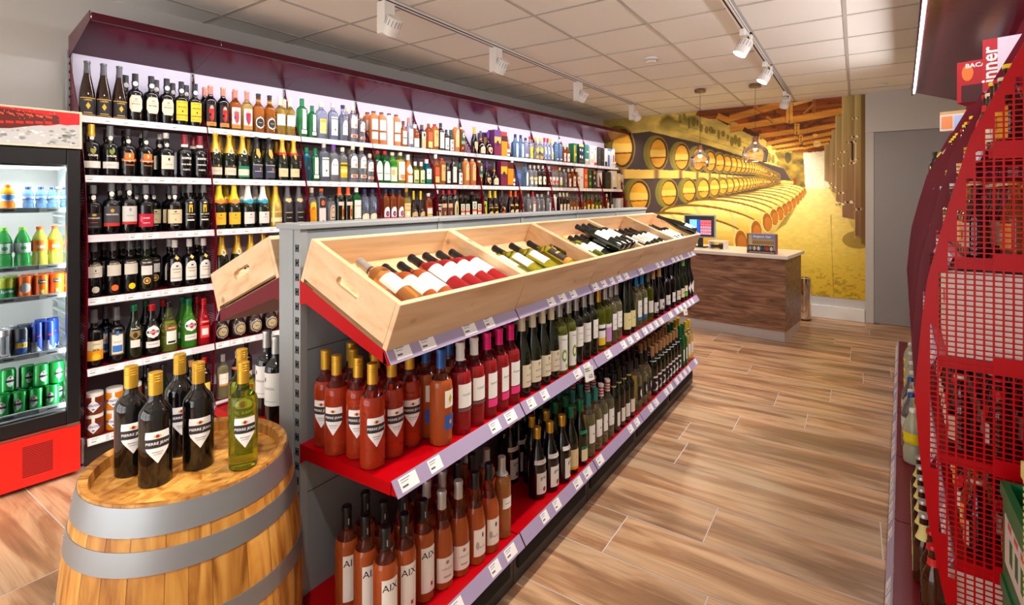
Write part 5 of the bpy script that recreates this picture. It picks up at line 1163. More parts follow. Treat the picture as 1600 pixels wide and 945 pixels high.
champ('champblack', 'black', (('r', .06, .36, 52, (60, 62, 84)), ('r', .35, .36, 52, (226, 222, 214)), ('r', .20, .21, 40, (226, 222, 214)), ('e', .22, .3, 8, (206, 130, 70), 12), ('s', .50, .72, 26, GD), ('t', 'NOIR', .80, .010, (216, 180, 90), 0, .01, True)), 'tall champagne bottle with black and gold foil', cf=.30)
champ('champred', 'gold', (('r', .10, .30, 50, (226, 206, 160)), ('r', .62, .68, 178, (196, 20, 30)), ('s', .50, .64, 12, GD), ('t', 'BRUT', .22, .009, (130, 100, 60))), 'champagne bottle, gold foil with red collar', cf=.33)
champ('champorange', 'yellow', (('r', .10, .36, 54, (240, 186, 50)), ('e', .54, .66, 40, (240, 120, 30)), ('r', .57, .62, 178, (240, 130, 30)), ('t', 'Tsarine', .24, .010, (80, 60, 30)), ('e', .29, .32, 6, (110, 80, 30))), 'champagne bottle, yellow label, orange collar', cf=.42)
champ('champblue', 'white', (('r', .10, .36, 54, (232, 222, 214)), ('e', .54, .66, 40, (20, 150, 180)), ('r', .57, .62, 178, (30, 150, 176)), ('t', 'Tsarine', .24, .010, (60, 60, 64)), ('e', .29, .32, 6, (60, 60, 64))), 'champagne bottle, white foil with blue collar', cf=.42)
champ('champall', 'gold', (('r', .34, .36, 178, (236, 214, 140)), ('r', .12, .22, 60, (236, 220, 170))), 'champagne bottle sleeved in gold', gl='goldfoil')
champ('cava', 'grey', (('r', .08, .34, 34, (24, 22, 24)), ('r', .32, .335, 34, (214, 190, 130)), ('r', .085, .10, 34, (214, 190, 130)), ('t', 'Cordon', .21, .012, (236, 220, 180), 0, .01), ('s', .56, .66, 40, (214, 190, 130))), 'matt black cava bottle, gold-framed label', gl='matteblack')
kind('rozes', 'port', .285, .041, 'black', 'grey', .17, 'black port bottle, gold emblem, pale lettering', (('r', .14, .44, 54, (40, 38, 42)), ('t', 'ROMARIZ', .34, .0125, (226, 216, 196), 0, .02), ('e', .38, .43, 14, (206, 160, 60)), ('r', .25, .26, 26, (206, 60, 50)), ('r', .17, .175, 30, (180, 170, 150))), neck=((236, 232, 224), .70, .80, 36), name='port_bottle')
kind('vandongen', 'port', .305, .042, 'black', 'grey', .18, 'black port bottle, dark label, red foot band', (('r', .20, .54, 58, (70, 68, 74)), ('r', .16, .22, 60, (206, 50, 40)), ('t', 'VASCONEL', .38, .0125, (240, 236, 230), 0, .02), ('e', .42, .49, 12, (206, 160, 60))), neck=((236, 232, 224), .72, .82, 36), name='port_bottle')
kind('portwhite', 'port', .315, .041, 'black', 'grey', .18, 'black port bottle, grey-white label, red band', (('r', .18, .52, 58, (214, 212, 208)), ('r', .18, .23, 58, (206, 40, 40)), ('t', 'TAWNY', .34, .0105, (90, 90, 94)), ('e', .42, .49, 9, (160, 160, 160))), neck=((236, 232, 224), .72, .82, 36), name='port_bottle')
kind('portred', 'port', .290, .043, 'black', 'grey', .18, 'black port bottle, crimson lower label', (('r', .13, .40, 60, (196, 24, 56)), ('t', 'RUBY', .31, .0135, (244, 236, 230), 0, .02), ('t', 'PORTO', .21, .0105, (244, 226, 226), 0, .02), ('e', .22, .36, 10, (230, 90, 110), -34)), neck=((236, 232, 224), .70, .80, 36), name='port_bottle')
kind('portbull', 'port', .290, .042, 'black', 'grey', .18, 'black port bottle, cream label with small bull', (('r', .18, .48, 60, (228, 212, 170)), ('r', .42, .445, 9, INK), ('t', 'OSBORNE', .385, .0095, (90, 70, 40)), ('t', 'PORTO', .14, .009, (206, 196, 170), 0, .02), ('r', .25, .28, 3, (110, 90, 60))), neck=((236, 232, 224), .70, .80, 36), name='port_bottle')
kind('drysack', 'port', .315, .041, 'black', 'grey', .22, 'black sherry bottle, yellow doorway emblem', (('r', .38, .54, 14, (236, 186, 30)), ('r', .38, .48, 5, INK), ('t', 'DRY SACK', .34, .0115, (240, 236, 224), 0, .02), ('r', .21, .24, 28, (226, 220, 206)), ('r', .28, .29, 20, (160, 150, 130)), ('e', .56, .60, 12, (190, 190, 190))), name='sherry_bottle')
kind('yelloworange', 'bordeaux', .290, .040, 'clear', 'cream', .14, 'clear bottle, orange-yellow label', (('r', .06, .44, 46, (250, 170, 20)), ('a', .44, .62, 36, (250, 220, 60)), ('e', .40, .50, 20, (240, 130, 40)), ('t', 'rum', .14, .012, INK)), name='liquor_bottle')
kind('whiteorange', 'gin', .285, .040, 'clear', 'orange', .08, 'clear bottle, white label, orange disc', (('r', .04, .46, 42, (240, 228, 224)), ('r', .48, .74, 34, (40, 40, 46)), ('e', .52, .68, 20, (240, 110, 50)), ('e', .08, .14, 6, INK)), name='gin_bottle')
kind('ovalsmall', 'gin', .235, .040, 'clear', 'black', .10, 'short clear bottle, pale arch label', (('a', .16, .66, 34, (228, 200, 170)), ('a', .22, .60, 24, (60, 50, 50)), ('a', .25, .57, 20, (226, 200, 170)), ('t', 'Gin', .42, .014, INK, 0, .02)), name='gin_bottle')
kind('redcapgin', 'gin', .300, .038, 'darkgreen', 'orange', .22, 'dark gin bottle, slanted orange cap', (('r', .12, .54, 20, (230, 170, 100), 18), ('r', .50, .60, 44, (214, 206, 196)), ('r', .2, .4, 14, (180, 60, 40), 18)), name='gin_bottle')
kind('gordons', 'gin', .300, .040, 'green', 'white', .14, 'green gin bottle, big white label', (('r', .08, .64, 50, (240, 234, 222)), ('t', 'LONDON', .48, .013, (196, 40, 50), 0, .02), ('r', .12, .14, 50, INK), ('e', .09, .17, 6, GD)), name='gin_bottle')
kind('silvertree', 'gin', .285, .040, 'bluish', 'navy', .14, 'clear bottle with silver branches, pale foot label', (('a', .02, .28, 50, (238, 224, 190)), ('r', .34, .70, 3, (120, 140, 170), 6), ('d', .38, .62, 16, (150, 165, 190), 14), ('d', .45, .70, 12, (120, 136, 170), -12)), name='gin_bottle')
kind('rumblue', 'gin', .285, .038, 'cognac', 'navy', .12, 'amber rum bottle, white and red label', (('a', .08, .46, 46, (240, 234, 232)), ('e', .16, .34, 24, (60, 70, 150)), ('r', .10, .15, 46, (206, 50, 50)), ('e', .20, .29, 12, (230, 90, 80))), name='rum_bottle')
kind('rumgold', 'bordeaux', .300, .042, 'gold', 'gold', .12, 'golden rum bottle, cream label', (('r', .06, .54, 50, (240, 206, 140)), ('t', 'Pampero', .46, .012, INK, 0, .02), ('e', .14, .30, 24, (250, 240, 220)), ('r', .32, .34, 50, (210, 120, 40))), name='rum_bottle')
kind('darkgold', 'squat', .275, .042, 'brownblack', 'yellow', .30, 'dark bottle, yellow cap, cream foot label', (('a', .05, .30, 44, (214, 180, 130)), ('r', .12, .14, 26, (90, 50, 30))), name='rum_bottle')
kind('brownyellow', 'gin', .255, .042, 'cognac', 'white', .12, 'brown bottle, white and yellow label', (('r', .08, .2, 48, (246, 206, 60)), ('r', .22, .44, 48, (236, 224, 210)), ('r', .44, .5, 48, (206, 40, 30))), name='rum_bottle')
kind('framelabel', 'square', .285, .044, 'brownblack', 'white', .12, 'black square bottle, white-framed label', (('r', .04, .52, 44, (240, 236, 220)), ('r', .08, .48, 38, (40, 36, 36)), ('a', .10, .26, 26, (240, 226, 120)), ('r', .32, .42, 28, (220, 214, 200))), name='rum_bottle', sq=True)
kind('redcapbrown', 'gin', .285, .040, 'brownblack', 'red', .14, 'dark bottle, red cap, brown label', (('r', .06, .48, 46, (120, 60, 50)), ('r', .40, .54, 46, (230, 190, 150)), ('e', .14, .28, 14, (220, 150, 90))), name='herb_liqueur_bottle')
kind('ovalcream', 'gin', .290, .044, 'black', 'red', .14, 'black bottle, cream arch label, red cap', (('a', .04, .62, 32, (226, 212, 160)), ('a', .10, .52, 16, (200, 180, 120)), ('r', .2, .4, 5, (90, 80, 50))), name='herb_liqueur_bottle')
kind('herb', 'square', .235, .040, 'darkgreen', 'brown', .12, 'small green square bottle, white and orange label', (('r', .05, .62, 44, (240, 236, 220)), ('r', .25, .34, 44, (236, 90, 40)), ('e', .36, .58, 22, (40, 70, 40)), ('e', .40, .54, 13, (226, 220, 180))), name='herb_liqueur_bottle', sq=True)
kind('herbbig', 'square', .275, .046, 'darkgreen', 'brown', .12, 'large green square bottle, white and orange label', (('r', .05, .62, 44, (240, 236, 220)), ('r', .25, .34, 44, (236, 90, 40)), ('e', .36, .58, 22, (40, 70, 40)), ('e', .40, .54, 13, (226, 220, 180))), name='herb_liqueur_bottle', sq=True)
kind('greenpic', 'square', .280, .042, 'darkgreen', 'green', .14, 'dark bottle, lime green picture label', (('r', .05, .62, 44, (170, 206, 60)), ('e', .1, .3, 16, (236, 190, 40), 8), ('e', .38, .52, 16, (30, 40, 20))), name='herb_liqueur_bottle', sq=True)
kind('cognacneck', 'flute', .290, .040, 'brownblack', 'orange', .24, 'dark cognac bottle, orange neck, cream foot label', (('a', .05, .26, 46, (236, 206, 160)), ('r', .12, .14, 24, (120, 80, 40)), ('r', .40, .46, 50, GD)), name='cognac_bottle')
kind('cognacyellow', 'flute', .285, .040, 'brownblack', 'yellow', .26, 'dark cognac bottle, yellow neck', (('a', .05, .22, 46, (240, 206, 90)), ('r', .34, .38, 50, GD)), name='cognac_bottle')
kind('cognacred', 'squat', .300, .044, 'brownblack', 'grey', .30, 'dark flask bottle, red foot label', (('a', .05, .22, 46, (220, 70, 50)), ('e', .24, .34, 18, GD)), name='cognac_bottle')
kind('vodkared', 'gin', .285, .040, 'clear', 'red', .20, 'clear vodka bottle, red cap', (('r', .08, .56, 40, (240, 226, 214)), ('r', .48, .54, 40, (200, 40, 40))), name='vodka_bottle')
kind('vodkaclear', 'gin', .255, .040, 'clear', 'silver', .14, 'clear vodka bottle, no paper label', (('e', .3, .5, 16, (206, 212, 224)), ('r', .14, .18, 20, (190, 196, 210))), name='vodka_bottle')
kind('vodkatall', 'bordeaux', .290, .042, 'clear', 'silver', .14, 'tall clear vodka bottle, silver cap', (('r', .1, .5, 20, (214, 216, 222)), ('e', .3, .44, 12, (160, 164, 176))), name='vodka_bottle')
kind('whitecyl', 'stone', .250, .030, 'stonewhite', 'white', .08, 'slim white flask, grey lettering', (('t', 'gin', .5, .018, (120, 120, 130), 0, .02, True),), name='vodka_bottle')
kind('sixlabel', 'gin', .275, .038, 'brownblack', 'cream', .18, 'dark bottle, white and orange band label', (('r', .16, .46, 46, (240, 228, 206)), ('r', .10, .14, 46, (236, 150, 70)), ('r', .26, .28, 30, (80, 70, 60))), name='whisky_bottle')
kind('miniwhisky', 'square', .210, .032, 'amber', 'grey', .16, 'small amber whisky bottle, cream label', (('r', .06, .42, 46, (240, 220, 176)), ('r', .24, .26, 30, (130, 100, 60))), name='whisky_bottle')
kind('yellowwhisky', 'gin', .250, .038, 'cognac', 'green', .2, 'brown bottle, yellow label', (('r', .06, .46, 46, (246, 220, 100)), ('e', .2, .34, 14, (190, 140, 40))), name='whisky_bottle')
kind('olivewhisky', 'burgundy', .250, .036, 'olive', 'grey', .16, 'olive bottle, small pale label', (('s', .10, .40, 40, (226, 214, 120)),), name='whisky_bottle')
kind('clearcap', 'gin', .270, .042, 'clear', 'silver', .14, 'clear bottle, cream label band', (('r', .34, .46, 44, (232, 210, 150)), ('r', .14, .3, 30, (226, 222, 212))), name='vodka_bottle')
kind('blackcream', 'gin', .275, .042, 'brownblack', 'silver', .14, 'dark bottle, square cream label', (('r', .14, .50, 44, (230, 220, 196)), ('e', .26, .4, 12, (90, 80, 60))), name='whisky_bottle')
kind('circles', 'square', .270, .046, 'amber', 'cream', .14, 'amber square bottle, white label with rings', (('r', .10, .60, 42, (238, 228, 220)), ('e', .34, .52, 12, (206, 130, 40), -14), ('e', .34, .52, 12, (190, 80, 40), 14), ('e', .14, .28, 12, (214, 150, 60))), name='whisky_bottle', sq=True)
kind('whitestripe', 'gin', .270, .036, 'clear', 'red', .14, 'clear bottle, white label with red corner', (('r', .16, .52, 44, (240, 238, 236)), ('s', .14, .36, 34, (236, 90, 70)), ('e', .54, .64, 12, (206, 40, 40))), name='vodka_bottle')
kind('whiteyel', 'gin', .270, .036, 'clear', 'yellow', .14, 'clear bottle, white and yellow label', (('r', .16, .52, 44, (240, 238, 236)), ('r', .14, .26, 44, (236, 224, 30)), ('e', .54, .64, 12, (206, 40, 40))), name='vodka_bottle')
kind('saucewhite', 'square', .290, .044, 'green', 'red', .10, 'green bottle, tall white label, red cap', (('a', .10, .68, 46, (240, 240, 224)), ('r', .30, .32, 40, (60, 90, 60)), ('e', .6, .66, 5, (40, 80, 50))), name='vermouth_bottle', sq=True)
kind('greenshoulder', 'gin', .285, .045, 'brightgreen', 'cream', .10, 'green bottle, peach and white label', (('r', .08, .52, 50, (240, 236, 214)), ('e', .26, .46, 22, (236, 180, 110), -14), ('r', .52, .56, 60, (60, 180, 60))), name='vermouth_bottle')
kind('lightgreen', 'gin', .290, .045, 'yellowgreen', 'cream', .10, 'pale green bottle, white label', (('r', .12, .70, 50, (242, 238, 222)), ('s', .10, .3, 40, (240, 150, 90), 10)), name='vermouth_bottle')
kind('orangewhite', 'burgundy', .275, .044, 'orange', 'white', .18, 'orange bottle, white pear label', (('e', .34, .66, 50, (246, 240, 230)), ('r', .06, .30, 40, (244, 240, 224))), name='aperitif_bottle')
kind('smallyellow', 'square', .215, .036, 'olive', 'white', .18, 'small olive bottle, yellow-edged label', (('r', .08, .62, 42, (244, 238, 190)), ('r', .10, .22, 34, (110, 150, 50)), ('e', .3, .5, 14, (226, 210, 140))), name='aperitif_bottle')
kind('tealgreen', 'square', .245, .044, 'teal', 'white', .16, 'dark teal bottle, white and green label', (('r', .08, .62, 42, (240, 238, 226)), ('r', .08, .22, 42, (20, 120, 70)), ('e', .42, .5, 8, (60, 50, 50))), name='aperitif_bottle', sq=True)
kind('darkteal', 'gin', .265, .036, 'teal', 'green', .14, 'dark green bottle, dark side label', (('r', .1, .7, 24, (20, 40, 60)), ('t', 'GIN', .4, .014, (110, 160, 200), 0, .02, True)), name='gin_bottle')
kind('vodyel2', 'gin', .290, .040, 'clear', 'cream', .12, 'clear bottle, egg-yellow label', (('r', .14, .56, 44, (250, 196, 40)), ('r', .46, .52, 44, (90, 80, 30)), ('r', .28, .38, 44, (250, 224, 130))), name='liquor_bottle')
# sherry and vermouth rows
kind('sherry', 'port', .315, .040, 'black', 'grey', .18, 'black sherry bottle, pale upper label', (('r', .36, .56, 54, (214, 208, 196)), ('t', 'DOMECQ', .58, .0115, (226, 212, 170), 0, .02), ('e', .46, .5, 4, INK), ('r', .43, .436, 28, (120, 116, 110)), ('e', .08, .20, 24, (206, 200, 184))), name='sherry_bottle')
kind('sherryorange', 'port', .315, .040, 'black', 'grey', .18, 'black sherry bottle, orange seal', (('r', .36, .56, 54, (214, 208, 196)), ('t', 'DOMECQ', .58, .0115, (226, 212, 170), 0, .02), ('e', .08, .20, 24, (240, 110, 50))), name='sherry_bottle')
kind('sherryyellow', 'port', .315, .040, 'black', 'grey', .18, 'black sherry bottle, yellow seal', (('r', .36, .56, 54, (214, 208, 196)), ('t', 'DOMECQ', .58, .0115, (226, 212, 170), 0, .02), ('e', .08, .20, 24, (236, 210, 20))), name='sherry_bottle')
kind('tio', 'port', .310, .041, 'darkgreen', 'grey', .18, 'dark green sherry bottle, white square label', (('r', .52, .60, 54, (50, 40, 40)), ('t', 'TIO PEPE', .56, .0115, (240, 234, 224), 0, .03), ('r', .32, .50, 40, (224, 220, 216)), ('e', .14, .28, 26, (230, 170, 90)), ('e', .16, .26, 18, (30, 30, 26)), ('e', .18, .24, 10, (236, 180, 100))), name='sherry_bottle')
kind('sherrybull', 'port', .300, .041, 'black', 'white', .16, 'black sherry bottle, white bull label', (('a', .14, .54, 50, (232, 228, 218)), ('r', .44, .47, 9, INK), ('t', 'VETERANO', .39, .0095, INK, 0, .01), ('r', .32, .34, 26, (206, 170, 80)), ('r', .20, .21, 40, (120, 116, 110)), ('d', .58, .68, 18, (226, 196, 110))), name='sherry_bottle')
kind('egg', 'port', .325, .042, 'black', 'grey', .24, 'black bottle, cream and orange sun label', (('r', .24, .46, 58, (232, 220, 186)), ('r', .12, .30, 58, (244, 160, 30)), ('t', 'SOL', .30, .018, INK, 0, .03), ('e', .12, .24, 26, (250, 200, 40)), ('t', 'Samos', .40, .012, (120, 110, 90))), name='dessert_wine_bottle')
kind('bluemosaic', 'port', .320, .042, 'black', 'grey', .24, 'black bottle, blue and cream framed label', (('r', .14, .56, 56, (60, 58, 64)), ('r', .16, .52, 38, (226, 200, 130)), ('r', .18, .50, 33, (236, 234, 226)), ('r', .20, .32, 32, (60, 120, 200)), ('t', 'MUSCAT', .38, .009, INK), ('r', .50, .58, 9, (60, 120, 200))), name='dessert_wine_bottle')
kind('noilly', 'burgundy', .320, .044, 'darkgreen', 'green', .12, 'dark green vermouth bottle, gold crest', (('t', 'NOILLY', .56, .0135, (226, 240, 226), 0, .03), ('s', .36, .52, 34, (150, 120, 60)), ('e', .40, .5, 14, (60, 50, 30)), ('r', .22, .36, 30, (232, 226, 216))), name='vermouth_bottle')
def mart(key, gl, cap, desc, wl=(236, 236, 232)): kind(key, 'burgundy', .310, .046, gl, cap, .14, desc, (('e', .34, .58, 46, wl), ('e', .37, .55, 40, (236, 236, 236)), ('r', .44, .485, 40, (40, 36, 40)), ('e', .40, .52, 13, (206, 40, 40)), ('t', 'MARTINI', .4625, .0115, (246, 244, 240), 0, .02), ('r', .16, .28, 46, (232, 228, 222)), ('r', .22, .23, 30, (150, 140, 140))), name='vermouth_bottle')
mart('martdark', 'black', 'red', 'dark vermouth bottle, white disc label'); mart('martgreen', 'brightgreen', 'green', 'bright green vermouth bottle, white disc label')
kind('martyellow', 'burgundy', .310, .044, 'yellowgreen', 'black', .12, 'yellow-green vermouth bottle, white label', (('r', .16, .42, 38, (240, 238, 226)), ('r', .18, .22, 28, INK), ('r', .46, .50, 42, (220, 50, 40)), ('t', 'MARTINI', .48, .0095, W_, 0, .02)), name='vermouth_bottle')
kind('martred', 'burgundy', .300, .040, 'red', 'red', .14, 'red vermouth bottle, red label', (('r', .16, .42, 38, (240, 70, 60)), ('r', .22, .36, 26, (236, 230, 226)), ('r', .48, .53, 42, (230, 60, 50)), ('t', 'MARTINI', .505, .009, W_, 0, .02)), name='vermouth_bottle')
kind('ovalblack', 'squat', .265, .056, 'brownblack', 'black', .12, 'round black bottle, grey oval label', (('e', .06, .40, 44, (176, 160, 146)), ('e', .09, .37, 36, (60, 50, 44)), ('e', .12, .34, 30, (196, 176, 130)), ('t', 'Ron', .23, .012, INK, 0, .02)), name='liqueur_bottle')
kind('brownoval', 'squat', .265, .054, 'amber', 'gold', .16, 'round amber bottle, pale oval label', (('e', .06, .40, 44, (236, 206, 150)), ('e', .12, .34, 30, (246, 226, 190))), name='liqueur_bottle')
kind('jarbrown', 'jar', .118, .044, 'jam', 'white', .17, 'jar of dark raisins with blue-lettered diamond label', (('d', .12, .70, 44, (238, 238, 240)), ('r', .40, .50, 50, (40, 70, 150)), ('t', 'ELITEAN', .45, .0125, (244, 244, 250), 0, .03), ('e', .22, .3, 9, (90, 110, 170))), name='fruit_jar', cat='jar', n=28)
kind('jarorange', 'jar', .118, .044, 'apricot', 'white', .17, 'jar of orange apricots with diamond label', (('d', .12, .70, 44, (238, 238, 240)), ('r', .40, .50, 50, (40, 70, 150)), ('t', 'ELITEAN', .45, .0125, (244, 244, 250), 0, .03), ('e', .22, .3, 9, (90, 110, 170))), name='fruit_jar', cat='jar', n=28)
kind('yellowbig', 'bordeaux', .300, .038, 'black', 'cork', .14, 'black bottle, yellow label', (('r', .10, .46, 50, (244, 216, 70)), ('t', 'Rioja', .3, .012, INK)), name='wine_bottle')
kind('redyellow', 'bordeaux', .300, .038, 'brownblack', 'red', .14, 'dark bottle, red cap, yellow label', (('r', .10, .46, 50, (240, 214, 90)), ('t', 'Rioja', .3, .012, (180, 60, 40))), name='wine_bottle')
kind('palelabel', 'gin', .290, .038, 'paleyellow', 'silver', .16, 'pale wine bottle, white square label', (('r', .34, .58, 46, (240, 236, 224)), ('r', .30, .335, 46, (220, 150, 90)), ('r', .46, .465, 24, (150, 140, 120))), name='wine_bottle', n=24)
kind('greenpinklab', 'bordeaux', .290, .038, 'darkgreen', 'white', .16, 'green wine bottle, white cap, pink neck ring', (('r', .12, .42, 46, (236, 230, 222)), ('r', .60, .66, 178, (220, 110, 110))), name='wine_bottle')
# cooler contents
kind('petorange', 'pet', .135, .029, 'orange', 'orange', .09, 'small orange soft-drink bottle', (('r', .36, .62, 178, (236, 230, 224)), ('s', .38, .60, 60, (60, 120, 190))), name='drink_bottle', capr=.013)
kind('petwater', 'pet', .125, .0235, 'water', 'navy', .09, 'small blue water bottle', (('r', .38, .60, 178, (206, 222, 244)), ('e', .44, .54, 30, (60, 100, 190))), name='drink_bottle', capr=.012)
kind('petgreen', 'pet', .215, .034, 'lime', 'lime', .07, 'green soft-drink bottle, white label', (('r', .38, .62, 178, (222, 236, 226)), ('e', .45, .55, 20, (80, 180, 90))), name='drink_bottle', capr=.015)
kind('petlemon', 'pet', .215, .034, 'lemon', 'orange', .07, 'yellow soft-drink bottle, orange label', (('r', .40, .66, 178, (244, 120, 40)), ('r', .46, .54, 30, (250, 220, 180))), name='drink_bottle', capr=.015)
can = lambda key, gl, H, r, desc, lay: kind(key, 'can', H, r, gl, None, 0, desc, lay, name='drink_can', cat='can', n=24)
can('canlime', 'canlime', .115, .033, 'lime and green lemonade can', (('r', .08, .55, 178, (20, 130, 60)), ('t', 'Sprite', .40, .022, (250, 250, 250), 0, .03), ('r', .55, .88, 178, (190, 190, 40))))
can('canorange', 'canorange', .115, .033, 'orange soft-drink can', (('r', .62, .78, 30, (30, 60, 50)), ('t', 'Fanta', .70, .014, (246, 240, 230), 0, .03), ('r', .14, .34, 14, (250, 210, 90)), ('e', .18, .3, 8, (255, 250, 220))))
can('canskull', 'canorange', .115, .033, 'orange soft-drink can, round white print', (('e', .24, .72, 40, (236, 232, 230)),))
can('canred', 'canblue', .165, .0265, 'slim blue and silver energy can', (('r', .08, .40, 178, (206, 208, 214)), ('s', .08, .5, 40, (30, 60, 150), 40), ('t', 'Red', .58, .013, (220, 40, 60), 0, .04)))
can('cansilver', 'tin', .150, .033, 'silver drinks can', (('r', .2, .8, 30, (170, 172, 176)), ('t', 'Z E R O', .5, .01, (110, 110, 116), 0, .01, True)))
can('canbavaria', 'candark', .150, .033, 'dark drinks can, blue and yellow crest', (('e', .10, .62, 44, (30, 70, 150)), ('r', .32, .50, 42, (240, 190, 50)), ('t', '11', .41, .020, (30, 40, 90), 18, .03)))
can('cangreen', 'cangreen', .115, .033, 'green beer can, white oval emblem', (('e', .22, .74, 26, (226, 232, 226)), ('r', .44, .54, 34, (16, 40, 24)), ('e', .60, .70, 6, (206, 40, 40))))
# beer shelving
kind('beerred', 'stubby', .235, .031, 'brown', 'red', .045, 'brown beer bottle, red cap and label', (('s', .40, .62, 50, (206, 30, 36)), ('r', .16, .42, 60, (232, 226, 216)), ('r', .74, .84, 178, (206, 40, 40))), name='beer_bottle', capr=.0155)
kind('beerwhite', 'stubby', .235, .031, 'brown', 'silver', .045, 'brown beer bottle, pale label, silver cap', (('r', .12, .50, 70, (226, 216, 150)), ('r', .64, .86, 178, (216, 206, 130)), ('e', .24, .4, 16, (150, 60, 40))), name='beer_bottle', capr=.0155)
kind('beeryellow', 'stubby', .245, .031, 'brown', 'yellow', .045, 'brown beer bottle, yellow cap', (('r', .12, .50, 60, (240, 190, 40)), ('t', 'despe', .3, .018, (190, 60, 30), 0, .03, True)), name='beer_bottle', capr=.0165)
kind('beerdark', 'stubby', .225, .031, 'brownblack', 'cream', .045, 'dark beer bottle, pale label', (('r', .14, .46, 56, (214, 200, 176)), ('e', .22, .38, 18, (150, 50, 40))), name='beer_bottle', capr=.0155)
kind('beerorange', 'stubby', .225, .031, 'amber', 'gold', .045, 'amber beer bottle, orange label', (('r', .14, .46, 56, (244, 150, 70)), ('e', .22, .38, 18, (250, 220, 160))), name='beer_bottle', capr=.0155)
kind('petcloudy', 'pet', .270, .041, 'cloudy', 'white', .06, 'cloudy lemonade bottle, yellow label', (('r', .38, .58, 178, (240, 214, 20)), ('e', .42, .54, 22, (40, 40, 50))), name='drink_bottle', capr=.015)
kind('petblue', 'pet', .300, .042, 'clear', 'blue', .06, 'clear water bottle, blue cap', (('r', .38, .58, 178, (206, 226, 214)),), name='drink_bottle', capr=.015)

for _k in list(K): build_kind(_k)

# ---- cartons and gift boxes
def carton(P, rz, w_, d_, h_, c, faces, label, cat='box', group=None, name='gift_carton', sgn=1):
    """printed carton; front face looks along local +x; faces = (y0,y1,z0,z1,colour) in fractions"""
    r = thing(name, label, cat, P, rz, group); mb = MB()
    mb.box(-d_ / 2, d_ / 2, -w_ / 2, w_ / 2, 0, h_, c, b=.0012); k = 0
    for f in faces:
        k += 1; x = d_ / 2 + .0004 * k
        if f[0] == 't': flat_text(mb, f[1], (x, (f[2] - .5) * w_, f[3] * h_), (0, 1, 0), (0, 0, 1), f[4], f[5], bold=.02)
        elif f[0] == 'tv': flat_text(mb, f[1], (x, (f[2] - .5) * w_, f[3] * h_), (0, 0, 1), (0, -1, 0), f[4], f[5], bold=.02)
        elif f[0] == 'e': mb.face([(x, (f[1] - .5 + f[3] * math.cos(t)) * w_, (f[2] + f[4] * math.sin(t)) * h_) for t in [2 * PI * q / 14 for q in range(14)]], f[5])
        else:
            y0, y1, z0, z1, cc = f; mb.face([(x, (y0 - .5) * w_, z0 * h_), (x, (y1 - .5) * w_, z0 * h_), (x, (y1 - .5) * w_, z1 * h_), (x, (y0 - .5) * w_, z1 * h_)], cc)
    part('printed_carton', mb, M_PRINT, r, True)
    return r

# ================================================================ stock on the wall shelving
WR = -WALLF.a
ROWN = ['top wall shelf', 'second wall shelf', 'third wall shelf', 'fourth wall shelf', 'fifth wall shelf', 'lowest wall shelf']
wall_items = {0: [], 1: [], 2: [], 3: [], 4: [], 5: []}
def wl(row, txt, back=False):
    for tok in txt.split():
        px, k = tok.split(':'); wall_items[row].append((float(px), k, back))
wl(0, '136.4:fluteblack 156.7:fluteblack 177:fluteblack 202:madeira 228:madeira 252:madeira 277:madeirayellow 301:madeirayellow 327:artdark 345.6:artdark 362:artamber 379:artgold 398:roundamber 417:roundamber 435.5:goldwhite 451:goldwhite '
      '470:gingreen 487.5:gingreens 501.7:vodyel 520:vodwhite 535.5:bolsblue 551.7:ketel 564:ketels 584:stone 596.6:stone 608:stonew 619:stone 630:orangesmall 640:clearcopper 650:ambershort 661:ovaldark 668:amberwhitecap 676.5:redcaptan 685:darkwhitetall 694.5:darkwhiteshort 703.5:darkgreencap 712:orangestone 721:brownround '
      '739.5:cognacgold 751:cognac 762.4:cognacpurple 791.5:amberslim 805:bluesq 813.5:bluesq 821:clearpurple 828:clearyellow 837:clearlemon 844:clearlemon 851:bluered 855.5:bluered 860.6:blueyellow 868:bluetall 874:bluetall 880:brownlabel 886:brownlabel 959.5:amberslim')
wl(0, '196:madeira 244:madeira 270:madeirayellow 291:madeirayellow 316:artdark 366:artamber 424:goldwhite 444:goldwhite 542:ketel 574:stone', True)
wl(1, '139:calemgold 170:calem 196.5:burmester 226:burmester 259:wineshop 289:kopke 313:kopke 335:champgold 353:champgold 374.5:champgreen 400:champblack 419.6:champblack 442:champred 458.4:champred '
      '485.7:darkteal 494.5:gingreens 507.6:vodwhite 521.6:bolspurple 534.7:vodyel2 553:ketel 567:ketel 580:ketels 592:saucewhite 603.5:saucewhite 616:greenshoulder 628:lightgreen 641:orangewhite 652:smallyellow 660.5:smallyellow 671:tealgreen '
      '681:amberwhitecap 690:redcaptan 699:darkwhiteshort 708:darkwhitetall 717.5:darkgreencap 727.5:orangestone 738:orangestone 747.7:brownround 760:cognacpurple 771.7:cognac 800:amberslim 820.5:bluesq 828:clearcap 834.5:clearcap 841:blackcream 848:blackcream 854.5:blackcream '
      '861.5:whitestripe 867.5:whitestripe 874.5:whiteyel 881:vodkaclear 888:brownlabel 894.5:circles 900.5:circles')
wl(1, '158.5:calem 186:burmester 215:burmester 234.6:wineshop 249:wineshop 302:kopke 344:champgold 364:champgold 388:champgold 410:champblack 431:champred 450:champred 478:gingreens 545:vodyel2 597:saucewhite 622:lightgreen', True)
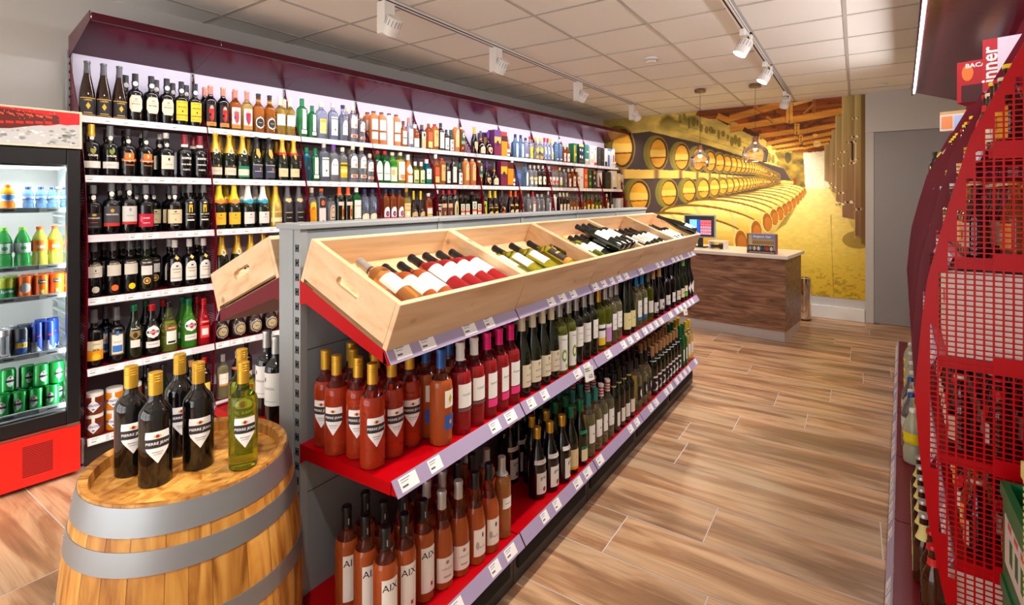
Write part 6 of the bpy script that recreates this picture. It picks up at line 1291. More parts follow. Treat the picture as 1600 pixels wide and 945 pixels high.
wl(2, '150.4:rozes 176:vandongen 200.6:portwhite 226:portred 251:portbull 275:portbull 300:drysack 320:drysack 342:champorange 365.4:champorange 387:champblue 410.4:champblue 431:champall 451.5:cava 468.4:cava '
      '491:yelloworange 504.5:whiteorange 518:ovalsmall 530:redcapgin 543.5:redcapgin 557.6:gordons 573:silvertree 588:silvertree 604:rumblue 615:rumblue 625:rumblue 634.5:rumgold 646:darkgold 657:darkgold 669:brownyellow 680.5:framelabel '
      '692.5:redcapbrown 700:redcapbrown 709:ovalcream 717.5:herb 725.5:herb 738:herbbig 746:herb 754:greenpic 765:cognacyellow 773:cognacyellow 784:cognacred 797.5:cognacneck 805:cognacneck 813:cognacneck 825:vodkaclear 832:vodkared 839:vodkaclear 846:vodkaclear 857.5:vodkatall 866:whitecyl '
      '874.5:sixlabel 880:sixlabel 885.5:sixlabel 891:miniwhisky 896:miniwhisky 901:miniwhisky 906.5:miniwhisky 912:miniwhisky 917.5:yellowwhisky 924:yellowwhisky 930.5:olivewhisky 936:olivewhisky 941:miniwhisky 947.5:brownlabel 954:darkcream')
wl(2, '141.5:rozes 187:portwhite 212:portred 239:portbull 264:portbull 288:drysack 310:drysack 353:champorange 378:champblue 398.6:champblue 418:champall 608:rumblue', True)
wl(3, '147:sherry 178.6:sherryorange 204.8:sherryyellow 228:tio 252:tio 277:sherrybull 299:sherrybull 322:sherrybull 346:champgold 373:champgold 393.5:champgold 411:champall')
wl(3, '162:sherry 192:sherryorange 216:tio 240:tio 265:sherrybull 311:sherrybull', True)
wl(4, '147:egg 182:bluemosaic 214:noilly 243.5:martdark 264:martyellow 297.6:martgreen 319:martred 347:ovalblack 370:ovalblack 393:ovalblack 417:ovalblack 432:brownoval')
wl(4, '165:bluemosaic 228:noilly 255:martdark 285:martgreen 310:martred', True)
wl(5, '300:yellowbig 322:redyellow 347.6:palelabel 371:greenpinklab 250:darkwhite 264:darkcream 281:yellowbig')
wl(5, '205:darkwhite 228:darkwhite 312:darkcream 385:darkwhite', True)
for row, lst in wall_items.items():
    grp = {}
    for px, k, back in lst:
        d = K[k]; rr = d['R'] * (.89 if d['sq'] else 1.0); off = ROWD[row] + .024 + d['R'] + (.095 if back else 0)
        if back: off = min(off, DB - d['R'] - .006)
        s = WALLF.s_of(px, off); bay = min(9, max(0, int(s // BAY))); grp.setdefault((back, bay), []).append([s, rr, k, off])
    for (back, bay), g_ in sorted(grp.items()):
        g_.sort(key=lambda t: t[0]); lo, hi = bay * BAY + .004, (bay + 1) * BAY - .004; gap = .0015
        while sum(2 * t[1] + gap for t in g_) > hi - lo: g_.pop(len(g_) // 2)
        for i in range(len(g_) - 1, -1, -1):
            lim = hi - g_[i][1] if i == len(g_) - 1 else g_[i + 1][0] - g_[i + 1][1] - g_[i][1] - gap
            g_[i][0] = min(g_[i][0], lim)
        for i in range(len(g_)):
            lim = lo + g_[i][1] if i == 0 else g_[i - 1][0] + g_[i - 1][1] + g_[i][1] + gap
            g_[i][0] = max(g_[i][0], lim)
        for c, (s, rr, k, off) in enumerate(g_):
            d = K[k]; yaw = WR + (0 if d['sq'] else random.uniform(-.16, .10))
            sd = d['desc'].split(', ')[0] if back else d['desc']
            lab = '%s, %s in%s bay %s, %s' % (sd, ordn(c), ' rear of' if back else '', NUM[bay], ROWN[row])
            if len(lab.split()) > 16: lab = '%s, %s in%s bay %s, %s' % (sd.split(', ')[0], ordn(c), ' rear of' if back else '', NUM[bay], ROWN[row])
            if len(lab.split()) > 16: lab = lab.replace(' wall shelf', ' shelf')
            put(k, WALLF.w(s, off, ROWZ[row] + .0005), yaw, lab, d['desc'] + ' on the wall shelving')
# fruit jars, two high, on the lowest shelf
for i, (px, k) in enumerate(((146, 'jarbrown'), (172, 'jarorange'), (196, 'jarbrown'))):
    s = WALLF.s_of(px, .07)
    if i == 0: s = max(s, .052)
    if i == 1: s = max(s, .052 + .093)
    if i == 2: s = max(s, .052 + .186)
    for lv in (0, 1):
        lab = K[k]['desc'] + (', lower of a stack' if lv == 0 else ', upper of a stack') + (', nearest the cooler' if i == 0 else (', beside the raisin jars' if i == 1 else ', behind the barrel bottles'))
        put(k, WALLF.w(s, .07, ROWZ[5] + .0008 + .1195 * lv), WR - .35, lab, 'preserve jars on the lowest wall shelf')
# cartons among the bottles
def wcart(row, px, w_, d_, h_, c, faces, label, extra=0.0):
    off = ROWD[row] + .022 + d_ / 2 + extra
    carton(WALLF.w(WALLF.s_of(px, off), off, ROWZ[row] + .0008), WR, w_, d_, h_, c, faces, label, group='cartons on the wall shelving')
PU, GO = (84, 40, 96), (214, 170, 90)
wcart(0, 772.5, .115, .10, .30, (96, 40, 90), ((0, 1, .74, 1, (96, 50, 120)), (0, 1, .5, .74, GO), (0, 1, 0, .5, (110, 20, 70)), ('e', .5, .48, .22, .12, (60, 20, 50))), 'tall violet and gold cognac carton in bay six, top wall shelf', .0)
wcart(0, 783, .10, .10, .29, (240, 130, 30), ((0, 1, .84, 1, (206, 40, 60)), (0, 1, .62, .84, (50, 20, 30)), (0, 1, .06, .62, (244, 128, 26))), 'orange carton with red top beside the violet one, top wall shelf')
wcart(0, 757, .12, .09, .275, PU, ((0, 1, .45, .8, GO),), 'violet carton standing behind the round cognac bottles, top wall shelf', .13)
wcart(1, 782.5, .11, .10, .285, (110, 20, 60), ((0, 1, .8, 1, (110, 30, 60)), (0, 1, .5, .8, (230, 170, 40)), ('e', .5, .48, .24, .12, (60, 20, 40))), 'dark red and gold cognac carton in bay six, second wall shelf')
wcart(1, 792.8, .10, .10, .28, (246, 130, 10), ((0, 1, .74, 1, (60, 16, 24)), (0, 1, 0, .08, (40, 30, 20))), 'bright orange carton with dark top in bay six, second wall shelf')
wcart(1, 807, .085, .085, .20, (60, 90, 150), ((.1, .9, .5, .8, (90, 120, 180)),), 'small blue carton behind the panel of bay six, second wall shelf')
for row, px, w_, h_, c, f, lab in (
 (0, 895, .085, .285, (20, 110, 70), ((0, .5, .1, .9, (190, 160, 40)), ('e', .5, .45, .3, .08, (236, 200, 60))), 'green and gold whisky carton in bay eight, top wall shelf'),
 (0, 904, .125, .285, (34, 46, 56), ((0, 1, .88, 1, (200, 200, 120)), ('e', .3, .72, .12, .07, (220, 226, 230)), ('e', .7, .7, .12, .07, (220, 226, 230)), ('e', .3, .38, .14, .08, (240, 240, 240)), ('e', .7, .36, .14, .08, (240, 240, 240)), (.1, .9, .1, .2, (90, 80, 60))), 'dark whisky carton with pale roundels, top wall shelf'),
 (0, 913, .10, .29, (60, 130, 120), ((0, 1, .2, .3, (236, 232, 220)), (.4, .9, .62, .68, (226, 230, 220)), (0, 1, 0, .2, (190, 190, 170))), 'teal whisky carton in bay nine, top wall shelf'),
 (0, 921, .10, .29, (236, 232, 228), ((.3, .7, .6, .7, (170, 170, 170)), (.2, .8, .1, .3, (230, 190, 170))), 'plain white whisky carton in bay nine, top wall shelf'),
 (0, 926.5, .07, .29, (226, 222, 214), ((.3, .7, .8, .9, (60, 70, 80)), (0, 1, 0, .16, (190, 60, 70))), 'white whisky carton with red foot, top wall shelf'),
 (0, 932.5, .09, .285, (62, 62, 62), ((.3, .7, .4, .5, (90, 90, 90)),), 'matt black whisky carton in bay nine, top wall shelf'),
 (0, 938, .08, .28, (52, 50, 48), ((.2, .8, .3, .34, (120, 110, 80)),), 'black whisky carton with thin gold line, top wall shelf'),
 (0, 943, .07, .28, (236, 234, 232), ((0, 1, 0, .28, (60, 70, 60)),), 'white whisky carton with dark green foot, top wall shelf'),
 (0, 948.5, .11, .285, (222, 218, 210), ((0, .5, 0, .65, (60, 110, 210)), (0, 1, .86, 1, (100, 140, 220)), (.1, .9, .66, .84, (236, 226, 200))), 'white carton with blue left panel, top wall shelf'),
 (0, 954.5, .10, .275, (240, 238, 234), ((.4, .7, .3, .7, (90, 90, 96)), (.1, .9, .1, .2, (210, 206, 200))), 'white carton with grey figure, top wall shelf'),
 (1, 904.5, .10, .285, (232, 228, 224), ((.2, .8, .5, .6, (200, 196, 190)),), 'white whisky carton in bay eight, second wall shelf'),
 (1, 911.5, .085, .285, (226, 90, 50), ((.1, .9, .5, .7, (246, 170, 90)), (0, 1, .1, .35, (240, 130, 80))), 'orange-red whisky carton in bay nine, second wall shelf'),
 (1, 918, .085, .27, (40, 84, 50), ((.2, .8, .2, .35, (150, 160, 60)), (.2, .8, .6, .7, (206, 200, 160))), 'green whisky carton in bay nine, second wall shelf'),
 (1, 925, .11, .265, (40, 36, 34), ((.3, .7, .8, .95, (214, 150, 30)), ('e', .4, .6, .14, .08, (220, 220, 210)), ('e', .6, .3, .14, .08, (220, 220, 210))), 'black whisky carton with gold top mark, second wall shelf'),
 (1, 946.5, .16, .26, (44, 38, 34), ((.1, .9, .4, .44, (90, 80, 50)),), 'wide black whisky carton in bay ten, second wall shelf'),
 (1, 956.5, .14, .285, (220, 210, 192), ((.1, .5, .5, .7, (240, 236, 226)), (.1, .9, 0, .12, (60, 70, 60))), 'cream whisky carton in bay ten, second wall shelf'),
 (1, 963.5, .10, .25, (214, 196, 160), ((.2, .8, .6, .8, (240, 220, 150)),), 'tan whisky carton in bay ten, second wall shelf'),
 (1, 968.5, .09, .235, (206, 200, 196), ((.1, .9, .3, .5, (130, 110, 90)),), 'greyish carton at the picture end, second wall shelf'),
 (2, 965.5, .18, .20, (196, 196, 200), ((.1, .45, .1, .9, (226, 226, 230)), (.55, .9, .1, .9, (170, 174, 186))), 'pale glassware carton in bay ten, third wall shelf'),
 (2, 976, .10, .17, (120, 60, 44), ((.2, .8, .4, .8, (150, 80, 50)),), 'reddish brown carton at the picture end, third wall shelf')):
    wcart(row, px, w_, .09, h_, c, f, lab)
# cream tin in bay nine
off = .05 + .022 + .045; tn = thing('whisky_tin', 'cylindrical cream whisky tin with violet foot, bay nine, second wall shelf', 'tin', WALLF.w(WALLF.s_of(936, off), off, ROWZ[1] + .0008), WR)
mb = MB(); mb.lathe([(.044, 0), (.044, .24)], 24, (226, 206, 190), cap=True); part('tin_body', mb, M_PRINT, tn, True)
mb = MB(); mb.lathe([(.0446, 0), (.0446, .032)], 24, (120, 50, 70), cap=False); mb.lathe([(.0455, .238), (.0455, .262), (.040, .27), (0, .27)], 24, (150, 140, 130), cap=False); part('tin_lid', mb, M_PRINT, tn, True)

# ================================================================ stock on the island shelving
def gput(px, py, z, k, n, where, back=0, dx=0.0, top=False):
    d = K[k]; P = onz(px, py, z + (d['H'] if top else 0))
    if not top: P = onz(px, py, z)
    P.z = z + .0005
    return P
used_xy = []
def drop(k, P, yaw, lab, grp, zkey):
    """nudge away from what already stands on the same deck, along the deck"""
    r = K[k]['R']
    for it in range(60):
        hit = [q for q in used_xy if q[3] == zkey and math.hypot(q[0] - P.x, q[1] - P.y) < q[2] + r + .0012]
        if not hit: break
        q = max(hit, key=lambda t: t[2] + r - math.hypot(t[0] - P.x, t[1] - P.y)); v = Vector((P.x - q[0], P.y - q[1])); 
        if v.length < 1e-5: v = Vector((0, 1))
        v.normalize(); v.x *= .35; v.normalize(); P.x = q[0] + v.x * (q[2] + r + .0018); P.y = q[1] + v.y * (q[2] + r + .0018)
        if side_pos: P.x = min(P.x, GX2 - r - .004); P.x = max(P.x, GX1 + r + .002)
    else: return None
    if side_pos and not (GY0 + r < P.y < GY0 + 5 * BAY - r): return None
    used_xy.append((P.x, P.y, r, zkey)); return put(k, P, yaw, lab, grp)
side_pos = True
Z2, Z1 = .720, .215
mid = [(509, 698.6, 'pj_rose'), (528.6, 709, 'pj_rose'), (552, 720, 'pj_rose'), (582, 733, 'pj_rose'), (612, 716, 'pj_rose'), (640, 698.6, 'pj_rose'), (663, 686, 'bluecap'), (689, 696.5, 'bluecap'), (719, 679, 'classic'), (741, 668.6, 'classic'), (760, 655, 'pinkcap'), (779, 645, 'pinkcap'), (798.6, 635, 'pinkcap'),
       (815, 620, 'creamcap'), (832, 611, 'creamcap'), (849, 602, 'creamcap'), (862.5, 594, 'creamcap'), (876, 586, 'sunlabel'), (888, 577, 'sunlabel'), (900, 571, 'whitelab'), (911.7, 562, 'whitelab'), (925.4, 556, 'whitelab'), (937, 549, 'yellowlab'), (946.7, 543, 'lilaclab'), (956, 538, 'clearwhite'), (965.7, 533, 'clearwhite'), (977, 524, 'flutecream'), (988, 520, 'flutecream'), (999, 514, 'azurecap'), (1009, 509, 'azurecap'), (1018, 503, 'clearsilver'),
       (1026.7, 498, 'corkcap'), (1034, 492, 'corkcap'), (1042, 486, 'darkwhite'), (1049, 481, 'darkwhite'), (1056, 476, 'darkcream'), (1062, 472, 'darkcream'), (1067, 469, 'limecap'), (1072, 466, 'triangle'), (1077, 463, 'triangle'), (1081, 460, 'triangle'), (1085, 458, 'triangle')]
fr = 0; RC = {}
placed = []
for px, py, k in mid:
    P = onz(px, py, Z2); P += Vector((P.x, P.y, 0)).normalized() * .031; P.x = min(P.x, GX2 - K[k]['R'] - .006); P.z = Z2 + .0005
    if P.y > GY0 + 5 * BAY - .045: P.y = GY0 + 5 * BAY - .045
    o = drop(k, P, ((-1.0, -.95, -.8, -.4, -.35, -.5)[fr] if k == 'pj_rose' and fr < 6 else random.uniform(-.35, .1)), '%s, %s along the front, middle island shelf' % (K[k]['desc'], ordn(fr)), 'front row of the middle island shelf', 'mid')
    if o: placed.append((o.location.copy(), k)); fr += 1
extra_mid = [(584, 655, 'pj_rose'), (555, 645, 'pj_rose'), (610, 690, 'pj_rose')]
m2 = 0
for P0, k in placed:
    for ri, dx in enumerate((-.085, -.172, -.26, -.34)):
        P = P0 + Vector((dx + random.uniform(-.004, .004), random.uniform(.0, .02), 0))
        if k == 'pj_rose' and (P.x < -1.42 or (P0.x > -1.2 and P0.y < 1.12)): continue
        if k == 'pj_rose' and dx < -.2: continue
        if P.x < GX1 + .05: continue
        if dx < -.3 or (dx < -.2 and P0.y > 2.0): continue
        o = drop(k, P, random.uniform(-.3, .1), '%s, %s in %s row, middle island shelf' % (K[k]['desc'].split(', ')[0], ordn(RC.get(('m', ri), 0)), ORD[ri + 1]), 'rear rows of the middle island shelf', 'mid')
        if o: RC[('m', ri)] = RC.get(('m', ri), 0) + 1
# bottom deck: placed by their caps
low_top = [(542, 790, 'aix'), (571, 804, 'aix'), (602, 822, 'aix'), (631.6, 802, 'aix'), (661, 780, 'aix'), (571, 768, 'aix'), (599, 782.5, 'aix'), (628, 774, 'aix'), (690, 772, 'silverrose'), (715.6, 755, 'silverrose'), (737, 744, 'blackrose'), (761, 728, 'blackrose'), (784, 713, 'peach')]
low = [(810, 743.5, 'gris'), (831, 757, 'gris'), (859, 768, 'gris'), (879, 755, 'gris'), (891, 741, 'creamyellow'), (907, 728, 'greenlab'), (922, 717, 'tealcap'), (934, 706, 'tealcap'), (944, 697, 'stripecap'), (953.6, 687, 'stripecap'), (962, 677, 'darksilver'), (970.5, 670, 'darksilver'), (978, 662, 'darksilver'), (986, 654, 'darksilver'), (997, 643, 'animal'), (1006, 635, 'animal'), (1013, 628, 'animal'),
       (1019, 617, 'goldblack'), (1025.5, 611, 'goldblack'), (1031.5, 605, 'goldblack'), (1037, 600, 'goldblack'), (1043, 595, 'goldblack'), (1048, 590, 'goldblack'), (1053, 586, 'goldblack'), (1058, 582, 'goldblack'), (1063.5, 575, 'greenslim'), (1068.5, 572, 'greenslim'), (1074, 566, 'yellowcap'), (1078.5, 562, 'yellowcap')]
fr = 0; placed = []
for px, py, k in low_top:
    P = onz(px, py, Z1 + K[k]['H']); P.x = min(P.x, GX2 - K[k]['R'] - .006); P.z = Z1 + .0005
    o = drop(k, P, random.uniform(-.15, .05) - .25, '%s, %s along the front, bottom island shelf' % (K[k]['desc'], ordn(fr)), 'front row of the bottom island shelf', 'low')
    if o: placed.append((o.location.copy(), k)); fr += 1
for px, py, k in low:
    P = onz(px, py, Z1); P += Vector((P.x, P.y, 0)).normalized() * .031; P.x = min(P.x, GX2 - K[k]['R'] - .006); P.z = Z1 + .0005
    if P.y > GY0 + 5 * BAY - .045: P.y = GY0 + 5 * BAY - .045
    o = drop(k, P, random.uniform(-.25, .1), '%s, %s along the front, bottom island shelf' % (K[k]['desc'], ordn(fr)), 'front row of the bottom island shelf', 'low')
    if o: placed.append((o.location.copy(), k)); fr += 1
m2 = 0
for P0, k in placed:
    if k == 'aix': continue
    for ri, dx in enumerate((-.087, -.175, -.265)):
        P = P0 + Vector((dx, random.uniform(0, .02), 0))
        if k == 'gris' and dx < -.1: continue
        if k in ('silverrose', 'blackrose', 'peach') and dx < -.2: continue
        if P.x < GX1 + .045 or (dx < -.2 and P0.y > 2.6): continue
        o = drop(k, P, random.uniform(-.3, .1), '%s, %s in %s row, bottom island shelf' % (K[k]['desc'].split(', ')[0], ordn(RC.get(('l', ri), 0)), ORD[ri + 1]), 'rear rows of the bottom island shelf', 'low')
        if o: RC[('l', ri)] = RC.get(('l', ri), 0) + 1
# wooden wine cases at the counter end, behind the last bottles
wb = thing('wooden_wine_case', 'upright tan wooden wine case at the counter end of the bottom island shelf', 'case', (-1.44, GY0 + 5 * BAY - .10, Z1 + .0008))
mb = MB()
for x in (-.045, .0, .045): mb.box(x - .0215, x + .0215, -.06, .06, 0, .40, b=.002)
part('boards', mb, M_PINE, wb)
# rear side of the island: the black wines seen past the upright
side_pos = False
for i, (x, y) in enumerate(((-1.735, 1.075), (-1.690, 1.185), (-1.835, 1.10), (-1.79, 1.215), (-1.70, 1.30), (-1.90, 1.24))):
    drop('redwhite', Vector((x, y, Z2 + .0005)), -1.25, 'black wine bottle with silver cap and white label behind the island upright, %s from it' % ordn(i), 'black wines on the wall side of the island', 'rear')

# bottles lying in the pine crates
kind('lay_peach', 'bordeaux', .305, .0375, 'peach', 'silver', .22, 'x', (('r', .22, .50, 70, W_), ('t', 'CHIVITE', .40, .011, (90, 80, 120)), ('e', .54, .60, 20, (110, 60, 40))), n=32)
kind('lay_rose', 'bordeaux', .305, .0375, 'rosedark', 'black', .20, 'x', (('r', .28, .58, 66, (234, 230, 228)), ('t', 'Provence', .48, .010, (120, 110, 110)), ('r', .38, .385, 30, (170, 160, 160))), n=32)
kind('lay_small', 'bordeaux', .290, .036, 'salmon', 'black', .20, 'x', (('r', .22, .56, 66, (238, 230, 216)), ('r', .40, .41, 30, (170, 150, 130))), n=28)
kind('lay_white', 'bordeaux', .310, .0375, 'olive', 'black', .20, 'x', (('r', .28, .58, 60, W_), ('t', 'Blanc', .46, .012, (110, 104, 90)), ('r', .38, .385, 30, (170, 160, 150))), n=32)
kind('lay_black', 'bordeaux', .305, .0375, 'darkgreen', 'black', .20, 'x', (('r', .28, .56, 62, W_), ('r', .42, .43, 34, (120, 120, 120))), n=28)
kind('lay_orange', 'bordeaux', .310, .0375, 'olive', 'black', .20, 'x', (('r', .24, .56, 60, (60, 44, 30)), ('r', .16, .24, 70, (230, 140, 40)), ('r', .40, .44, 34, (206, 170, 110))), n=28)
kind('lay_gold', 'bordeaux', .300, .037, 'olive', 'gold', .20, 'x', (('r', .28, .54, 50, (230, 224, 200)),), n=24)
kind('lay_cream', 'bordeaux', .305, .038, 'black', 'black', .20, 'x', (('r', .22, .54, 62, (236, 226, 206)), ('e', .3, .44, 20, (190, 170, 140))), n=24)
kind('lay_slim', 'flute', .330, .037, 'darkgreen', 'black', .16, 'x', (('r', .12, .30, 60, (226, 236, 232)), ('r', .10, .13, 60, (60, 120, 100))), n=24)
E_X = Vector((math.cos(SL), 0, -math.sin(SL))); E_N = Vector((math.sin(SL), 0, math.cos(SL)))
CO = Vector((GX1 + .004, 0, T3B + .004))
def lay(k, y, lab, up=0.0, skew=0.0, t_end=None, yl=None):
    """bottle lying down the slope: base against the front board, neck uphill; y = height along the island"""
    d = K[k]; r = d['R']; tb = CL - CTH - .004 if t_end is None else t_end
    base = CO + E_X * tb + E_N * (.0485 + r + up); base.y = y
    ax = (-E_X + Vector((0, skew, 0))).normalized()
    Zx = ax; Xx = (E_N - ax * E_N.dot(ax)).normalized(); Yx = Zx.cross(Xx)
    rot = Matrix((Xx, Yx, Zx)).transposed().to_euler()
    put(k, base, 0, lab, 'bottles lying in the pine crates', rot)
yb = lambda i: GY0 + i * BAY
c1 = 'in the crate nearest the barrel'
lay('lay_peach', yb(0) + .125, 'peach-golden rosé bottle with pale cap lying ' + c1, skew=.05, up=.012, t_end=.395)
lay('lay_small', yb(0) + .218, 'smaller cream-labelled rosé bottle beside the peach bottle ' + c1, skew=.03, up=-.001, t_end=.414)
lay('lay_small', yb(0) + .292, 'smaller cream-labelled rosé bottle beside the pink bottles ' + c1, skew=.03, up=-.001, t_end=.414)
for i in range(4): lay('lay_rose', yb(0) + .372 + .077 * i, 'deep pink rosé bottle with white label, %s of four %s' % (ordn(i), c1), skew=.02, up=.004, t_end=.400)
c2 = 'in the second crate'
for i, (k, y, nm) in enumerate((('lay_small', .10, 'pale bottle with cream label'), ('lay_white', .22, 'green-glass bottle with white label beside the pale one'), ('lay_white', .36, 'green-glass bottle with white label in the middle'), ('lay_orange', .52, 'green bottle with dark and orange label'))):
    lay('lay_white' if k == 'lay_small' else k, yb(1) + y, nm + ' lying ' + c2, skew=.05, t_end=.412)
c3 = 'in the middle crate'
for i in range(3): lay('lay_gold', yb(2) + .055 + .066 * i * 1.2, 'gold-necked green bottle, %s of three %s' % (ordn(i), c3), t_end=.40)
for i in range(4): lay('lay_black', yb(2) + .305 + .0785 * i, 'black-capped bottle with white label, %s of the lower four %s' % (ordn(i), c3), skew=.0, t_end=.412)
for i in range(3): lay('lay_black', yb(2) + .345 + .0785 * i, 'black-capped bottle with white label, %s of the upper three %s' % (ordn(i), c3), up=.069, skew=.0, t_end=.412)
c4 = 'in the fourth crate'
for i, (k, y) in enumerate((('lay_black', .09), ('lay_black', .18), ('lay_cream', .30), ('lay_cream', .39), ('lay_black', .50), ('lay_black', .59))):
    lay(k, yb(3) + y, '%s bottle, %s from the barrel side %s' % ('cream-labelled dark' if k == 'lay_cream' else 'white-labelled dark', ordn(i), c4), t_end=.412)
c5 = 'in the counter-end crate'
for i in range(5): lay('lay_gold' if i == 0 else 'lay_cream', yb(4) + .09 + .082 * i, '%s bottle, %s from the barrel side %s' % ('gold-necked green' if i == 0 else 'cream-labelled dark', ordn(i), c5), t_end=.412)
lay('lay_slim', yb(4) + .575, 'long slim brown-green bottle lying askew on top ' + c5, up=.075, skew=-.12, t_end=.412)

# ================================================================ bottles on the barrel head
for k, bx, by, lab in (('pj_dark', 205, 743, 'dark wine bottle with gold cap at the fridge side of the barrel'), ('pj_dark', 243, 759, 'dark wine bottle with gold cap nearest the camera on the barrel'),
                       ('pj_dark', 281, 712, 'dark wine bottle with gold cap half hidden behind the others on the barrel'), ('pj_dark', 310, 733, 'dark wine bottle with gold cap in the middle of the barrel head'),
                       ('pj_green', 380, 733, 'green white-wine bottle with gold cap on the barrel'), ('pj_green', 378, 699, 'green white-wine bottle behind the other green one on the barrel')):
    P = onz(bx, by, HEADZ); P += Vector((P.x, P.y, 0)).normalized() * .026; P.z = HEADZ + .0008
    put(k, P, math.atan2(-P.y, -P.x) + .12, lab, 'bottles standing on the oak barrel')

# ================================================================ inside the cooler
def fput(k, px, z, d, lab, grp, lvl=0.0, yaw=0.0):
    n = (math.cos(FA), -math.sin(FA)); q = FO + Vector((-n[0] * d, -n[1] * d, 0)); P = onplane(px, HORIZ, q, (n[0], n[1], 0)); P.z = z + .0008 + lvl
    return put(k, P, -FA + yaw, lab, grp)
g = 'drinks in the cooler'
fput('petorange', 12, FROW[0], .10, 'orange soft-drink bottle on the top cooler shelf', g)
for i, px in enumerate((46, 66, 84, 104)):
    if i < 4: fput('petwater', px - 2, FROW[0], .12, 'small blue water bottle, %s on the top cooler shelf' % ordn(i), g)
fput('petgreen', 6, FROW[1], .10, 'green soft-drink bottle with white label at the frame edge, second cooler shelf', g); fput('petgreen', 35, FROW[1], .10, 'green soft-drink bottle with white label beside the orange ones, second cooler shelf', g)
fput('petlemon', 62, FROW[1], .11, 'yellow soft-drink bottle beside the green ones, second cooler shelf', g); fput('petlemon', 86, FROW[1], .12, 'yellow soft-drink bottle nearest the door frame, second cooler shelf', g)
for i, (k, px) in enumerate((('canlime', 10), ('canskull', 38), ('canorange', 64), ('canorange', 88))):
    for j in (0, 1): fput(k, px + j * 6, FROW[2], .10 + .075 * j, '%s, %s from the frame, %s, third cooler shelf' % (K[k]['desc'], ordn(i), ('front row', 'row behind')[j]), g)
for i, (k, px) in enumerate((('cansilver', 6), ('canbavaria', 32), ('canred', 57), ('canred', 76))):
    for j in (0, 1): fput(k, px + j * 6, FROW[3], .10 + .075 * j, '%s, %s from the frame, %s, fourth cooler shelf' % (K[k]['desc'], ordn(i), ('front row', 'row behind')[j]), g)
for i, px in enumerate((5, 30, 55, 80)):
    fput('cangreen', px, FROW[4], .10, 'green beer can, %s of the front row on the lowest cooler shelf' % ordn(i), g, yaw=-.3)
    fput('cangreen', px + 7, FROW[4], .172, 'green beer can, %s of the second row on the lowest cooler shelf' % ordn(i), g, yaw=.4)
for i, px in enumerate((62, 86)): fput('cangreen', px + 2, FROW[4], .12, 'green beer can stacked on top of the front row, %s of two' % ordn(i), g, lvl=.1165, yaw=.2)
for i, px in enumerate((10, 40)): fput('cangreen', px + 2, FROW[4], .15, 'green beer can stacked deeper in the cooler, %s of two' % ordn(i), g, lvl=.1165, yaw=.2)

# ================================================================ beer shelving across the aisle
RR = -RIGHTF.a + PI
def rput(k, s, d, z, lab, grp, yaw=0.0): return put(k, RIGHTF.w(s, d, z + .0005), RR + yaw, lab, grp)
RN = ['top beer shelf', 'second beer shelf', 'third beer shelf', 'fourth beer shelf', 'fifth beer shelf', 'sixth beer shelf', 'lowest beer shelf']
mix = {1: ['beeryellow', 'beerdark', 'beerred'], 2: ['beerdark', 'beerorange', 'beerdark'], 3: ['beerdark', 'beerorange', 'beerdark'], 5: ['beerdark', 'beerorange', 'beerred'], 4: ['beerdark', 'beerred', 'beerdark']}
for bay in range(2):
    for row, ks in mix.items():
        n = 0
        if bay == 0 and row == 3: continue
        zz = RZ1 if (bay and row == 1) else RROWZ[row]
        if bay and row == 1: ks = ['beeryellow', 'beeryellow', 'beerred']
        d0 = rd_(zz) + (.055 if row == 1 and bay else .06); cols = 3 if bay == 0 else 1
        for j in range(cols):
            for i in range(6 if bay == 0 else 5):
                s = bay * BAY + .07 + .10 * i; k = ks[(i + j + bay) % 3]; dd = d0 + .085 * j
                if dd > DBR - .04: continue
                rput(k, s, dd, zz, '%s, %s of bay %s, %s' % (K[k]['desc'], ordn(n), NUM[bay], RN[row]), 'beer bottles on the beer shelving', random.uniform(-.3, .3)); n += 1
for bay in range(2, 5):
    for i in range(4):
        s = bay * BAY + .09 + .14 * i
        rput('beerdark' if bay % 2 else 'beeryellow', s, rd_(RZ1) + .055, RZ1, 'beer bottle with its neck above the perforated edge, %s of bay %s' % (ordn(i), NUM[bay]), 'beer bottles on the beer shelving')
for i in range(3): rput('darkwhite', 5.55 * BAY + .10 * i, rd_(RZ1) + .05, RZ1, 'black-necked dark bottle at the far end of the beer shelving, %s of three' % ordn(i), 'dark bottles at the far end of the beer shelving')
def rcart(s, d, z, w_, dp, h_, c, f, lab, rz=0.0): return carton(RIGHTF.w(s, d, z + .0008), RR + rz, w_, dp, h_, c, f, lab, group='cartons on the beer shelving')
WC = (238, 232, 222)
rcart(.20, rd_(RROWZ[3]) + .16, RROWZ[3], .36, .26, .255, WC, (('e', .5, .6, .1, .1, (206, 30, 30)),), 'large white beer carton behind the perforated end panel, fourth beer shelf', -PI / 2 * 0)
rcart(.34, rd_(RROWZ[1]) + .34, RROWZ[1], .18, .09, .20, (238, 234, 230), ((.2, .8, .3, .6, (200, 40, 44)),), 'white six-pack carton with red print, second beer shelf')
rcart(.20, rd_(RROWZ[5]) + .18, RROWZ[5] , .10, .20, .20, (214, 120, 60), ((.1, .9, .3, .7, (240, 220, 190)),), 'orange six-pack carton behind the sixth-row bottles', 0) if False else None
rcart(.16, rd_(RROWZ[6]) + .05, RROWZ[6], .24, .22, .22, (240, 228, 214), ((.0, 1, .0, .3, (230, 90, 80)), (.2, .8, .5, .8, (240, 190, 70))), 'white and red beer carton on the lowest beer shelf behind the end panel')
for i in range(3): rput('beerdark', 1.22 + .075 * i, .37, RROWZ[0], 'dark beer bottle on the top beer shelf beside the red carton, %s of three' % ordn(i), 'dark beers on the top beer shelf')
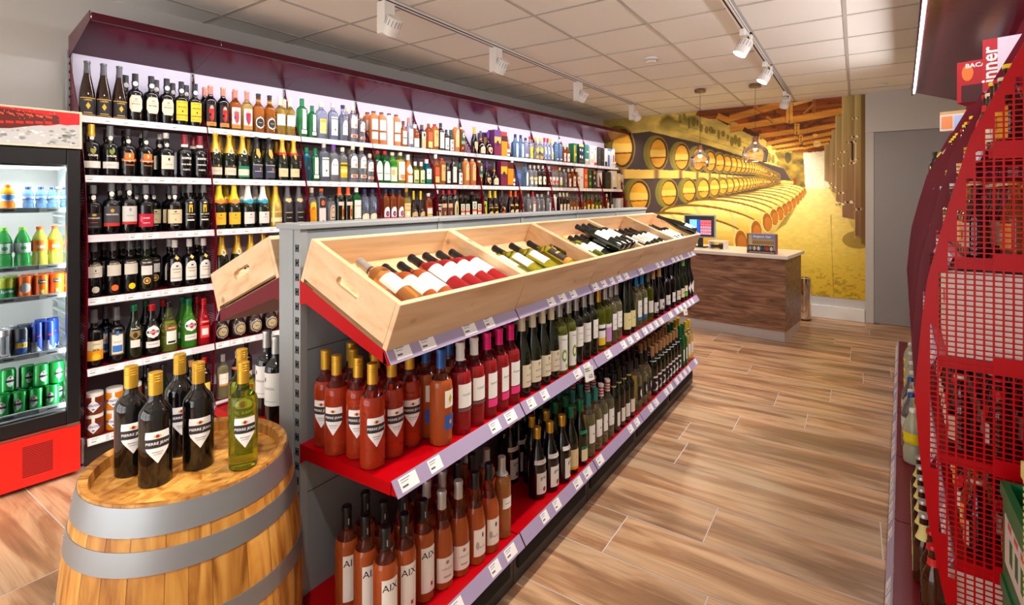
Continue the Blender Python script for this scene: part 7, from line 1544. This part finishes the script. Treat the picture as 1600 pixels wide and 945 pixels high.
carton(RIGHTF.w(1.08, .42, RROWZ[0] + .0008), -PI / 2 - .25, .20, .08, .225, (226, 214, 228), ((0, .24, 0, 1, (186, 30, 40)), ('tv', 'inner', .12, .5, .075, (250, 244, 240)), (.5, .8, .1, .6, (236, 170, 120))), 'pale display carton with red lettered edge on the top beer shelf', group='cartons on the beer shelving')
carton(RIGHTF.w(1.42, .35, RROWZ[0] + .0008), -PI / 2 - .35, .17, .14, .20, (180, 22, 30), (('e', .24, .72, .13, .2, (246, 120, 50)), (.1, .9, 0, .42, (70, 20, 24)), ('t', 'BACARDI', .56, .88, .030, (252, 246, 240))), 'red carton with orange star standing on the top beer shelf', group='cartons on the beer shelving')
carton(RIGHTF.w(2.78, .34, RROWZ[0] + .0008), -PI / 2 - .4, .16, .12, .135, (222, 214, 206), ((0, 1, .85, 1, (206, 166, 100)), (.06, .45, .1, .75, (240, 150, 90)), (.5, .9, .1, .75, (180, 200, 236))), 'pale carton with tan top edge far along the top beer shelf', group='cartons on the beer shelving')
# lowest deck beyond the end panel
base = [('petcloudy', 1440, 700), ('petblue', 1435, 650)]
n = 0
for s, d, k, lab in ((1.30, .075, 'petcloudy', 'cloudy lemonade bottle with yellow label standing on the lowest beer shelf'), (1.46, .07, 'petblue', 'clear soft-drink bottle with blue cap behind the cloudy lemonade'), (1.62, .07, 'petcloudy', 'second cloudy lemonade bottle farther along the lowest beer shelf'), (1.75, .07, 'petblue', 'clear soft-drink bottle behind the second cloudy lemonade')):
    rput(k, s, d, RROWZ[6], lab, 'soft drinks on the lowest beer shelf')
for i, s in enumerate((.80, .70, .60, .50, .40, .30)):
    rput('beerwhite', s, .092, RROWZ[6], 'brown beer bottle with pale neck label, %s from the lemonade, lowest beer shelf' % ordn(i), 'beers on the lowest beer shelf', -.9)
for i, s in enumerate((.20, .11)):
    rput('beerred', s, .110, RROWZ[6], 'brown beer bottle with red cap, %s from the silver-capped ones, lowest beer shelf' % ordn(i), 'beers on the lowest beer shelf', -1.0)
for i, s in enumerate((2.0, 2.12, 2.24, 2.36, 2.5, 2.64, 2.78, 2.92)):
    rput('beerorange' if i % 2 else 'petcloudy', s, .08, RROWZ[6], '%s far along the lowest beer shelf, %s of its row' % ('amber beer bottle' if i % 2 else 'cloudy drink bottle', ordn(i)), 'far drinks on the lowest beer shelf')
# crates stacked in front of the end panel
def beer_crate(P, rz, label, c, h, lc, stripes):
    t = thing('beer_crate', label, 'crate', P, rz, 'plastic beer crates by the beer shelving'); m = mat('crate_plastic_%d' % c[0], c, .4)
    mb = MB(); w_, d_, th = (.29 if not stripes else .25), .30, .012
    mb.box(0, w_, 0, d_, 0, .012)
    for x0, x1, y0, y1 in ((0, th, 0, d_), (w_ - th, w_, 0, d_), (th, w_ - th, 0, th), (th, w_ - th, d_ - th, d_)): mb.box(x0, x1, y0, y1, .012, h)
    mb.box(-.005, w_ + .005, -.005, 0, h - .035, h); mb.box(-.005, w_ + .005, d_, d_ + .005, h - .035, h); mb.box(-.005, 0, 0, d_, h - .035, h); mb.box(w_, w_ + .005, 0, d_, h - .035, h)
    if stripes:
        z = .02
        while z < h - .04: mb.box(-.004, 0, .01, d_ - .01, z, z + .006); mb.box(.01, w_ - .01, -.004, 0, z, z + .006); z += .014
    for x in (.13, .26): mb.box(x, x + .005, th, d_ - th, .012, h - .05)
    mb.box(th, w_ - th, .148, .153, .012, h - .05)
    part('shell', mb, m, t)
    if not stripes:
        mb = MB(); mb.box(-.0012, -.0002, .03, d_ - .03, .05, h - .07, lc)
        for k in range(3): mb.box(-.0018, -.0012, .06 + .06 * k, .09 + .06 * k, .08, .14, (40, 110, 60)); mb.box(-.0018, -.0012, .05 + .07 * k, .09 + .07 * k, .16, .175, (200, 90, 80))
        part('printed_side', mb, M_PRINT, t, True)
    return t
GP = (.326, 1.60)
for i in range(3): beer_crate((GP[0], GP[1], .002 + .252 * i), -.02, 'green plastic beer crate with pale printed side, %s of its stack' % ('lowest', 'middle', 'topmost')[i], (6, 110, 64), .250, (214, 200, 196), False)
for i in range(3): beer_crate((.300, GP[1] - .345, .002 + .316 * i), -.02, 'pale yellow ribbed plastic crate, %s of its stack' % ('lowest', 'middle', 'topmost')[i], (226, 214, 130), .314, None, True)
rput  # end of stock
